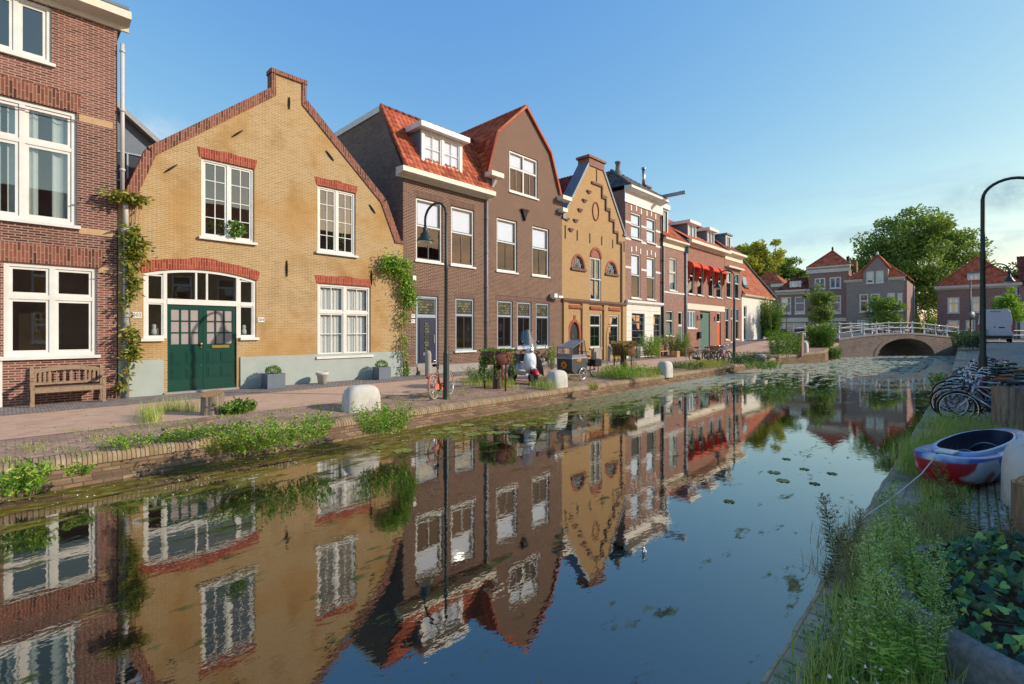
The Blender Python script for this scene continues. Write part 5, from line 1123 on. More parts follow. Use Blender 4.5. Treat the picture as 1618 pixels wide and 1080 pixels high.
# ------------------------------------------------------------------ street lamps
def lamp(name, label, base, dirv, group='canal street lamps', scale=1.0):
    H = thing(name, label, 'street lamp', base, math.atan2(dirv[1], dirv[0]), group); H.scale = (scale,)*3
    q = MB(); q.lathe([(.13, -.3), (.10, .02), (.088, .05), (.085, 1.25), (.075, 1.3), (.062, 1.34), (.05, 3.6), (.056, 3.62), (.056, 3.9), (.046, 3.92), (.043, 5.23)], (0, 0, 0), 14)
    q.tube([(.5-.5*math.cos(math.pi*i/14), 0, 5.22+.42*math.sin(math.pi*i/14)) for i in range(15)]+[(1.0, 0, 5.02)], .036, 8); q.build('pole', 'lamp_green', H)
    q = MB(); q.lathe([(0, .06), (.05, .05), (.07, -.02), (.075, -.1), (.11, -.13), (.15, -.2), (.17, -.26), (.25, -.36), (.255, -.39), (.23, -.39), (.14, -.26)], (1.0, 0, 4.98), 18); hd = q.build('lamp_head', 'lamp_green', H)
    q = MB(); q.lathe([(.235, -.385), (.2, -.44), (.1, -.47), (0, -.475)], (1.0, 0, 4.98), 16); q.build('lamp_glass', 'lamp_glass', hd)
    return H
LP1 = Vector((-1.88, 13.8, -.1))
lamp('street_lamp', 'dark green arched street lamp with bell shade beside the orange bicycle', LP1, -N)
lamp('street_lamp', 'arched street lamp rising from the cluster of parked bicycles before the red awnings', Vector(((1160-809)/F*29.6, 29.6, -.08)), -N)
lamp('street_lamp', 'tall dark arched street lamp on the right bank among the black bicycles', Vector((11.78, 12.1, -.12)), N)
lamp('street_lamp', 'arched street lamp further along the right bank with its shade before the red hipped roof', Vector((26.85, 27.5, -.05)), N)
lamp('street_lamp', 'small distant arched street lamp before the low far house with the dark garage', Vector(((1243-809)/F*60, 60, .9)), (-1, 0), scale=.77)
lamp('street_lamp', 'distant arched street lamp partly hidden by the slim tree near the bridge', Vector(((1288-809)/F*50, 50, .9)), (-1, .1), scale=.95)
H = thing('sign_post', 'thin grey pole with a round sign seen from behind beside the van', 'sign', (47.4, 50, .87))
q = MB(); q.tube([(0, 0, 0), (0, 0, 6.2)], .06, 8); q.build('pole', 'lamp_green', H); q = MB(); q.lathe([(0, -.02), (.36, -.02), (.36, .02), (0, .02)], (.05, -.08, 2.6), 20, axis='y'); q.build('sign_plate', 'lead', H)

# ------------------------------------------------------------------ bollards
def bollard(label, p, rot=PHI, sx=.47, sy=.26, h=.60):
    q = MB(); prof = [(1, -.2), (1.0, .0), (.985, h*.45), (.95, h*.62), (.86, h*.8), (.68, h*.92), (.42, h*.98), (0, h)]
    n = 28; vs = []
    for (r, z) in prof:
        for j in range(n):
            a = 2*math.pi*j/n; c, s_ = math.cos(a), math.sin(a); e = .62
            vs.append((sx*r*math.copysign(abs(c)**e, c), sy*r*math.copysign(abs(s_)**e, s_), z))
    q.add(vs, [(i*n+j, i*n+(j+1) % n, (i+1)*n+(j+1) % n, (i+1)*n+j) for i in range(len(prof)-1) for j in range(n)], .5, 0, True)
    o = q.build('bollard', 'concrete_white'); o.location = p; o.rotation_euler = (0, 0, rot); return tag(o, label, 'bollard', 'white concrete bollards along the quays')
bollard('largest white concrete bollard, on the left quay between the tree stump and the lamp', Vector((-3.72, 11.95, -.12)))
bollard('white concrete bollard in front of the cargo tricycle', gp(880, 609, -.13), h=.56, sx=.42, sy=.28)
bollard('white concrete bollard beyond the second rusty planter', gp(1051, 588.5, -.13), h=.56, sx=.40, sy=.28)
bollard('white bollard half hidden by shrubs past the parked bicycles', gp(1203, 574, -.05), h=.55, sx=.35, sy=.28)
bollard('white round topped bollard next to the brick pillar near the bridge', gp(1269, 557.3, .12), h=.95, sx=.36, sy=.36)
bollard('big pale concrete bollard beside the kayak at the right edge', Vector((5.93, 5.45, -.15)), h=.72, sx=.46, sy=.30)

# ------------------------------------------------------------------ bicycles
def ring(q, c, r, t, n=28, k=6, mi=0):
    q.tube([(c[0]+r*math.cos(2*math.pi*i/n), c[1], c[2]+r*math.sin(2*math.pi*i/n)) for i in range(n)], t, k, mi, closed=True)
def bike_proto(label, frame='bike_black', step=False, tyre='rubber', saddle='saddle_black', basket=None, guard='bike_black', group=None):
    H = thing('bicycle', label, 'bicycle', (0, 0, 0), 0, group)
    rh, fh_ = (-.55, .345), (.57, .345); bb = (-.07, .29); st = (-.235, .80); hb, ht = (.385, .60), (.325, .86)
    q = MB(); P = lambda a: (a[0], 0, a[1])
    q.tube([P(bb), P(st), (-.255, 0, .87)], .017, 8); q.tube([P(hb), P(ht)], .022, 8)
    if step:
        q.tube([P(hb), (.2, 0, .42), (.05, 0, .33), P(bb)], .019, 8); q.tube([(.36, 0, .70), (.16, 0, .52), (-.02, 0, .44), (-.135, 0, .47)], .016, 8)
    else: q.tube([P(bb), (.375, 0, .63)], .018, 8); q.tube([(-.225, 0, .78), (.335, 0, .82)], .016, 8)
    for s_ in (-1, 1):
        q.tube([(bb[0], .035*s_, bb[1]), (rh[0], .06*s_, rh[1])], .010, 6); q.tube([(st[0]+.01, .02*s_, st[1]-.04), (rh[0], .06*s_, rh[1])], .009, 6)
        q.tube([(hb[0], .045*s_, hb[1]), (.46, .055*s_, .50), (fh_[0]-.02, .055*s_, .40), (fh_[0], .055*s_, fh_[1])], [.014, .013, .010, .009], 6)
    q.build('frame', frame, H)
    for c in (rh, fh_):
        q = MB(); ring(q, (c[0], 0, c[1]), .306, .012); q.lathe([(.0, -.05), (.025, -.05), (.025, .05), (0, .05)], (c[0], 0, c[1]), 10, axis='y'); Wl = q.build('wheel', 'chrome', H)
        q = MB(); ring(q, (c[0], 0, c[1]), .328, .021); q.build('tyre', tyre, Wl)
        q = MB()
        for i in range(14):
            a = 2*math.pi*i/14; q.tube([(c[0]+.02*math.cos(a+.9), .03*(-1)**i, c[1]+.02*math.sin(a+.9)), (c[0]+.30*math.cos(a), 0, c[1]+.30*math.sin(a))], .0022, 3, cap=False)
        q.build('spokes', 'chrome', Wl)
        q = MB(); a0, a1 = (R(5), R(190)) if c is rh else (R(20), R(150))
        q.grid(lambda u, v: (c[0]+(.362+.01*math.sin(v*math.pi))*math.cos(a0+(a1-a0)*u), (v-.5)*.062, c[1]+(.362+.01*math.sin(v*math.pi))*math.sin(a0+(a1-a0)*u)), 16, 4); q.build('mudguard', guard, H)
    q = MB(); q.tube([(.325, 0, .86), (.305, 0, .98), (.33, 0, 1.02)], .013, 8)
    for s_ in (-1, 1): q.tube([(.33, 0, 1.02), (.345, .08*s_, 1.05), (.31, .2*s_, 1.07), (.20, .28*s_, 1.05), (.07, .30*s_, 1.02)], .011, 6)
    hb_ = q.build('handlebar', 'chrome', H)
    for s_ in (-1, 1): q = MB(); q.tube([(.17, .287*s_, 1.045), (.05, .302*s_, 1.017)], .017, 8); q.build('grip', 'black_plastic', hb_)
    q = MB(); n = 14
    secs = [(-.15, .05, 0), (-.10, .10, .012), (-.03, .105, .01), (.04, .06, 0), (.11, .028, -.005), (.15, .012, -.02)]
    vs = []
    for (x, w, dz) in secs:
        for j in range(n): a = 2*math.pi*j/n; vs.append((-.285+x, w*math.cos(a), .93+dz+.035*math.sin(a)))
    q.add(vs, [(i*n+j, i*n+(j+1) % n, (i+1)*n+(j+1) % n, (i+1)*n+j) for i in range(len(secs)-1) for j in range(n)], .5, 0, True); q.tube([(-.255, 0, .86), (-.28, 0, .91)], .014, 6); q.build('saddle', saddle, H)
    q = MB()
    for s_ in (-1, 1): q.tube([(-.27, .06*s_, .72), (-.82, .07*s_, .72)], .007, 5); q.tube([(-.70, .07*s_, .72), (rh[0], .065*s_, rh[1])], .006, 5)
    for x in (-.35, -.5, -.65, -.8): q.tube([(x, -.065, .72), (x, .065, .72)], .006, 5)
    q.build('rack', frame if frame != 'bike_silver' else 'bike_black', H)
    q = MB(); q.tube([(bb[0], -.07, bb[1]), (bb[0], .07, bb[1])], .014, 8); q.tube([(bb[0], .075, bb[1]), (bb[0]+.12, .085, bb[1]-.11)], .010, 6); q.tube([(bb[0], -.075, bb[1]), (bb[0]-.12, -.085, bb[1]+.11)], .010, 6)
    q.box(bb[0]+.07, bb[0]+.16, .09, .17, bb[1]-.125, bb[1]-.10); q.box(bb[0]-.17, bb[0]-.08, -.17, -.09, bb[1]+.10, bb[1]+.125); q.build('crank', 'black_plastic', H)
    q = MB(); q.prism([(rh[0]-.06, .30), (rh[0]-.05, .41), (bb[0]+.06, .39), (bb[0]+.11, .30), (bb[0]+.05, .20), (rh[0], .275)], -.062, -.042); q.build('chain_guard', guard, H)
    q = MB(); q.lathe([(0, -.06), (.03, -.05), (.042, .0), (.038, .01), (0, .012)], (.40, 0, .90), 12, axis='x'); q.build('headlamp', 'chrome', H)
    q = MB(); q.box(-.93, -.90, -.035, .035, .60, .66); q.build('tail_light', 'tail_red', H)
    if basket:
        q = MB(); q.prism([(.42, .82), (.78, .86), (.80, 1.08), (.40, 1.06)], -.18, .18); q.build('basket', basket, H)
    return H
def set_bike(o, p, rot, lean=0.0): o.location = p; o.rotation_euler = (lean, 0, rot)
RB = math.atan2(-N.y, -N.x)                     # heading to the water on the right bank
b_or = bike_proto('salmon orange step-through bicycle with pale tyres leaning on the lamp post', 'bike_orange', True, 'rubber_pale', guard='bike_orange')
set_bike(b_or, Vector((-2.02, 14.05, -.10)), math.atan2(1.1, .3), R(-4))
b0 = bike_proto('silver blue bicycle with its front wheel to the water, nearest in the right bank row', 'bike_silver', False, 'rubber', guard='bike_black', group='bicycles parked along the right bank')
set_bike(b0, so(29.78, 17.02, -.16), RB, R(3))
bk = bike_proto('black bicycle with long saddle, second from the near end of the right bank row', 'bike_black', False, 'rubber', group='bicycles parked along the right bank')
set_bike(bk, so(30.2, 16.95, -.16), RB+R(4), R(-5))
bs = bike_proto('black step-through bicycle third in the right bank row', 'bike_black', True, 'rubber', saddle='saddle_brown', group='bicycles parked along the right bank')
set_bike(bs, so(30.62, 16.85, -.16), RB-R(5), R(6))
bb_ = bike_proto('dark bicycle with a wicker front basket in the left bank cluster', 'bike_black', True, 'rubber', basket='wicker', group='bicycles in the left bank cluster')
set_bike(bb_, so(fs(1145)*0+44.5, 5.5, -.1), PHI+math.pi+R(50), R(5))
row = [(31.05, 17.1, 3, -4, bk, {'bike_black': 'bike_silver'}, 'silver framed bicycle close behind the tree stump, fourth in the right bank row'), (31.5, 16.9, -4, 5, bs, {'bike_black': 'bike_blue'}, 'blue step-through bicycle fifth in the right bank row'),
       (31.95, 17.15, 6, -3, bk, {'bike_black': 'bike_red'}, 'red framed bicycle just before the right lamp post'), (32.35, 16.8, -3, 4, b0, {'bike_silver': 'bike_green'}, 'green bicycle beside the right lamp post'),
       (33.3, 16.95, 2, -6, bk, {'bike_black': 'bike_white'}, 'white bicycle first beyond the right lamp post'), (33.75, 17.2, 8, 3, bs, {'bike_black': 'bike_silver'}, 'silver step-through bicycle second beyond the right lamp post'),
       (34.3, 16.9, -7, 4, bk, None, 'black bicycle third beyond the right lamp post'), (34.9, 17.1, 5, -4, b0, None, 'pale silver bicycle fourth beyond the right lamp post'),
       (35.6, 17.0, 178, 4, bs, None, 'black step-through bicycle parked the other way round beyond the lamp post'), (36.4, 17.0, -3, -5, bk, {'bike_black': 'bike_blue'}, 'blue bicycle sixth beyond the right lamp post'),
       (37.3, 17.2, 4, 5, b0, None, 'silver bicycle seventh beyond the right lamp post'), (38.3, 17.0, 175, -4, bk, None, 'black bicycle near the far end of the right bank row'), (39.4, 17.1, 2, 5, bs, {'bike_black': 'bike_red'}, 'red step-through bicycle at the far end of the right bank row')]
for s_, o_, dr_, ln, pr_, sw, lb in row: dup(pr_, so(s_, o_, -.14), (R(ln), 0, RB+R(dr_)), lb, 'bicycles parked along the right bank', sw)
row2 = [(29.0, 19.0, -2, bk, None, 'black bicycle lying back in the second right bank row behind the stump'), (30.3, 19.4, 12, b0, {'bike_silver': 'bike_blue'}, 'pale blue bicycle in the second right bank row'), (31.8, 19.2, -10, bs, None, 'dark step-through bicycle in the second right bank row'), (33.4, 19.4, 5, bk, None, 'black bicycle in the second right bank row past the lamp')]
for s_, o_, dr_, pr_, sw, lb in row2: dup(pr_, so(s_, o_, -.12), (R(4), 0, RB+R(dr_)), lb, 'bicycles parked along the right bank', sw)
row3 = [(45.1, 5.6, 42, bk, None, 'black bicycle in the left bank cluster next to the basket bicycle'), (45.6, 5.3, 60, bs, {'bike_black': 'bike_red'}, 'reddish bicycle in the left bank cluster'), (46.2, 5.7, 35, b0, None, 'silver bicycle with pale front wheel below the second lamp'), (46.8, 5.4, 55, bk, None, 'dark bicycle beyond the second lamp on the left bank'), (43.9, 5.2, 70, bk, {'bike_black': 'bike_green'}, 'dark green bicycle at the near end of the left bank cluster')]
for s_, o_, dr_, pr_, sw, lb in row3: dup(pr_, so(s_, o_, -.1), (R(4), 0, PHI+math.pi+R(dr_)), lb, 'bicycles in the left bank cluster', sw)
dup(bk, so(fs(862)-.55, .5, 0), (R(-6), 0, PHI+R(200)), 'dark bicycle leaning against the brown brick wall under its last ground floor window')
def on_bridge(t, y, rot, lb, pr_, sw): dup(pr_, BL+BD*t+BP*y+Vector((0, 0, deck(t)+.01)), (R(4), 0, math.atan2(BD.y, BD.x)+R(rot)), lb, 'bicycles parked against the bridge railing', sw)
for t, y, rot, pr_, sw, lb in ((5.0, .55, 5, bs, {'bike_black': 'bike_white'}, 'white bicycle against the railing left of the arch top'), (7.0, .6, 180, bk, None, 'black bicycle against the railing above the arch'), (8.9, .55, 4, bs, {'bike_black': 'bike_white'}, 'white bicycle right of the arch top'),
        (11.3, .6, 40, bs, {'bike_black': 'bike_white'}, 'first white bicycle of the jumble at the right end of the bridge'), (12.0, .7, 55, bk, {'bike_black': 'bike_white'}, 'second white bicycle of the jumble at the right end of the bridge'), (12.6, .6, 30, b0, None, 'silver bicycle in the jumble at the right end of the bridge'), (13.2, .7, 60, bs, {'bike_black': 'bike_white'}, 'white bicycle leaning outermost at the right end of the bridge'), (13.9, .8, 45, bk, None, 'dark bicycle at the very right end of the bridge')):
    on_bridge(t, y, rot, lb, pr_, sw)
dup(bs, Vector((34.6, 52, .96)), (0, 0, R(10)), 'turquoise blue bicycle left of the bridge railing', None, {'bike_black': 'bike_blue'})

# ------------------------------------------------------------------ cargo tricycle
H = thing('cargo_tricycle', 'dark cargo tricycle with grey rain tent parked behind the second bollard', 'cargo bike', so(31.75, 5.3, -.1), PHI+math.pi)
q = MB(); q.prism([(.0, .32), (.10, .26), (.78, .26), (.95, .40), (.98, .88), (-.02, .88)], -.36, .36); bx = q.build('box', 'panel_dark', H)
q = MB(); q.box(-.025, .985, -.372, -.361, .84, .90); q.box(-.025, .985, .361, .372, .84, .90); q.box(.98, .99, -.36, .36, .84, .90); q.build('box_trim', 'zinc', bx)
q = MB()
q.lathe([(.05, .02), (.11, .02), (.11, .035), (.05, .035)], (.965, 0, .60), 18, axis='x')
for i in range(7): a = i*math.pi/3.5; q.lathe([(0, .02), (.04, .02), (.04, .03), (0, .03)], (.966, .12*math.cos(a), .60+.12*math.sin(a)), 8, axis='x')
q.build('emblem', 'emblem_orange', bx)
q = MB()
for (x, z) in ((.42, .78), (.50, .74), (.56, .80), (.62, .76), (.50, .82)): q.lathe([(0, -.01), (.055, -.01), (.055, 0), (0, 0)], (x, .37, z), 8, axis='y')
q.build('side_emblem', 'emblem_orange', bx)
q = MB()
fr = [[(.97, -.35, .90), (.95, -.35, 1.26), (.12, -.33, 1.56), (-.02, -.35, .90)], [(.97, .35, .90), (.95, .35, 1.26), (.12, .33, 1.56), (-.02, .35, .90)]]
for f in fr: q.tube(f, .022, 6)
q.tube([fr[0][1], fr[1][1]], .022, 6); q.tube([fr[0][2], fr[1][2]], .022, 6); q.add([fr[0][1], fr[1][1], (.12, .33, 1.57), (.12, -.33, 1.57)], [(0, 1, 2, 3)])
for sgn, f in ((-1, fr[0]), (1, fr[1])): q.add([(.97, .352*sgn, .90), (.96, .352*sgn, 1.0), (-.02, .352*sgn, 1.0), (-.02, .352*sgn, .90)], [(0, 1, 2, 3)])
q.add([(.975, -.35, .9), (.975, .35, .9), (.965, .35, 1.04), (.965, -.35, 1.04)], [(0, 1, 2, 3)]); tn = q.build('rain_tent', 'canvas_grey', H)
q = MB(); q.add([(.966, -.33, 1.04), (.966, .33, 1.04), (.952, .33, 1.24), (.952, -.33, 1.24)], [(0, 1, 2, 3)])
for sgn in (-1, 1): q.add([(.95, .35*sgn, 1.0), (.94, .35*sgn, 1.24), (.14, .335*sgn, 1.53), (.0, .35*sgn, 1.0)], [(0, 1, 2, 3)])
q.build('tent_window', 'glass_plastic', tn)
for (x, y, r) in ((.35, -.42, .25), (.35, .42, .25), (-1.05, 0, .33)):
    q = MB(); ring(q, (x, y, r), r-.05, .012); q.lathe([(0, -.04), (.03, -.04), (.03, .04), (0, .04)], (x, y, r), 8, axis='y'); w_ = q.build('wheel', 'chrome', H); q = MB(); ring(q, (x, y, r), r-.022, .022); q.build('tyre', 'rubber_pale' if y else 'rubber', w_)
    q = MB()
    for i in range(12): a = math.pi*i/6; q.tube([(x, y, r), (x+(r-.05)*math.cos(a), y, r+(r-.05)*math.sin(a))], .003, 3, cap=False)
    q.build('spokes', 'chrome', w_)
q = MB(); q.tube([(.35, -.45, .25), (.35, .45, .25)], .018, 6); q.tube([(.1, 0, .3), (-.45, 0, .30), (-1.05, .06, .33)], .022, 8); q.tube([(-.45, 0, .3), (-.62, 0, .82)], .02, 8); q.tube([(-.62, 0, .75), (-1.05, .06, .33)], .012, 6); q.tube([(-.3, 0, .33), (-.22, 0, .85), (-.24, 0, 1.08)], .02, 8); q.build('frame', 'bike_black', H)
q = MB(); q.tube([(-.32, -.30, 1.06), (-.22, -.2, 1.08), (-.22, .2, 1.08), (-.32, .30, 1.06)], .016, 6); q.build('handlebar', 'saddle_brown', H); q = MB(); q.lathe([(0, 0), (.12, .0), (.11, .06), (0, .07)], (-.66, 0, .86), 12, sx=1.1); q.build('saddle', 'saddle_brown', H)
q = MB(); q.box(-1.35, -.8, -.08, .08, .74, .76); q.box(-1.3, -.85, -.2, -.09, .45, .74); q.box(-1.3, -.85, .09, .2, .45, .74); q.build('panniers', 'black_plastic', H)

# ------------------------------------------------------------------ scooter
H = thing('scooter', 'white and red motor scooter with tall windscreen and grey leg cover facing the canal', 'scooter', gp(826, 607, -.1)+Vector((.0, .45, 0)), R(-58)); H.scale = (1.1,)*3
for x, nm in ((.62, 'front'), (-.62, 'rear')):
    q = MB(); ring(q, (x, 0, .235), .165, .07, 24, 10); w_ = q.build('wheel', 'rubber', H); q = MB(); q.lathe([(0, -.05), (.06, -.06), (.10, -.045), (.15, -.03), (.15, .03), (.10, .045), (.06, .06), (0, .05)], (x, 0, .235), 18, axis='y'); q.build('rim', 'zinc', w_)
def loft(q, secs, n=16, mi=0):
    vs = []
    for (x, y, z, ry, rz, e) in secs:
        for j in range(n):
            a = 2*math.pi*j/n; c, s_ = math.cos(a), math.sin(a); vs.append((x, y+ry*math.copysign(abs(c)**e, c), z+rz*math.copysign(abs(s_)**e, s_)))
    q.add(vs, [(i*n+j, i*n+(j+1) % n, (i+1)*n+(j+1) % n, (i+1)*n+j) for i in range(len(secs)-1) for j in range(n)], .5, mi, True)
    q.add(vs[:n], [tuple(range(n))], .5, mi); q.add(vs[-n:], [tuple(range(n))], .5, mi)
q = MB(); loft(q, [(.30, 0, .78, .10, .30, .7), (.40, 0, .74, .22, .34, .7), (.47, 0, .72, .24, .32, .7), (.54, 0, .70, .18, .26, .8), (.59, 0, .68, .07, .14, .9)]); fr_ = q.build('front_shield', 'scooter_white', H)
q = MB(); q.lathe([(0, .035), (.07, .03), (.085, 0), (.085, -.05)], (.50, 0, 1.10), 16, axis='x'); q.build('headlight', 'chrome', H)
q = MB(); loft(q, [(.36, 0, 1.09, .06, .06, 1), (.42, 0, 1.09, .17, .09, .8), (.50, 0, 1.10, .12, .09, .9)]); q.build('headset', 'scooter_white', H)
q = MB(); q.grid(lambda u, v: (.62+.30*math.cos(R(20+125*u))-.0, (v-.5)*(.16-.05*abs(v-.5)), .235+.30*math.sin(R(20+125*u))+.02-.12*(v-.5)**2), 14, 6); q.grid(lambda u, v: (.62+(.30-.11*v)*math.cos(R(20+125*u)), .08, .235+(.30-.11*v)*math.sin(R(20+125*u))), 14, 2); q.grid(lambda u, v: (.62+(.30-.11*v)*math.cos(R(20+125*u)), -.08, .235+(.30-.11*v)*math.sin(R(20+125*u))), 14, 2); q.build('mudguard', 'scooter_red', H)
q = MB(); loft(q, [(.78, 0, .40, .03, .02, 1), (.70, 0, .50, .09, .05, .9), (.58, 0, .56, .10, .07, .9), (.5, 0, .56, .05, .05, 1)]); q.build('mudguard_top', 'scooter_white', H)
q = MB(); loft(q, [(-.95, 0, .62, .05, .10, .9), (-.85, 0, .58, .19, .22, .8), (-.5, 0, .52, .23, .24, .8), (-.2, 0, .48, .20, .22, .8), (.0, 0, .36, .18, .10, .7), (.3, 0, .34, .18, .06, .6)]); q.build('body', 'scooter_white', H)
q = MB(); loft(q, [(-.88, 0, .84, .06, .04, 1), (-.75, 0, .84, .15, .07, .8), (-.35, 0, .80, .16, .07, .8), (-.08, 0, .78, .11, .05, .9)]); q.build('seat', 'saddle_black', H)
q = MB(); q.tube([(.40, -.36, 1.06), (.42, -.1, 1.12), (.42, .1, 1.12), (.40, .36, 1.06)], .018, 8); hb_ = q.build('handlebar', 'black_plastic', H)
for s_ in (-1, 1): q = MB(); q.tube([(.42, .2*s_, 1.12), (.44, .3*s_, 1.32)], .008, 5); q.lathe([(0, -.02), (.06, -.015), (.06, .01), (0, .012)], (.44, .31*s_, 1.37), 12, axis='x'); q.build('mirror', 'black_plastic', hb_)
q = MB(); q.grid(lambda u, v: (.50-.22*v+.10*(1-(2*u-1)**2)-.05, (u-.5)*(.62-.22*v**2), 1.12+.66*v-.10*(2*u-1)**2*v), 10, 8); q.build('windscreen', 'glass_plastic', H)
q = MB()
for s_ in (-1, 1): q.grid(lambda u, v: (.40-.50*u, s_*(.17+.42*math.sin(.25+v*1.35)*(1-.15*u)), 1.0-.74*v+.03*math.sin(u*9+v*5)), 8, 8)
q.grid(lambda u, v: (.36-.30*v, (u-.5)*(.5+.2*v), 1.0-.02*v-.25*v*v), 8, 6); q.build('leg_cover', 'scooter_cover', H)
q = MB()
for s_ in (-1, 1): q.tube([(.40, .075*s_, .72), (.62, .085*s_, .235)], .022, 8)
q.build('fork', 'zinc', H)
q = MB(); q.lathe([(0, .02), (.05, .015), (.05, 0)], (-.96, 0, .60), 12, axis='x'); q.build('tail_light', 'tail_red', H)

# ------------------------------------------------------------------ van
vb = so(fs(0)*0+71.6, 17.9, .85)
H = thing('van', 'white high roof delivery van seen from behind on the right bank', 'van', vb, PHI)
def vsec(x, hw, h, z0=.35, tp=.86): return [(x, -hw, z0), (x, -hw*1.0, z0+.75), (x, -hw*.97, h*.62), (x, -hw*tp, h-.16), (x, -hw*tp+.14, h), (x, hw*tp-.14, h), (x, hw*tp, h-.16), (x, hw*.97, h*.62), (x, hw, z0+.75), (x, hw, z0)]
q = MB(); S_ = [vsec(0, 1.0, 2.68), vsec(.06, 1.03, 2.72), vsec(3.9, 1.03, 2.70), vsec(4.5, 1.0, 2.3), vsec(5.0, .98, 1.45), vsec(5.7, .92, 1.1, .35, .9), vsec(5.85, .85, .8, .4, .9)]
n = 10; q.add([p for s_ in S_ for p in s_], [(i*n+j, i*n+(j+1) % n, (i+1)*n+(j+1) % n, (i+1)*n+j) for i in range(len(S_)-1) for j in range(n)], .5, 0, False); q.add(S_[0], [tuple(range(n))], .5); q.add(S_[-1], [tuple(range(n))], .5); q.build('body', 'van_paint', H)
for s_ in (-1, 1):
    q = MB(); y0, y1 = (.012, .90) if s_ > 0 else (-.90, -.012); q.box(-.025, .0, y0, y1, .62, 2.45); d = q.build('rear_door', 'van_paint', H)
    q = MB(); q.box(-.05, -.025, .03*s_-.05, .03*s_+.05, 1.25, 1.33) if s_ > 0 else q.box(-.035, -.025, -.55, -.2, 1.2, 1.3); q.build('handle', 'black_plastic', d)
    q = MB(); q.box(-.03, .08, s_*.99-.07, s_*.99+.05, .95, 1.5); q.build('tail_light', 'tail_red', H)
q = MB(); q.box(-.09, .1, -.98, .98, .38, .58); q.build('bumper', 'black_plastic', H); q = MB(); q.box(-.035, .0, -.3, .3, 2.52, 2.58); q.build('brake_light', 'tail_red', H)
for x in (1.0, 4.6):
    for y in (-.9, .9): q = MB(); ring(q, (x, y, .34), .25, .1, 20, 8); q.lathe([(0, -.08), (.2, -.06), (.2, .06), (0, .08)], (x, y, .34), 14, axis='y'); q.build('wheel', 'rubber', H)
q = MB()
for s_ in (-1, 1): q.add([(4.02, 1.032*s_, 1.45), (4.9, 1.0*s_, 1.45), (4.5, .93*s_, 2.1), (4.02, .95*s_, 2.2)], [(0, 1, 2, 3)])
q.add([(4.55, -.8, 2.22), (4.55, .8, 2.22), (5.02, .88, 1.5), (5.02, -.88, 1.5)], [(0, 1, 2, 3)]); q.build('windows', 'glass', H)

# ------------------------------------------------------------------ kayak
KA, KB = Vector((5.20, 5.92, 0)), Vector((7.65, 7.42, 0))
kd = (KB-KA).normalized(); H = thing('kayak', 'blue white and red plastic kayak with open cockpit lying on the right quay', 'kayak', (KA+KB)/2+Vector((0, 0, -.13)), math.atan2(kd.y, kd.x))
HL = 1.5
def loopk(f, a, L, W, xo=0):        # superellipse loop, blunt towards the near end
    c, s_ = math.cos(a), math.sin(a); e = .55 if c < 0 else .75
    x = L*math.copysign(abs(c)**.9, c); y = W*math.copysign(abs(s_)**e, s_)
    return x+xo, y*(1-.18*max(0, x/L)**2)
def gun(x): return .325+.09*abs(x/HL)**2.2
q = MB(); n = 48; rings_ = []
def rg(L, W, zf, xo=0): return [(lambda xy: (xy[0], xy[1], zf(xy[0])))(loopk(None, 2*math.pi*i/n, L, W, xo)) for i in range(n)]
rings_ = [rg(.02, .01, lambda x: .02), rg(HL*.80, .20, lambda x: .0+.05*abs(x/HL)**2), rg(HL*.91, .33, lambda x: .035+.06*abs(x/HL)**2), rg(HL*.97, .385, lambda x: .15+.06*abs(x/HL)**2), rg(HL, .40, lambda x: gun(x)), rg(HL*.985, .395, lambda x: gun(x)+.02), rg(HL*.86, .345, lambda x: .365+.06*abs(x/HL)**2),
          rg(HL*.70, .310, lambda x: .38+.03*(x/HL), .02), rg(HL*.69, .305, lambda x: .43+.03*(x/HL), .02), rg(HL*.655, .268, lambda x: .435+.03*(x/HL), .02), rg(HL*.64, .26, lambda x: .37, .02), rg(HL*.60, .27, lambda x: .12, .02), rg(HL*.3, .12, lambda x: .06, .02), rg(.02, .01, lambda x: .06, .02)]
q.add([p for r_ in rings_ for p in r_], [(i*n+j, i*n+(j+1) % n, (i+1)*n+(j+1) % n, (i+1)*n+j) for i in range(7) for j in range(n)], .5, 0, True)
q.add([p for r_ in rings_[7:10] for p in r_], [(i*n+j, i*n+(j+1) % n, (i+1)*n+(j+1) % n, (i+1)*n+j) for i in range(2) for j in range(n)], .5, 2, True)
q.add([p for r_ in rings_[9:] for p in r_], [(i*n+j, i*n+(j+1) % n, (i+1)*n+(j+1) % n, (i+1)*n+j) for i in range(len(rings_)-10) for j in range(n)], .5, 1, True)
q.build('hull', ['kayak_plastic', 'kayak_seat', 'kayak_rim'], H)
for x in (-.45, .35):
    q = MB(); q.grid(lambda u, v: (x+.12-.06*math.sin(math.pi*u)*1.5, (u-.5)*.44, .10+.24*v*math.sin(math.pi*(.12+.76*u))), 12, 4); st_ = q.build('seat_back', 'kayak_seat', H)
    q = MB(); q.tube([(x+.12-.09*math.sin(math.pi*i/12), (i/12-.5)*.44, .105+.24*math.sin(math.pi*(.12+.76*i/12))) for i in range(13)], .011, 6); q.build('seat_trim', 'canvas_grey', st_)
q = MB(); q.box(-1.22, -1.02, -.09, .09, .41, .432); q.build('deck_plate', 'bike_white', H)
q = MB(); q.tube([(-1.40, -.05, .39), (-1.43, 0, .43), (-1.40, .05, .39)], .012, 6); q.build('carry_handle', 'black_plastic', H)
k0 = H.matrix_basis @ Vector((-1.42, 0, .42)); e0 = so(22.3, 15.85, -.17)
q = MB(); mid_ = (k0+e0)/2+Vector((0, 0, -.06)); q.tube([k0, k0*.75+e0*.25+Vector((0, 0, -.07)), mid_, k0*.3+e0*.7+Vector((0, 0, -.05)), e0, so(22.1, 15.72, -.45), so(22.0, 15.6, -.65)], .0065, 6)
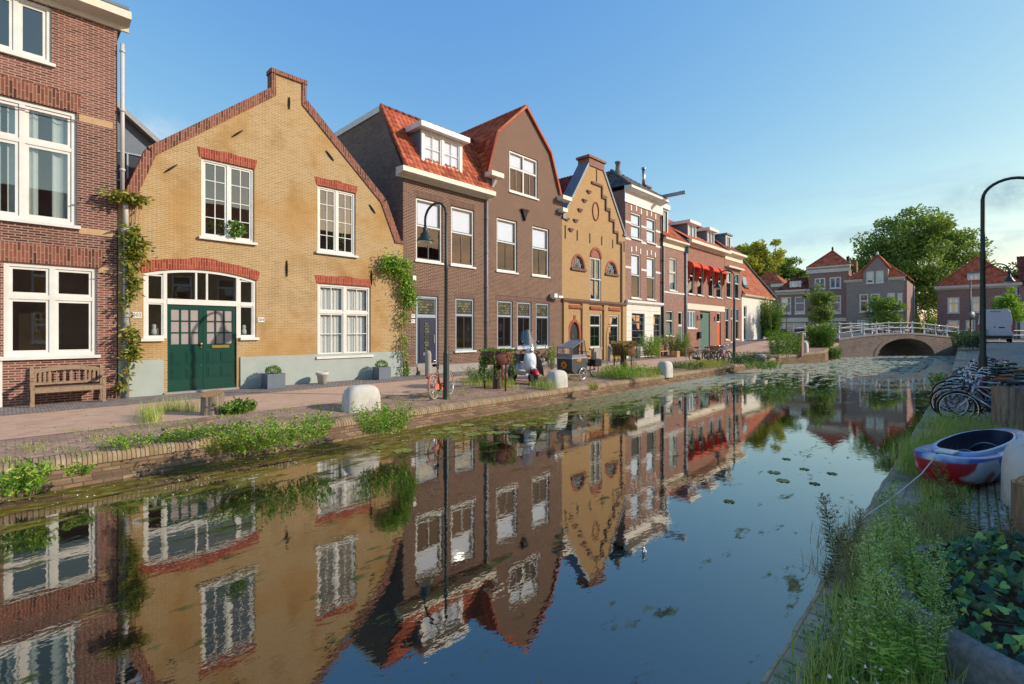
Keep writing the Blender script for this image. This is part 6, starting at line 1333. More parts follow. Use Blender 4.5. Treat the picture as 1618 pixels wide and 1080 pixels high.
tag(q.build('rope', 'rope'), 'thin white mooring rope running from the kayak over the quay edge', 'rope')

# ------------------------------------------------------------------ tree stumps and logs
def stump(label, p, r, h, name='tree_stump', bark='bark_grey', slant=.06, flare=1.5):
    H = thing(name, label, 'tree stump', p, random.random()*6); n = 36; vs = []
    lobes = [random.uniform(.9, 1.1) for _ in range(n)]
    for k in range(9):
        t = k/8; fl = 1+(flare-1)*(1-t)**4
        for j in range(n):
            a = 2*math.pi*j/n; rr = r*fl*(1+.07*math.sin(5*a+1)+.05*math.sin(11*a)+.03*(lobes[j]-1)*8*.3)
            vs.append((rr*math.cos(a), rr*math.sin(a), -.15+(h+.15+slant*math.cos(a))*t))
    q = MB(); q.add(vs, [(i*n+j, i*n+(j+1) % n, (i+1)*n+(j+1) % n, (i+1)*n+j) for i in range(8) for j in range(n)], .5, 0, True); q.build('trunk', bark, H)
    q = MB(); q.add([(v[0]*.985, v[1]*.985, v[2]+.004) for v in vs[-n:]], [tuple(range(n))], .5); q.build('cut_face', 'cut_wood', H); return H
stump('fluted tree stump on the left quay in front of the green doors', Vector(gp(335, 655, -.06)), .21, .47)
stump('thick grey tree stump on the right bank in front of the bicycles', Vector((9.24, 9.0, -.13)), .21, .86, flare=1.15)
H = stump('weathered split log post standing at the right edge by the ivy', Vector((4.66, 4.34, -.15)), .12, .62, 'log_post', 'stem_brown', .05, 1.1)

# ------------------------------------------------------------------ bench, pots, planters by the houses
sb0, sb1 = fs(50), fs(160)
H = thing('park_bench', 'weathered wooden slatted bench under the ground floor window of the red-brown house', 'bench', so((sb0+sb1)/2, .58, 0), PHI); hw = (sb1-sb0)/2
for s_ in (-1, 1):
    x = s_*hw
    q = MB(); q.box(x-.035, x+.035, .0, .07, 0, .62); q.build('leg', 'oak_grey', H); q = MB(); q.prism([(.40, 0), (.47, 0), (.52, .45), (.57, .92), (.50, .92), (.45, .45)], x-.035, x+.035, plane='yz'); q.build('leg', 'oak_grey', H)
    q = MB(); q.box(x-.045, x+.045, -.02, .54, .62, .66); q.build('armrest', 'oak_grey', H)
q = MB()
for i in range(5): q.box(-hw, hw, .0+i*.09, .075+i*.09, .40, .43)
q.box(-hw+.03, hw-.03, .0, .03, .32, .40); q.build('seat', 'oak_grey', H)
q = MB(); n = 16; tp = [(-hw+2*hw*i/n, .84+.09*math.sin(math.pi*i/n)**.8) for i in range(n+1)]; q.prism([(x, z-.10+.02*0) for x, z in tp]+tp[::-1], .50, .545); q.box(-hw, hw, .475, .51, .48, .54)
for x in [-.56, -.48, -.40, -.32, -.06, .06, .32, .40, .48, .56]: q.box(x*hw/.62-.022, x*hw/.62+.022, .49, .51, .54, .80)
q.box(-.22, -.2, .49, .51, .54, .8); q.box(.2, .22, .49, .51, .54, .8); q.build('backrest', 'oak_grey', H)

def ball_plant(H, c, r, n, mat, lf=.05, name='foliage', squash=.8):
    v = unit(rng.normal(size=(n, 3))); rad = r*(.55+.5*rng.random(n)**.5)[:, None]; P = v*rad*np.array([1, 1, squash])+np.array(c); A = v+rng.normal(size=(n, 3))*.5+np.array([0, 0, .3])
    return leaves(name, P, A, lf*(.6+.8*rng.random(n)), lf*.6, mat, H)
for (x, y, lb, sz) in ((432, 610, 'grey square planter with a clipped green ball right of the green doors', .25), (603, 598, 'grey square planter with a clipped green ball at the corner by the climber', .23)):
    Y_ = F*22.35/(1540-x); H = thing('planter', lb, 'planter', Vector(((x-809)/F*Y_, Y_, 0)), PHI, 'square planters by the yellow house')
    q = MB(); q.prism([(-sz, 0), (sz, 0), (sz+.03, .46), (sz-.03, .46), (sz-.05, .40), (-sz+.05, .40), (-sz+.03, .46), (-sz-.03, .46)], -sz, sz); q.box(-sz-.02, sz+.02, -sz-.015, -sz+.02, 0, .46); q.box(-sz-.02, sz+.02, sz-.02, sz+.015, 0, .46); q.build('pot', 'lead', H)
    q = MB(); q.box(-sz+.03, sz-.03, -sz+.03, sz-.03, .30, .41); q.build('soil', 'soil', H); ball_plant(H, (0, 0, .52), .21, 700, 'leaf_green', .05)
Y_ = F*22.3/(1540-509); H = thing('flower_pot', 'white round flower pot between the two square planters', 'flower pot', Vector(((509-809)/F*Y_, Y_, 0)))
q = MB(); q.lathe([(0, 0), (.13, 0), (.17, .30), (.205, .31), (.21, .41), (.19, .41), (.18, .33), (.17, .30), (0, .29)], (0, 0, 0), 24); q.build('pot', 'concrete_white', H); q = MB(); q.lathe([(0, .33), (.18, .33)], (0, 0, 0), 20); q.build('soil', 'soil', H)
def stone_post(label, p, h=1.0, r=.13, sq=True):
    q = MB(); q.lathe([(r, -.1), (r*.96, h*.85), (r*.8, h*.95), (r*.4, h), (0, h*1.005)], (0, 0, 0), 18); o = q.build('stone_post', 'stone_grey'); o.location = p; return tag(o, label, 'post', 'stone posts along the house fronts')
stone_post('grey round topped stone post left of the navy door', so(fs(662.5)-.1, .75, 0), 1.02, .13)
stone_post('grey stone post before the ochre warehouse', so(fs(948)-.2, .8, 0), .95, .12)
stone_post('pale stone post beside the small house door', so(fs(1060), .9, 0), .9, .12)
stone_post('short white stone post by the door of the small rose house', so(fs(1066), .9, 0), .6, .16)
H = thing('bike_stand', 'grey metal hoop bicycle stand before the awning house', 'bike stand', gp(1090, 567, -.05), PHI+R(60))
q = MB(); q.tube([(-.4, 0, 0), (-.4, 0, .75), (-.3, 0, .85), (.3, 0, .85), (.4, 0, .75), (.4, 0, 0)], .03, 8); q.build('hoop', 'zinc', H)
def planter_tub(label, x):
    Y_ = F*15.7/(1540-x); H = thing('planter_tub', label, 'planter', Vector(((x-809)/F*Y_, Y_, -.08)), PHI, 'rusty tub planters on the left quay')
    q = MB(); q.lathe([(0, .80), (.46, .80), (.50, .84), (.50, 1.22), (.47, 1.22), (.46, 1.14), (0, 1.14)], (0, 0, 0), 28); q.build('tub', 'rust', H)
    q = MB(); q.lathe([(.15, -.1), (.13, .80), (0, .80)], (0, 0, 0), 12); q.build('stand', 'bark', H)
    for a in (.4, 2.5, 4.6): q = MB(); q.tube([(.42*math.cos(a), .42*math.sin(a), -.05), (.44*math.cos(a), .44*math.sin(a), .82)], .03, 6); q.build('leg', 'rust', H)
    return H
PT1 = planter_tub('rusty round tub planter on a stand trailing vines, in front of the brown house', 786)
PT2 = planter_tub('rusty tub planter overgrown with dry vines, in front of the ochre house', 985)
H = thing('concrete_slab', 'tilted concrete slab at the foot of the fluted tree stump', 'slab', gp(292, 674, -.13), PHI+R(4))
q = MB(); q.obox((0, 0, .03), (.42, 0, .03), (0, .34, -.03), (-.005, 0, .04)); q.build('slab', 'stem_brown', H)
H = thing('garden_bench', 'small pine slat bench beside the shrub in front of the white ground floor', 'bench', so(fs(1024), 1.2, 0), PHI)
for s_ in (-1, 1):
    for y in (0, .4): q = MB(); q.box(s_*.62-.03, s_*.62+.03, y-.03, y+.03, 0, .85 if y else .45); q.build('leg', 'pine', H)
q = MB(); q.box(-.68, .68, -.05, .42, .40, .44); q.build('seat', 'pine', H); q = MB()
for z in (.55, .67, .79): q.box(-.66, .66, .41, .44, z, z+.06)
q.build('backrest', 'pine', H)
H = thing('crate', 'small pine crate at the right end of the slat bench', 'crate', so(fs(1036), 1.5, 0), PHI)
q = MB(); q.box(-.2, .2, -.2, .2, .02, .05)
for z in (.02, .16, .30): q.box(-.22, .22, -.22, -.2, z, z+.1); q.box(-.22, .22, .2, .22, z, z+.1); q.box(-.22, -.2, -.2, .2, z, z+.1); q.box(.2, .22, -.2, .2, z, z+.1)
q.build('slats', 'pine', H)
# brick pillar and bins near the bridge
H = thing('brick_pillar', 'short pale brick gate pillar near the bridge', 'pillar', gp(1261, 558, .12), PHI)
q = MB(); q.box(-.32, .32, -.32, .32, -.2, 1.45); q.build('shaft', 'brick_rose', H); q = MB(); q.box(-.38, .38, -.38, .38, 1.45, 1.58); q.build('cap', 'stone_grey', H)
for x, lb in ((1234, 'dark wheelie bin left of the far lamp post'), (1263, 'dark wheelie bin behind the brick pillar'), (1271, 'dark wheelie bin right of the brick pillar')):
    H = thing('wheelie_bin', lb, 'bin', at(x, 534, 55)*1.0, R(5), 'wheelie bins before the far houses'); H.location.z = .95
    q = MB(); q.add([(-.28, -.3, .08), (.28, -.3, .08), (.28, .3, .08), (-.28, .3, .08), (-.36, -.4, 1.02), (.36, -.4, 1.02), (.36, .38, 1.02), (-.36, .38, 1.02)], [(0, 3, 2, 1), (4, 5, 6, 7), (0, 1, 5, 4), (1, 2, 6, 5), (2, 3, 7, 6), (3, 0, 4, 7)]); q.build('body', 'bin_dark', H)
    q = MB(); q.prism([(-.44, 1.03), (.42, 1.03), (.42, 1.08), (0, 1.13), (-.44, 1.09)], -.39, .39, plane='yz'); q.build('lid', 'bin_dark', H)
    for s_ in (-1, 1): q = MB(); q.lathe([(0, -.03), (.12, -.03), (.12, .03), (0, .03)], (.3*s_, .3, .12), 12, axis='x'); q.build('wheel', 'rubber', H)
# figurines behind the sidelights
for s_, lb in ((18.88, 'small white owl vase behind the left sidelight of the green doors'), (21.22, 'small white owl vase behind the right sidelight of the green doors')):
    q = MB(); q.lathe([(0, 0), (.06, 0), (.085, .08), (.07, .17), (.045, .2), (.065, .26), (.05, .31), (0, .33)], (0, 0, 0), 14); o = q.build('vase', 'sign_white'); o.location = so(s_, -.22, 1.68); tag(o, lb, 'vase', 'owl vases in the sidelights')
# ------------------------------------------------------------------ plants
def stems_mesh(name, paths, r0, mat, parent):
    q = MB()
    for p in paths: q.tube(p, [r0*(1-.75*i/(len(p)-1)) for i in range(len(p))], 4, cap=False)
    return q.build(name, mat, parent)
def clump(name, label, cat, loc, r, h, n, m, lf, mat, lw=.4, stem='stem_brown', spread=.5, group=None, base_h=0.0, sr=.005, droop=0.0, rx=1.0, rot=0.0):
    """n stems fanning out of an ellipse of radius r, each with m leaves along it"""
    H = thing(name, label, cat, loc, rot, group); paths = []; P = []; A = []
    for i in range(n):
        a = rng.random()*2*math.pi; rr = r*math.sqrt(rng.random()); b = np.array([rr*rx*math.cos(a), rr*math.sin(a), base_h])
        hh = h*(.55+.5*rng.random()); out = np.array([math.cos(a)*rx, math.sin(a), 0])*spread*hh*rng.random() + rng.normal(size=3)*np.array([.08, .08, 0])*hh
        pts = [b+out*(t**1.5)+np.array([0, 0, hh*t - droop*hh*t*t]) for t in (0, .35, .7, 1.0)]
        paths.append(pts)
        for k in range(m):
            t = .12+.88*(k+rng.random())/m; j = min(2, int(t*3)); f = t*3-j; p = pts[j]*(1-f)+pts[j+1]*f
            P.append(p+rng.normal(size=3)*lf*.25); aa = rng.random()*6.28; A.append([math.cos(aa), math.sin(aa), .35+rng.random()*.6-droop])
    leaves('foliage', np.array(P), np.array(A), lf*(.55+.7*rng.random(len(P))), lf*lw, mat, H)
    stems_mesh('stems', paths if n < 60 else paths[::3], sr, stem, H)
    return H
def grass_arrays(P, h, w, lean=.45):
    n = len(P); a = rng.random(n)*6.283; dirv = np.stack([np.cos(a), np.sin(a), np.zeros(n)], 1); side = np.stack([-np.sin(a), np.cos(a), np.zeros(n)], 1)
    hh = (h*(.45+.75*rng.random(n)))[:, None] if np.isscalar(h) else (np.asarray(h)*(.45+.75*rng.random(n)))[:, None]
    ln = (lean*(.2+rng.random(n)))[:, None]*hh; ww = w*(.6+.6*rng.random(n))[:, None]
    up = np.array([[0, 0, 1.0]])
    v0 = P-side*ww*.5; v1 = P+side*ww*.5; m_ = P+dirv*ln*.3+up*hh*.55; v2 = m_-side*ww*.36; v3 = m_+side*ww*.36; v4 = P+dirv*ln+up*hh*(1-.25*np.minimum(1, ln/hh))
    V = np.stack([v0, v1, v2, v3, v4], 1).reshape(-1, 3); b = np.arange(n)*5
    Fc = np.stack([np.stack([b, b+1, b+2], 1), np.stack([b+1, b+3, b+2], 1), np.stack([b+2, b+3, b+4], 1)], 1).reshape(-1, 3)
    return V, Fc
def grass(name, P, h, w, mat, lean=.45, label=None, cat='grass'):
    V, Fc = grass_arrays(np.asarray(P, float), h, w, lean); tn = np.repeat(rng.random(len(P)), 3)
    o = fast_mesh(name, V, Fc, mat, tn, nv=3); o['kind'] = 'stuff'
    if label: tag(o, label, cat)
    return o
def tuft_points(centres, n, r):
    out = []
    for c in centres: k = rng.normal(size=(n, 2))*r; out.append(np.stack([c[0]+k[:, 0], c[1]+k[:, 1], np.full(n, c[2])], 1))
    return np.concatenate(out)
def sop(s, o, z): return so(s, o, z)

# grass of the left verge: tufts along the kerb of the road, along the coping and round the plants
cs = []
for i in range(230):
    s_ = 13+38*rng.random()**1.15; o_ = rng.choice([4.85, 6.05, 5.4], p=[.5, .25, .25])+rng.normal()*.12; cs.append(so(s_, o_, -.07-.1*(o_-4.77)/1.4))
grass('verge_grass', tuft_points(cs, 55, .10), .09, .007, 'grass_mix', .7, 'short patchy grass and weeds growing between the bricks of the left verge')
cs = [gp(x, y, -.12) for x, y in ((238, 668), (240, 672), (235, 664), (280, 655), (262, 656), (300, 656))]
grass('tall_grass', tuft_points(cs, 140, .09), .46, .008, 'grass_mix', .35, 'tall wispy grass standing beside the tree stump on the left quay')
cs = [gp(x, y, -.13) for x in list(range(735, 815, 8))+list(range(845, 880, 9)) for y in (604, 609, 613)]+[gp(x, 596, -.12) for x in range(940, 1040, 8)]
grass('wild_grass', tuft_points(cs, 60, .14), .36, .010, 'grass_mix', .4, 'wild yellow-green grass round the first rusty planter and the scooter')
cs = [so(40+8*rng.random(), 5.0+1.2*rng.random(), -.13) for _ in range(70)]
grass('wild_grass', tuft_points(cs, 45, .2), .28, .012, 'grass_mix', .5, 'yellowish grass in front of the left bank bicycle cluster')

# quay plants of the left bank: label, pixel, z, r, h, stems, leaves, leaf size, material
LBP = [
 ('bright leafy clump hanging over the coping right of the tree stump', 450, 705, -.30, .42, .55, 90, 34, .065, 'leaf_bright', 2.0),
 ('yellowish leafy clump spilling over the coping at the left of the bright clump', 395, 716, -.34, .26, .45, 50, 30, .06, 'leaf_yellow', 1.4),
 ('fresh green clump growing from the quay wall below the first bollard', 605, 686, -.30, .38, .60, 90, 34, .06, 'leaf_bright', 1.2),
 ('low yellow-green ground plant left of the concrete slab', 235, 702, -.2, .30, .22, 60, 22, .05, 'leaf_bright', 2.2),
 ('low green ground plant below the concrete slab', 330, 690, -.2, .32, .24, 70, 22, .05, 'leaf_green', 2.0),
 ('dark green leafy plant right of the tree stump', 375, 655, -.1, .24, .30, 50, 22, .10, 'leaf_green', 1.2),
 ('dock plant growing from the quay wall at the left edge of the photo', 12, 786, -.45, .22, .40, 40, 24, .09, 'leaf_bright', 1.4),
 ('small fern tuft in the coping between the dock and the low plants', 128, 752, -.34, .09, .18, 18, 14, .06, 'leaf_bright', 1.5),
 ('small weed in the quay wall under the yellowish clump', 343, 720, -.4, .10, .30, 22, 20, .05, 'leaf_yellow', 1.2),
 ('bushy green weeds at the foot of the second rusty planter', 985, 596, -.15, .75, .55, 130, 30, .07, 'leaf_bright', 1.5),
 ('weeds at the foot of the first rusty planter', 770, 606, -.12, .55, .65, 80, 24, .07, 'leaf_green', 1.3),
 ('low flowering weeds by the third bollard', 1030, 592, -.15, .3, .35, 50, 24, .06, 'leaf_bright', 1.4),
 ('dark low ground plant before the hoop bicycle stand', 1085, 581, -.12, .75, .30, 90, 20, .07, 'leaf_dark', 1.8),
 ('yellow-green low weeds before the left bicycle cluster', 1115, 580, -.13, .7, .40, 80, 22, .07, 'leaf_yellow', 1.6),
 ('dark green bush right of the left bicycle cluster', 1183, 576, -.1, .9, .7, 110, 30, .09, 'leaf_dark', 1.5),
 ('pale trailing plant hanging over the quay past the second lamp', 1205, 583, -.2, .8, .45, 90, 28, .08, 'leaf_green', 1.6),
 ('small tuft on the quay edge by the cargo tricycle', 938, 616, -.25, .12, .30, 24, 20, .05, 'leaf_yellow', 1.2),
]
for lb, x, y, z, r, h, n, m, lf, mt, rx in LBP:
    clump('quay_plant', lb, 'plant', gp(x, y, z), r, h, n, m, lf, mt, rx=rx, rot=PHI, group='wild plants of the left quay', spread=.7)
# shrubs in front of the row
SH = [
 ('bright green shrub before the white ground floor', so(fs(1011), .9, 0), .55, 1.55, 80, 40, .10, 'leaf_bright'),
 ('leafy shrub in a corner of the small rose house', so(fs(1052), 1.0, 0), .65, 1.7, 90, 40, .11, 'leaf_green'),
 ('dry pink flowering shrub at the foot of the leafy shrub', so(fs(1050), 1.7, -.02), .5, .7, 50, 24, .08, 'leaf_tan'),
 ('large green climber shrub against the white plastered house', so(fs(1205), .8, .8), .75, 4.2, 120, 60, .20, 'leaf_green'),
 ('yellow-green bush in front of the white plastered house', so(fs(1192), 2.4, .6), 1.1, 1.3, 100, 40, .14, 'leaf_bright'),
 ('upright green climber at the top of the white house wall', so(fs(1206), .4, 3.4), .5, 2.2, 40, 30, .16, 'leaf_vine'),
 ('grey-green shrub left of the brick pillar', gp(1232, 563, .1), .7, 1.5, 60, 36, .13, 'leaf_green'),
 ('ivy covered shrub on the brick pillar side', gp(1254, 560, .12), .32, 1.5, 60, 40, .10, 'leaf_green'),
 ('large round bush beside the left foot of the bridge', Vector((26.1, 40.8, .3)), .8, 2.1, 170, 56, .16, 'leaf_green'),
 ('ivy curtain hanging over the quay by the bridge bush', Vector((26.3, 39.9, -.55)), .6, 1.0, 110, 40, .13, 'leaf_green'),
 ('small leafy shrub at the right foot of the bridge by the van', gp(1530, 552, .5), .9, 1.5, 90, 40, .12, 'leaf_dark'),
 ('shrub growing behind the bicycles under the right lamp', Vector((13.6, 13.2, -.1)), .5, .9, 70, 30, .10, 'leaf_green'),
 ('green tuft on the right quay edge before the bridge', so(38.5, 16.1, -.2), .5, .55, 70, 26, .08, 'leaf_bright'),
 ('green plant growing behind the scooter', so(fs(818), 2.2, 0), .14, 1.35, 14, 26, .10, 'leaf_bright'),
]
for lb, p, r, h, n, m, lf, mt in SH: clump('shrub', lb, 'shrub', p, r, h, n, m, lf, mt, spread=.30, group='shrubs along the canal', sr=.012)
# planter growth belongs to the planters
for PT, mt, n in ((PT1, 'leaf_green', 380), (PT2, 'leaf_tan', 900)):
    a = rng.random(n)*6.283; rr = .5*np.sqrt(rng.random(n)); P = np.stack([rr*np.cos(a)*1.1, rr*np.sin(a)*1.1, 1.2+(.22 if PT is PT2 else .08)*rng.random(n)], 1); leaves('foliage', P, np.stack([np.cos(a), np.sin(a), rng.random(n)*.8], 1), .10, .045, mt, PT)
    pts = []; P = []; A = []
    for i in range(16):
        aa = rng.choice([2.6, 3.3, 5.2, 4.2, .6])+rng.normal()*.25; dz = rng.uniform(.3, 1.0); pa = [np.array([.47*math.cos(aa), .47*math.sin(aa), 1.24]), np.array([.56*math.cos(aa), .56*math.sin(aa), 1.18]), np.array([.57*math.cos(aa+.1), .57*math.sin(aa+.1), 1.2-dz])]; pts.append(pa)
        for k in range(40): t = rng.random(); P.append(pa[1]*(1-t)+pa[2]*t+rng.normal(size=3)*.03); A.append([math.cos(aa)+rng.normal()*.6, math.sin(aa)+rng.normal()*.6, -.4])
    leaves('trailing_vine', np.array(P), np.array(A), .075, .045, 'leaf_green' if PT is PT1 else 'leaf_vine', PT); stems_mesh('vine_stem', pts, .008, 'stem_brown', PT)
# climbers on the facades
def climber(label, pts_px, s_o, mat, dens, lf, group='climbing plants on the house fronts'):
    H = thing('climbing_plant', label, 'climber', so(s_o, 0, 0), PHI, group); P = []; A = []
    for (x, y, rx, ry, n) in pts_px:
        cx, cz = fs(x)-s_o, fh(x, y); k = 17648/(1540-x)/F; n = int(n*dens)
        p = rng.normal(size=(n, 3))*np.array([rx*k*.42*1.3, .10, ry*k*.45]); p[:, 1] = -.08-np.abs(p[:, 1])*1.6; P.append(p+np.array([cx, 0, cz])); A.append(np.stack([rng.normal(size=n), -.3-rng.random(n)*.7, rng.normal(size=n)*.6-.45], 1))
    P = np.concatenate(P); A = np.concatenate(A); leaves('foliage', P, A, lf*(.6+.7*rng.random(len(P))), lf*.38, mat, H)
    paths = []
    for off in (-.04, .03, .07):
        pa = []; 
        for (x, y, rx, ry, n) in sorted(pts_px, key=lambda t: -t[1]): pa.append(Vector((fs(x)-s_o+off+rng.normal()*.04, -.05-abs(off)*.4, fh(x, y))))
        paths.append([Vector((pa[0].x, -.05, 0))]+pa)
    stems_mesh('vine_stem', paths, .018, 'stem_brown', H); return H
climber('wisteria climbing the drainpipe between the red-brown and the yellow house', [(196, 313, 22, 8, 260), (212, 316, 12, 7, 120), (207, 378, 10, 22, 240), (214, 395, 14, 22, 320), (202, 420, 9, 30, 160), (206, 450, 8, 24, 150), (196, 478, 6, 20, 60), (203, 530, 8, 20, 170), (207, 555, 10, 14, 170), (198, 585, 5, 20, 40), (190, 608, 6, 6, 60)], fs(190), 'leaf_vine', 1.0, .17)
climber('green creeper on the corner between the yellow and the brown house', [(615, 418, 18, 18, 800), (632, 425, 14, 20, 500), (638, 455, 12, 24, 480), (644, 470, 12, 16, 320), (634, 500, 7, 25, 120), (634, 545, 6, 25, 120), (636, 580, 5, 18, 60)], fs(636), 'leaf_bright', 1.0, .14)
H = thing('houseplant', 'green houseplant behind the left upper window of the yellow house', 'houseplant', so(fs(352), -.4, 4.72)); ball_plant(H, (0, 0, .28), .26, 260, 'leaf_green', .11); ball_plant(H, (.52, 0, .28), .24, 240, 'leaf_green', .11); q = MB(); q.lathe([(0, 0), (.1, 0), (.13, .16), (0, .16)], (0, 0, -.02), 12); q.build('pot', 'concrete_white', H)
H = thing('houseplant', 'tall green houseplant behind the right upper window of the yellow house', 'houseplant', so(fs(540), -.4, 4.7)); ball_plant(H, (0, 0, .55), .30, 380, 'leaf_green', .11, squash=1.9); q = MB(); q.lathe([(0, 0), (.1, 0), (.13, .16), (0, .16)], (0, 0, -.02), 12); q.build('pot', 'concrete_white', H)

# ------------------------------------------------------------------ trees
def tree(name, label, base, trunk_h, tr, crown_c, crown_r, ncl, nleaf, lf, mat, group=None, cr=.26, seed=1, up=.1, wob=1.0):
    g = np.random.default_rng(seed); H = thing(name, label, 'tree', base, 0, group); q = MB(); C = np.array(crown_c, float); Rr = np.array(crown_r, float)
    v = unit(g.normal(size=(ncl, 3))); v[:, 2] = np.where(v[:, 2] < -.8, -v[:, 2]*.6, v[:, 2]); rad = (.35+.65*g.random(ncl)**.6)[:, None]*(1+wob*(.14*np.sin(v[:, :1]*5+seed)+.10*np.sin(v[:, 2:3]*7+v[:, 1:2]*4)))
    cl = C+v*rad*Rr
    q.tube([(0, 0, -.3), (.05*tr, 0, trunk_h*.5), (0, 0, trunk_h), tuple(C*np.array([.3, .3, 1])), ], [tr*1.25, tr, tr*.85, tr*.35], 10)
    for i in range(0, ncl, max(1, ncl//26)):
        t0 = trunk_h*(.75+.5*g.random()); b = np.array([0, 0, min(t0, C[2])]); e = cl[i]; mdl = (b+e)/2+np.array([0, 0, -.06*np.linalg.norm(e-b)]); q.tube([b, mdl, e], [tr*.38, tr*.2, tr*.06], 5, cap=False)
    q.build('trunk', 'bark', H)
    per = max(1, nleaf//ncl); n = ncl*per; ci = np.repeat(np.arange(ncl), per); sc = cr*Rr.mean()*(.6+.7*g.random(ncl))[ci][:, None]
    P = cl[ci]+unit(g.normal(size=(n, 3)))*sc*(g.random(n)**.45)[:, None]*np.array([1.15, 1.15, .7]); A = unit(P-cl[ci])+g.normal(size=(n, 3))*.7+np.array([0, 0, up])
    tint = np.clip(.28*g.random(ncl)[ci]+.55*g.random(n)+.1, 0, 1)
    leaves('crown', P, A, lf*(.6+.8*g.random(n)), lf*.7, mat, H, tint=tint); return H
def tb(x, Y, z=.9): return Vector(((x-809)/F*Y, Y, z))
tree('broadleaf_tree', 'huge broad crowned green tree rising behind the bridge right of the grey gable house', tb(1443, 82), 6.0, .55, (0, 0, 11.4), (9.3, 8, 9.6), 280, 40000, .42, 'leaf_tree', cr=.17, seed=3, wob=.35)
tree('broadleaf_tree', 'yellow-green tree rising behind the low white house', tb(1190, 86), 8, .4, (0, 0, 12.6), (4.3, 4, 4.6), 110, 12000, .46, 'leaf_yellow', cr=.2, seed=5)
tree('broadleaf_tree', 'olive green tree between the yellow-green tree and the dormer house', tb(1228, 95), 7, .4, (0, 0, 10.8), (5.0, 4.5, 4.8), 90, 9000, .46, 'leaf_tree', cr=.2, seed=6)
tree('broadleaf_tree', 'ragged tree with upright shoots left of the pyramid roofed house', tb(1264, 96), 7, .3, (0, 0, 9.6), (5.2, 4, 4.4), 70, 6500, .46, 'leaf_tree', cr=.2, seed=7, up=1.0)
tree('broadleaf_tree', 'distant tree between the pyramid roof and the grey gable', tb(1352, 105), 6, .3, (0, 0, 11.6), (5.5, 4, 4.6), 60, 5500, .5, 'leaf_tree', cr=.2, seed=8)
tree('broadleaf_tree', 'dark tree beyond the red hipped roof at the right edge', tb(1622, 85), 6, .3, (0, 0, 8.5), (6, 4, 3.6), 60, 5500, .46, 'leaf_dark', cr=.2, seed=9)
tree('young_tree', 'slim young tree before the pyramid roofed house', tb(1296, 49), 2.2, .08, (0, 0, 3.3), (1.15, 1.1, 2.2), 46, 4200, .20, 'leaf_tree', 'young street trees by the bridge', cr=.28, seed=10)
tree('young_tree', 'young conical tree before the grey gable house', tb(1397, 55), 1.2, .08, (0, 0, 2.9), (1.5, 1.4, 2.3), 56, 5200, .20, 'leaf_tree', 'young street trees by the bridge', cr=.28, seed=11)
tree('young_tree', 'loose young yellow-green tree right of the van', tb(1591, 52), 1.5, .07, (0, 0, 3.2), (1.4, 1.2, 2.1), 44, 3600, .22, 'leaf_bright', 'young street trees by the bridge', cr=.28, seed=12)

clump('leafage', 'low green hedge at the foot of the huge tree beyond the bridge', 'leafage', tb(1462, 80), 3.2, 4.6, 150, 60, .34, 'leaf_bright', sr=.03, rx=1.5)  # lower crown of the huge tree, grown as a separate clump
# ------------------------------------------------------------------ floating things
def lily(p, r, rot):
    q = MB(); n = 18; q.add([(0, 0, .004)]+[(r*math.cos(R(12)+i*R(336)/n), r*math.sin(R(12)+i*R(336)/n), .004+.006*math.sin(i*2.1)) for i in range(n+1)], [(0, i+1, i+2) for i in range(n)], random.random(), 0)
    o = q.build('lily_pad', 'lily_leaf'); o.location = p; o.rotation_euler = (0, 0, rot); return o
for i, (x, y) in enumerate(((637, 712), (747, 686), (781, 684), (850, 678), (798, 683), (719, 682), (738, 671), (765, 679), (708, 687), (840, 669), (711, 677), (859, 661), (599, 706), (690, 684), (775, 672), (820, 672), (870, 668), (812, 690))):
    tag(lily(gp(x, y, WZ+.004), .13+.07*random.random(), random.random()*6), 'pale green lily pad floating by the left quay below the lamp and the scooter', 'lily pad', 'lily pads floating by the left quay')
for x, y in ((1223, 746), (1237, 759), (1315, 748), (1287, 764), (1243, 725), (1271, 741), (1152, 792)):
    tag(lily(gp(x, y, WZ+.003), .07+.04*random.random(), random.random()*6), 'dull lily pad floating alone out in mid canal', 'lily pad', 'lily pads in mid canal')
n = 900; sS = 15+22*rng.random(n); oO = 6.6+np.abs(rng.normal(size=n))*.9; P = np.array([so(a, b, WZ+.004) for a, b in zip(sS, oO)]); o = leaves('floating_petals', P, np.stack([rng.normal(size=n), rng.normal(size=n), np.full(n, .02)], 1), .012+.03*rng.random(n)**3, .014, 'flower_white'); tag(o, 'white petals and scum flecks drifting on the water by the left quay', 'petals', kind='stuff')

# ------------------------------------------------------------------ right bank foreground
cs = [so(20.6+9.0*rng.random(), 16.32+.2*rng.random(), -.17) for _ in range(75)]
grass('quay_grass', tuft_points(cs, 90, .10), .16, .006, 'grass_mix', .55, 'mixed grass along the edge of the right quay')
cs = [so(26.6+3.0*rng.random(), 16.2+1.0*rng.random(), -.16) for _ in range(70)]+[so(24.5+2*rng.random(), 16.0+.25*rng.random(), -.16) for _ in range(25)]
grass('long_grass', tuft_points(cs, 90, .14), .34, .007, 'grass_mix', .6, 'long grass round the first bicycle wheels and the kayak')
cs = [so(26.3+2.6*rng.random(), 16.6+.8*rng.random(), -.15) for _ in range(40)]
grass('dry_grass', tuft_points(cs, 60, .14), .34, .006, 'grass_dry', 1.2, 'dry straw coloured grass between kayak and stump')
cs = [gp(1300+230*rng.random(), 830+110*rng.random(), -.15) for _ in range(55)]
grass('dry_grass', tuft_points(cs, 60, .09), .18, .005, 'grass_dry', 1.2, 'dry straw grass lying between the weeds and the paving')
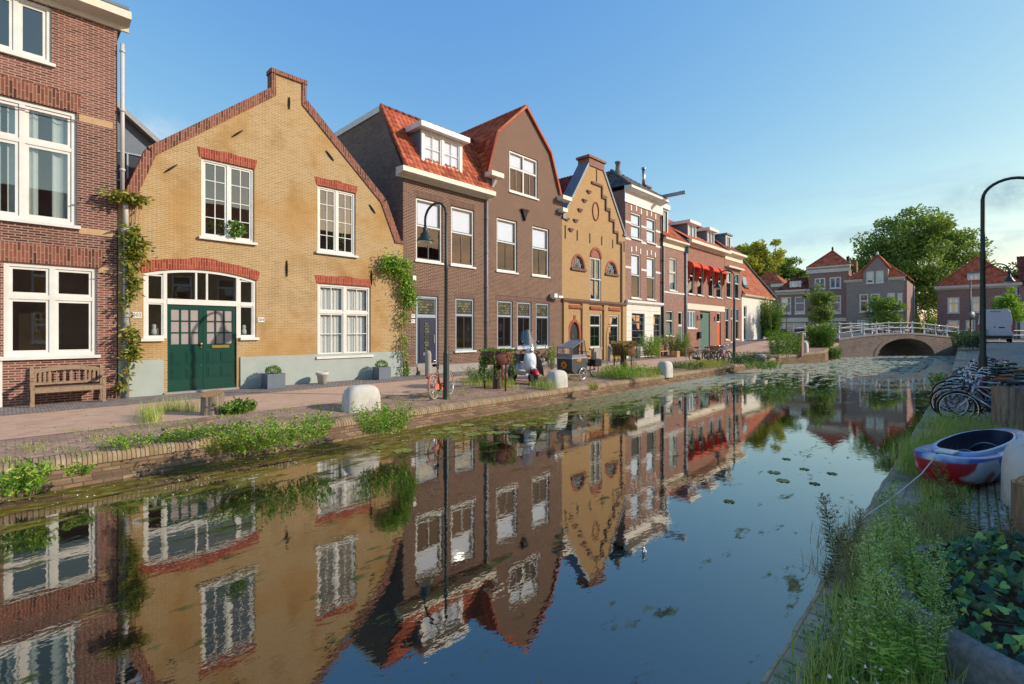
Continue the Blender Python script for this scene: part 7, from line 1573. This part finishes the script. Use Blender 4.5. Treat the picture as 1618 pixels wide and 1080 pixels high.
def inpoly_px(poly, k):
    xs = [p[0] for p in poly]; ys = [p[1] for p in poly]; out = []
    while len(out) < k:
        p = (random.uniform(min(xs), max(xs)), random.uniform(min(ys), max(ys)))
        if pt_in(p, poly): out.append(p)
    return out
poly = [(1290, 1110), (1325, 980), (1365, 900), (1410, 830), (1470, 850), (1490, 930), (1480, 1010), (1490, 1120)]
cs = [gp(x, y, -.16) for x, y in inpoly_px(poly, 60)]
grass('weed_grass', tuft_points(cs, 70, .07), .24, .006, 'grass_mix', .6, 'thick green grass under the tall weeds in the right foreground')
# tall weeds: four hand grown variants, then copies
def weed_variant(label, seed, h, lean, dark=False):
    g = np.random.default_rng(seed)
    top = np.array([lean*h*math.cos(seed), lean*h*math.sin(seed), h]); ctr = [np.array([0, 0, 0.])+0*top, top*.35+np.array([.01, .01, 0]), top*.7, top]
    def at_(t): j = min(2, int(t*3)); f = t*3-j; return ctr[j]*(1-f)+ctr[j+1]*f
    paths = [ctr]; P = []; A = []; Lg = []; B = []
    for k in range(95):
        t = .08+.72*k/95; a = k*2.4; P.append(at_(t)); A.append([math.cos(a), math.sin(a), .55-.5*(1-t)+g.normal()*.15]); Lg.append((.085*(1-.5*t))*(.7+.5*g.random()))
    for k in range(20):
        t = .55+.45*k/20; a = k*2.4+g.random(); L_ = .16*(1-.75*(t-.55)/.45)*(.7+.5*g.random()); b = at_(t); e = b+np.array([math.cos(a)*L_*.75, math.sin(a)*L_*.75, L_*.85]); paths.append([b, (b+e)/2+np.array([0, 0, -.008]), e])
        for i in range(9): f = .25+.75*g.random(); B.append(b*(1-f)+e*f+g.normal(size=3)*.008)
        for i in range(4): f = .2+.6*g.random(); P.append(b*(1-f)+e*f); A.append([math.cos(a+g.normal()), math.sin(a+g.normal()), .6]); Lg.append(.03)
    P = np.array(P); Lg = np.array(Lg); q = MB()
    for (pp, aa, ll, ww, fo, mi) in ((P, np.array(A), Lg, Lg*.16+.002, .1, 0), (np.array(B), g.normal(size=(len(B), 3))+np.array([0, 0, .8]), .012, .010, .5, 1)):
        V, Fc = leaf_arrays(pp, unit(aa), ll, ww, fo)
        for k in range(len(pp)): q.add([tuple(V[k*4+i]) for i in range(4)], [(0, 1, 2), (0, 2, 3)], float(g.random()), mi)
    for i, p in enumerate(paths): q.tube(p, [(.004 if i == 0 else .0015)*(1-.5*j/(len(p)-1)) for j in range(len(p))], 4, 2, cap=False)
    o = q.build('tall_weed', ['weed_leaf', 'weed_bud', 'leaf_green'] if not dark else ['leaf_dark', 'leaf_tan', 'stem_brown']); return tag(o, label, 'weed', 'tall weeds in the right foreground')
wl = 'tall green fleabane weed with budding tips in the right foreground clump'
V_ = [weed_variant(wl, i+1, hh, ln) for i, (hh, ln) in enumerate(((.62, .12), (.50, .2), (.72, .08), (.42, .28)))]
spots = inpoly_px([(1330, 1060), (1360, 950), (1405, 880), (1450, 890), (1485, 960), (1485, 1100), (1400, 1130)], 24)+[(1385, 925), (1432, 905), (1370, 1010), (1452, 980), (1470, 1040), (1440, 1085)]
for i, (x, y) in enumerate(spots):
    p = gp(x, y, -.16); r_ = (rng.normal()*.10, rng.normal()*.10, rng.random()*6.28)
    if i < 4: V_[i].location = p; V_[i].rotation_euler = r_
    else: dup(V_[i % 4], p, r_, scale=.75+.4*rng.random())
dk = weed_variant('taller brown seeding weed standing against the water at the quay edge', 9, .62, .15, True); dk.location = gp(1322, 905, -.2); dk['group'] = 'seeding weeds on the right quay'
dup(dk, gp(1303, 925, -.2), (0.1, -.15, 2.0), 'smaller brown seeding weed left of the taller one at the quay edge', scale=.85)
dup(dk, gp(1345, 880, -.2), (-.1, .1, 4.0), 'brown seeding weed right of the taller one at the quay edge', scale=.7)
sw_ = weed_variant('pale seeding weed leaning in front of the red kayak bow', 12, .55, .45, True); sw_.location = gp(1520, 830, -.15); sw_.rotation_euler = (0, 0, 2.4); sw_['group'] = 'seeding weeds on the right quay'
dup(sw_, gp(1560, 860, -.15), (0.2, 0, 3.2), 'thin seeding weed before the blue side of the kayak', scale=1.0)
dup(sw_, gp(1590, 940, -.15), (.1, .3, 1.2), 'thin sprawling weed on the paving left of the log post', scale=1.0)
# low herb carpet
P = np.array([gp(x, y, -.15) for x, y in inpoly_px([(1260, 1110), (1320, 970), (1400, 820), (1480, 790), (1500, 850), (1480, 930), (1480, 1110)], 1000)]); P[:, 2] += .10*rng.random(len(P)); o = leaves('low_herbs', P, rng.normal(size=P.shape)+np.array([0, 0, .9]), .045, .022, 'leaf_green'); tag(o, 'low green herbs covering the quay under the tall weeds', 'herbs', kind='stuff')
P = np.array([gp(x, y, -.15) for x, y in inpoly_px([(1455, 780), (1600, 790), (1600, 900), (1480, 900), (1400, 830)], 500)]); P[:, 2] += .05*rng.random(len(P)); o = leaves('low_herbs', P, rng.normal(size=P.shape)+np.array([0, 0, .7]), .04, .018, 'leaf_green'); tag(o, 'sparse low herbs in the paving beside the kayak', 'herbs', kind='stuff')
n = 70; P = np.array([gp(x, y, -.16+.25*random.random()) for x, y in inpoly_px(poly, n)]); o = leaves('white_flowers', P, rng.normal(size=P.shape)+np.array([0, 0, 1]), .022, .02, 'flower_white'); tag(o, 'tiny white flowers among the foreground weeds', 'flowers', kind='stuff')
cs = [so(18.4+14*rng.random()**1.3, ER+.10+.18*rng.random()**2, rz(25)-.045) for _ in range(420)]
P = tuft_points(cs, 14, .028); o = leaves('moss', P, rng.normal(size=P.shape)+np.array([0, 0, .8]), .022, .014, 'leaf_bright'); tag(o, 'moss and tiny sprouts along the lip of the right quay coping', 'moss', kind='stuff')
# tub with ivy
H = thing('concrete_tub', 'dark concrete tub at the lower right corner holding the ivy', 'planter', (3.62, 2.90, -.15))
q = MB(); q.lathe([(1.13, -.1), (1.12, .14), (1.10, .19), (1.05, .215), (1.0, .20), (.97, .14), (.96, .05), (0, .05)], (0, 0, 0), 72); q.build('tub', 'concrete_dark', H); q = MB(); q.lathe([(0, .14), (.965, .12)], (0, 0, 0), 32); q.build('soil', 'soil', H)
def ivy(label, c, r, hz, n, lf):
    H = thing('ivy', label, 'ivy', c); o5 = [(0, 0), (.22, -.16), (.46, .04), (.34, .24), (.33, .40), (.20, .58), (0, 1.0), (-.20, .58), (-.33, .40), (-.34, .24), (-.46, .04), (-.22, -.16)]
    V = []; Fc = []; T = []; paths = []
    for i in range(n):
        a = rng.random()*6.283; rr = math.sqrt(rng.random()); x, y = r*rr*math.cos(a), r*rr*math.sin(a); z = hz*(1-rr**2.5)*(.45+.6*rng.random())+.05
        nv = Vector((x*1.0/r+rng.normal()*.7-.35, y*1.0/r+rng.normal()*.7-.4, .55+rng.random()*.6)).normalized(); t = Vector((rng.normal(), rng.normal(), -.9)); t = (t-nv*t.dot(nv)).normalized(); s_ = nv.cross(t); L_ = lf*(.5+.8*rng.random()); b = len(V); tt = rng.random()
        for (u, v) in o5: V.append(Vector((x, y, z))+s_*u*L_*1.15+t*v*L_-nv*(abs(u)*.35+.12*v*v)*L_*.8)
        V.append(Vector((x, y, z))+t*.3*L_+nv*.03*L_); k = len(o5)
        for j in range(k): Fc.append((b+j, b+(j+1) % k, b+k)); T.append(tt)
        if i % 5 == 0: paths.append([Vector((x*.5, y*.5, .03)), Vector((x*.9, y*.9, z*.7)), Vector((x, y, z))])
    fast_mesh('leaves', np.array([tuple(v) for v in V]), np.array(Fc), 'ivy_leaf', np.array(T), H, nv=3); stems_mesh('stems', paths, .006, 'stem_brown', H); return H
ivy('mound of dark glossy ivy growing in the concrete tub', (3.55, 2.98, -.02), .93, .36, 1300, .066)
ivy('ivy spreading behind the tub towards the log post', (4.15, 3.95, -.16), .45, .25, 160, .075)
P = np.array([gp(1587, 1056, -.11)]); 

# litter on the left pavement and soil between the foreground weeds
n = 420; P = np.array([so(13+30*rng.random(), (1.2+3.6*rng.random()) if rng.random() < .4 else 4.8+1.2*rng.random(), 0) for _ in range(n)]); P[:, 2] = -.035-.09*np.clip(((P[:, 0]+23.1)*N.x+P[:, 1]*N.y-4.6)/1.5, 0, 1)+.004
o = leaves('leaf_litter', P, np.stack([rng.normal(size=n), rng.normal(size=n), np.full(n, .06)], 1), .05, .03, 'leaf_tan'); tag(o, 'dry fallen leaves scattered over the left pavement', 'leaves', kind='stuff')
n = 260; P = np.array([gp(x, y, -.145) for x, y in inpoly_px([(1230, 1110), (1330, 940), (1480, 760), (1610, 800), (1610, 900), (1480, 1110)], n)])
o = leaves('leaf_litter', P, np.stack([rng.normal(size=n), rng.normal(size=n), np.full(n, .08)], 1), .04, .022, 'leaf_tan'); tag(o, 'dry leaves and bits lying on the right quay paving', 'leaves', kind='stuff')
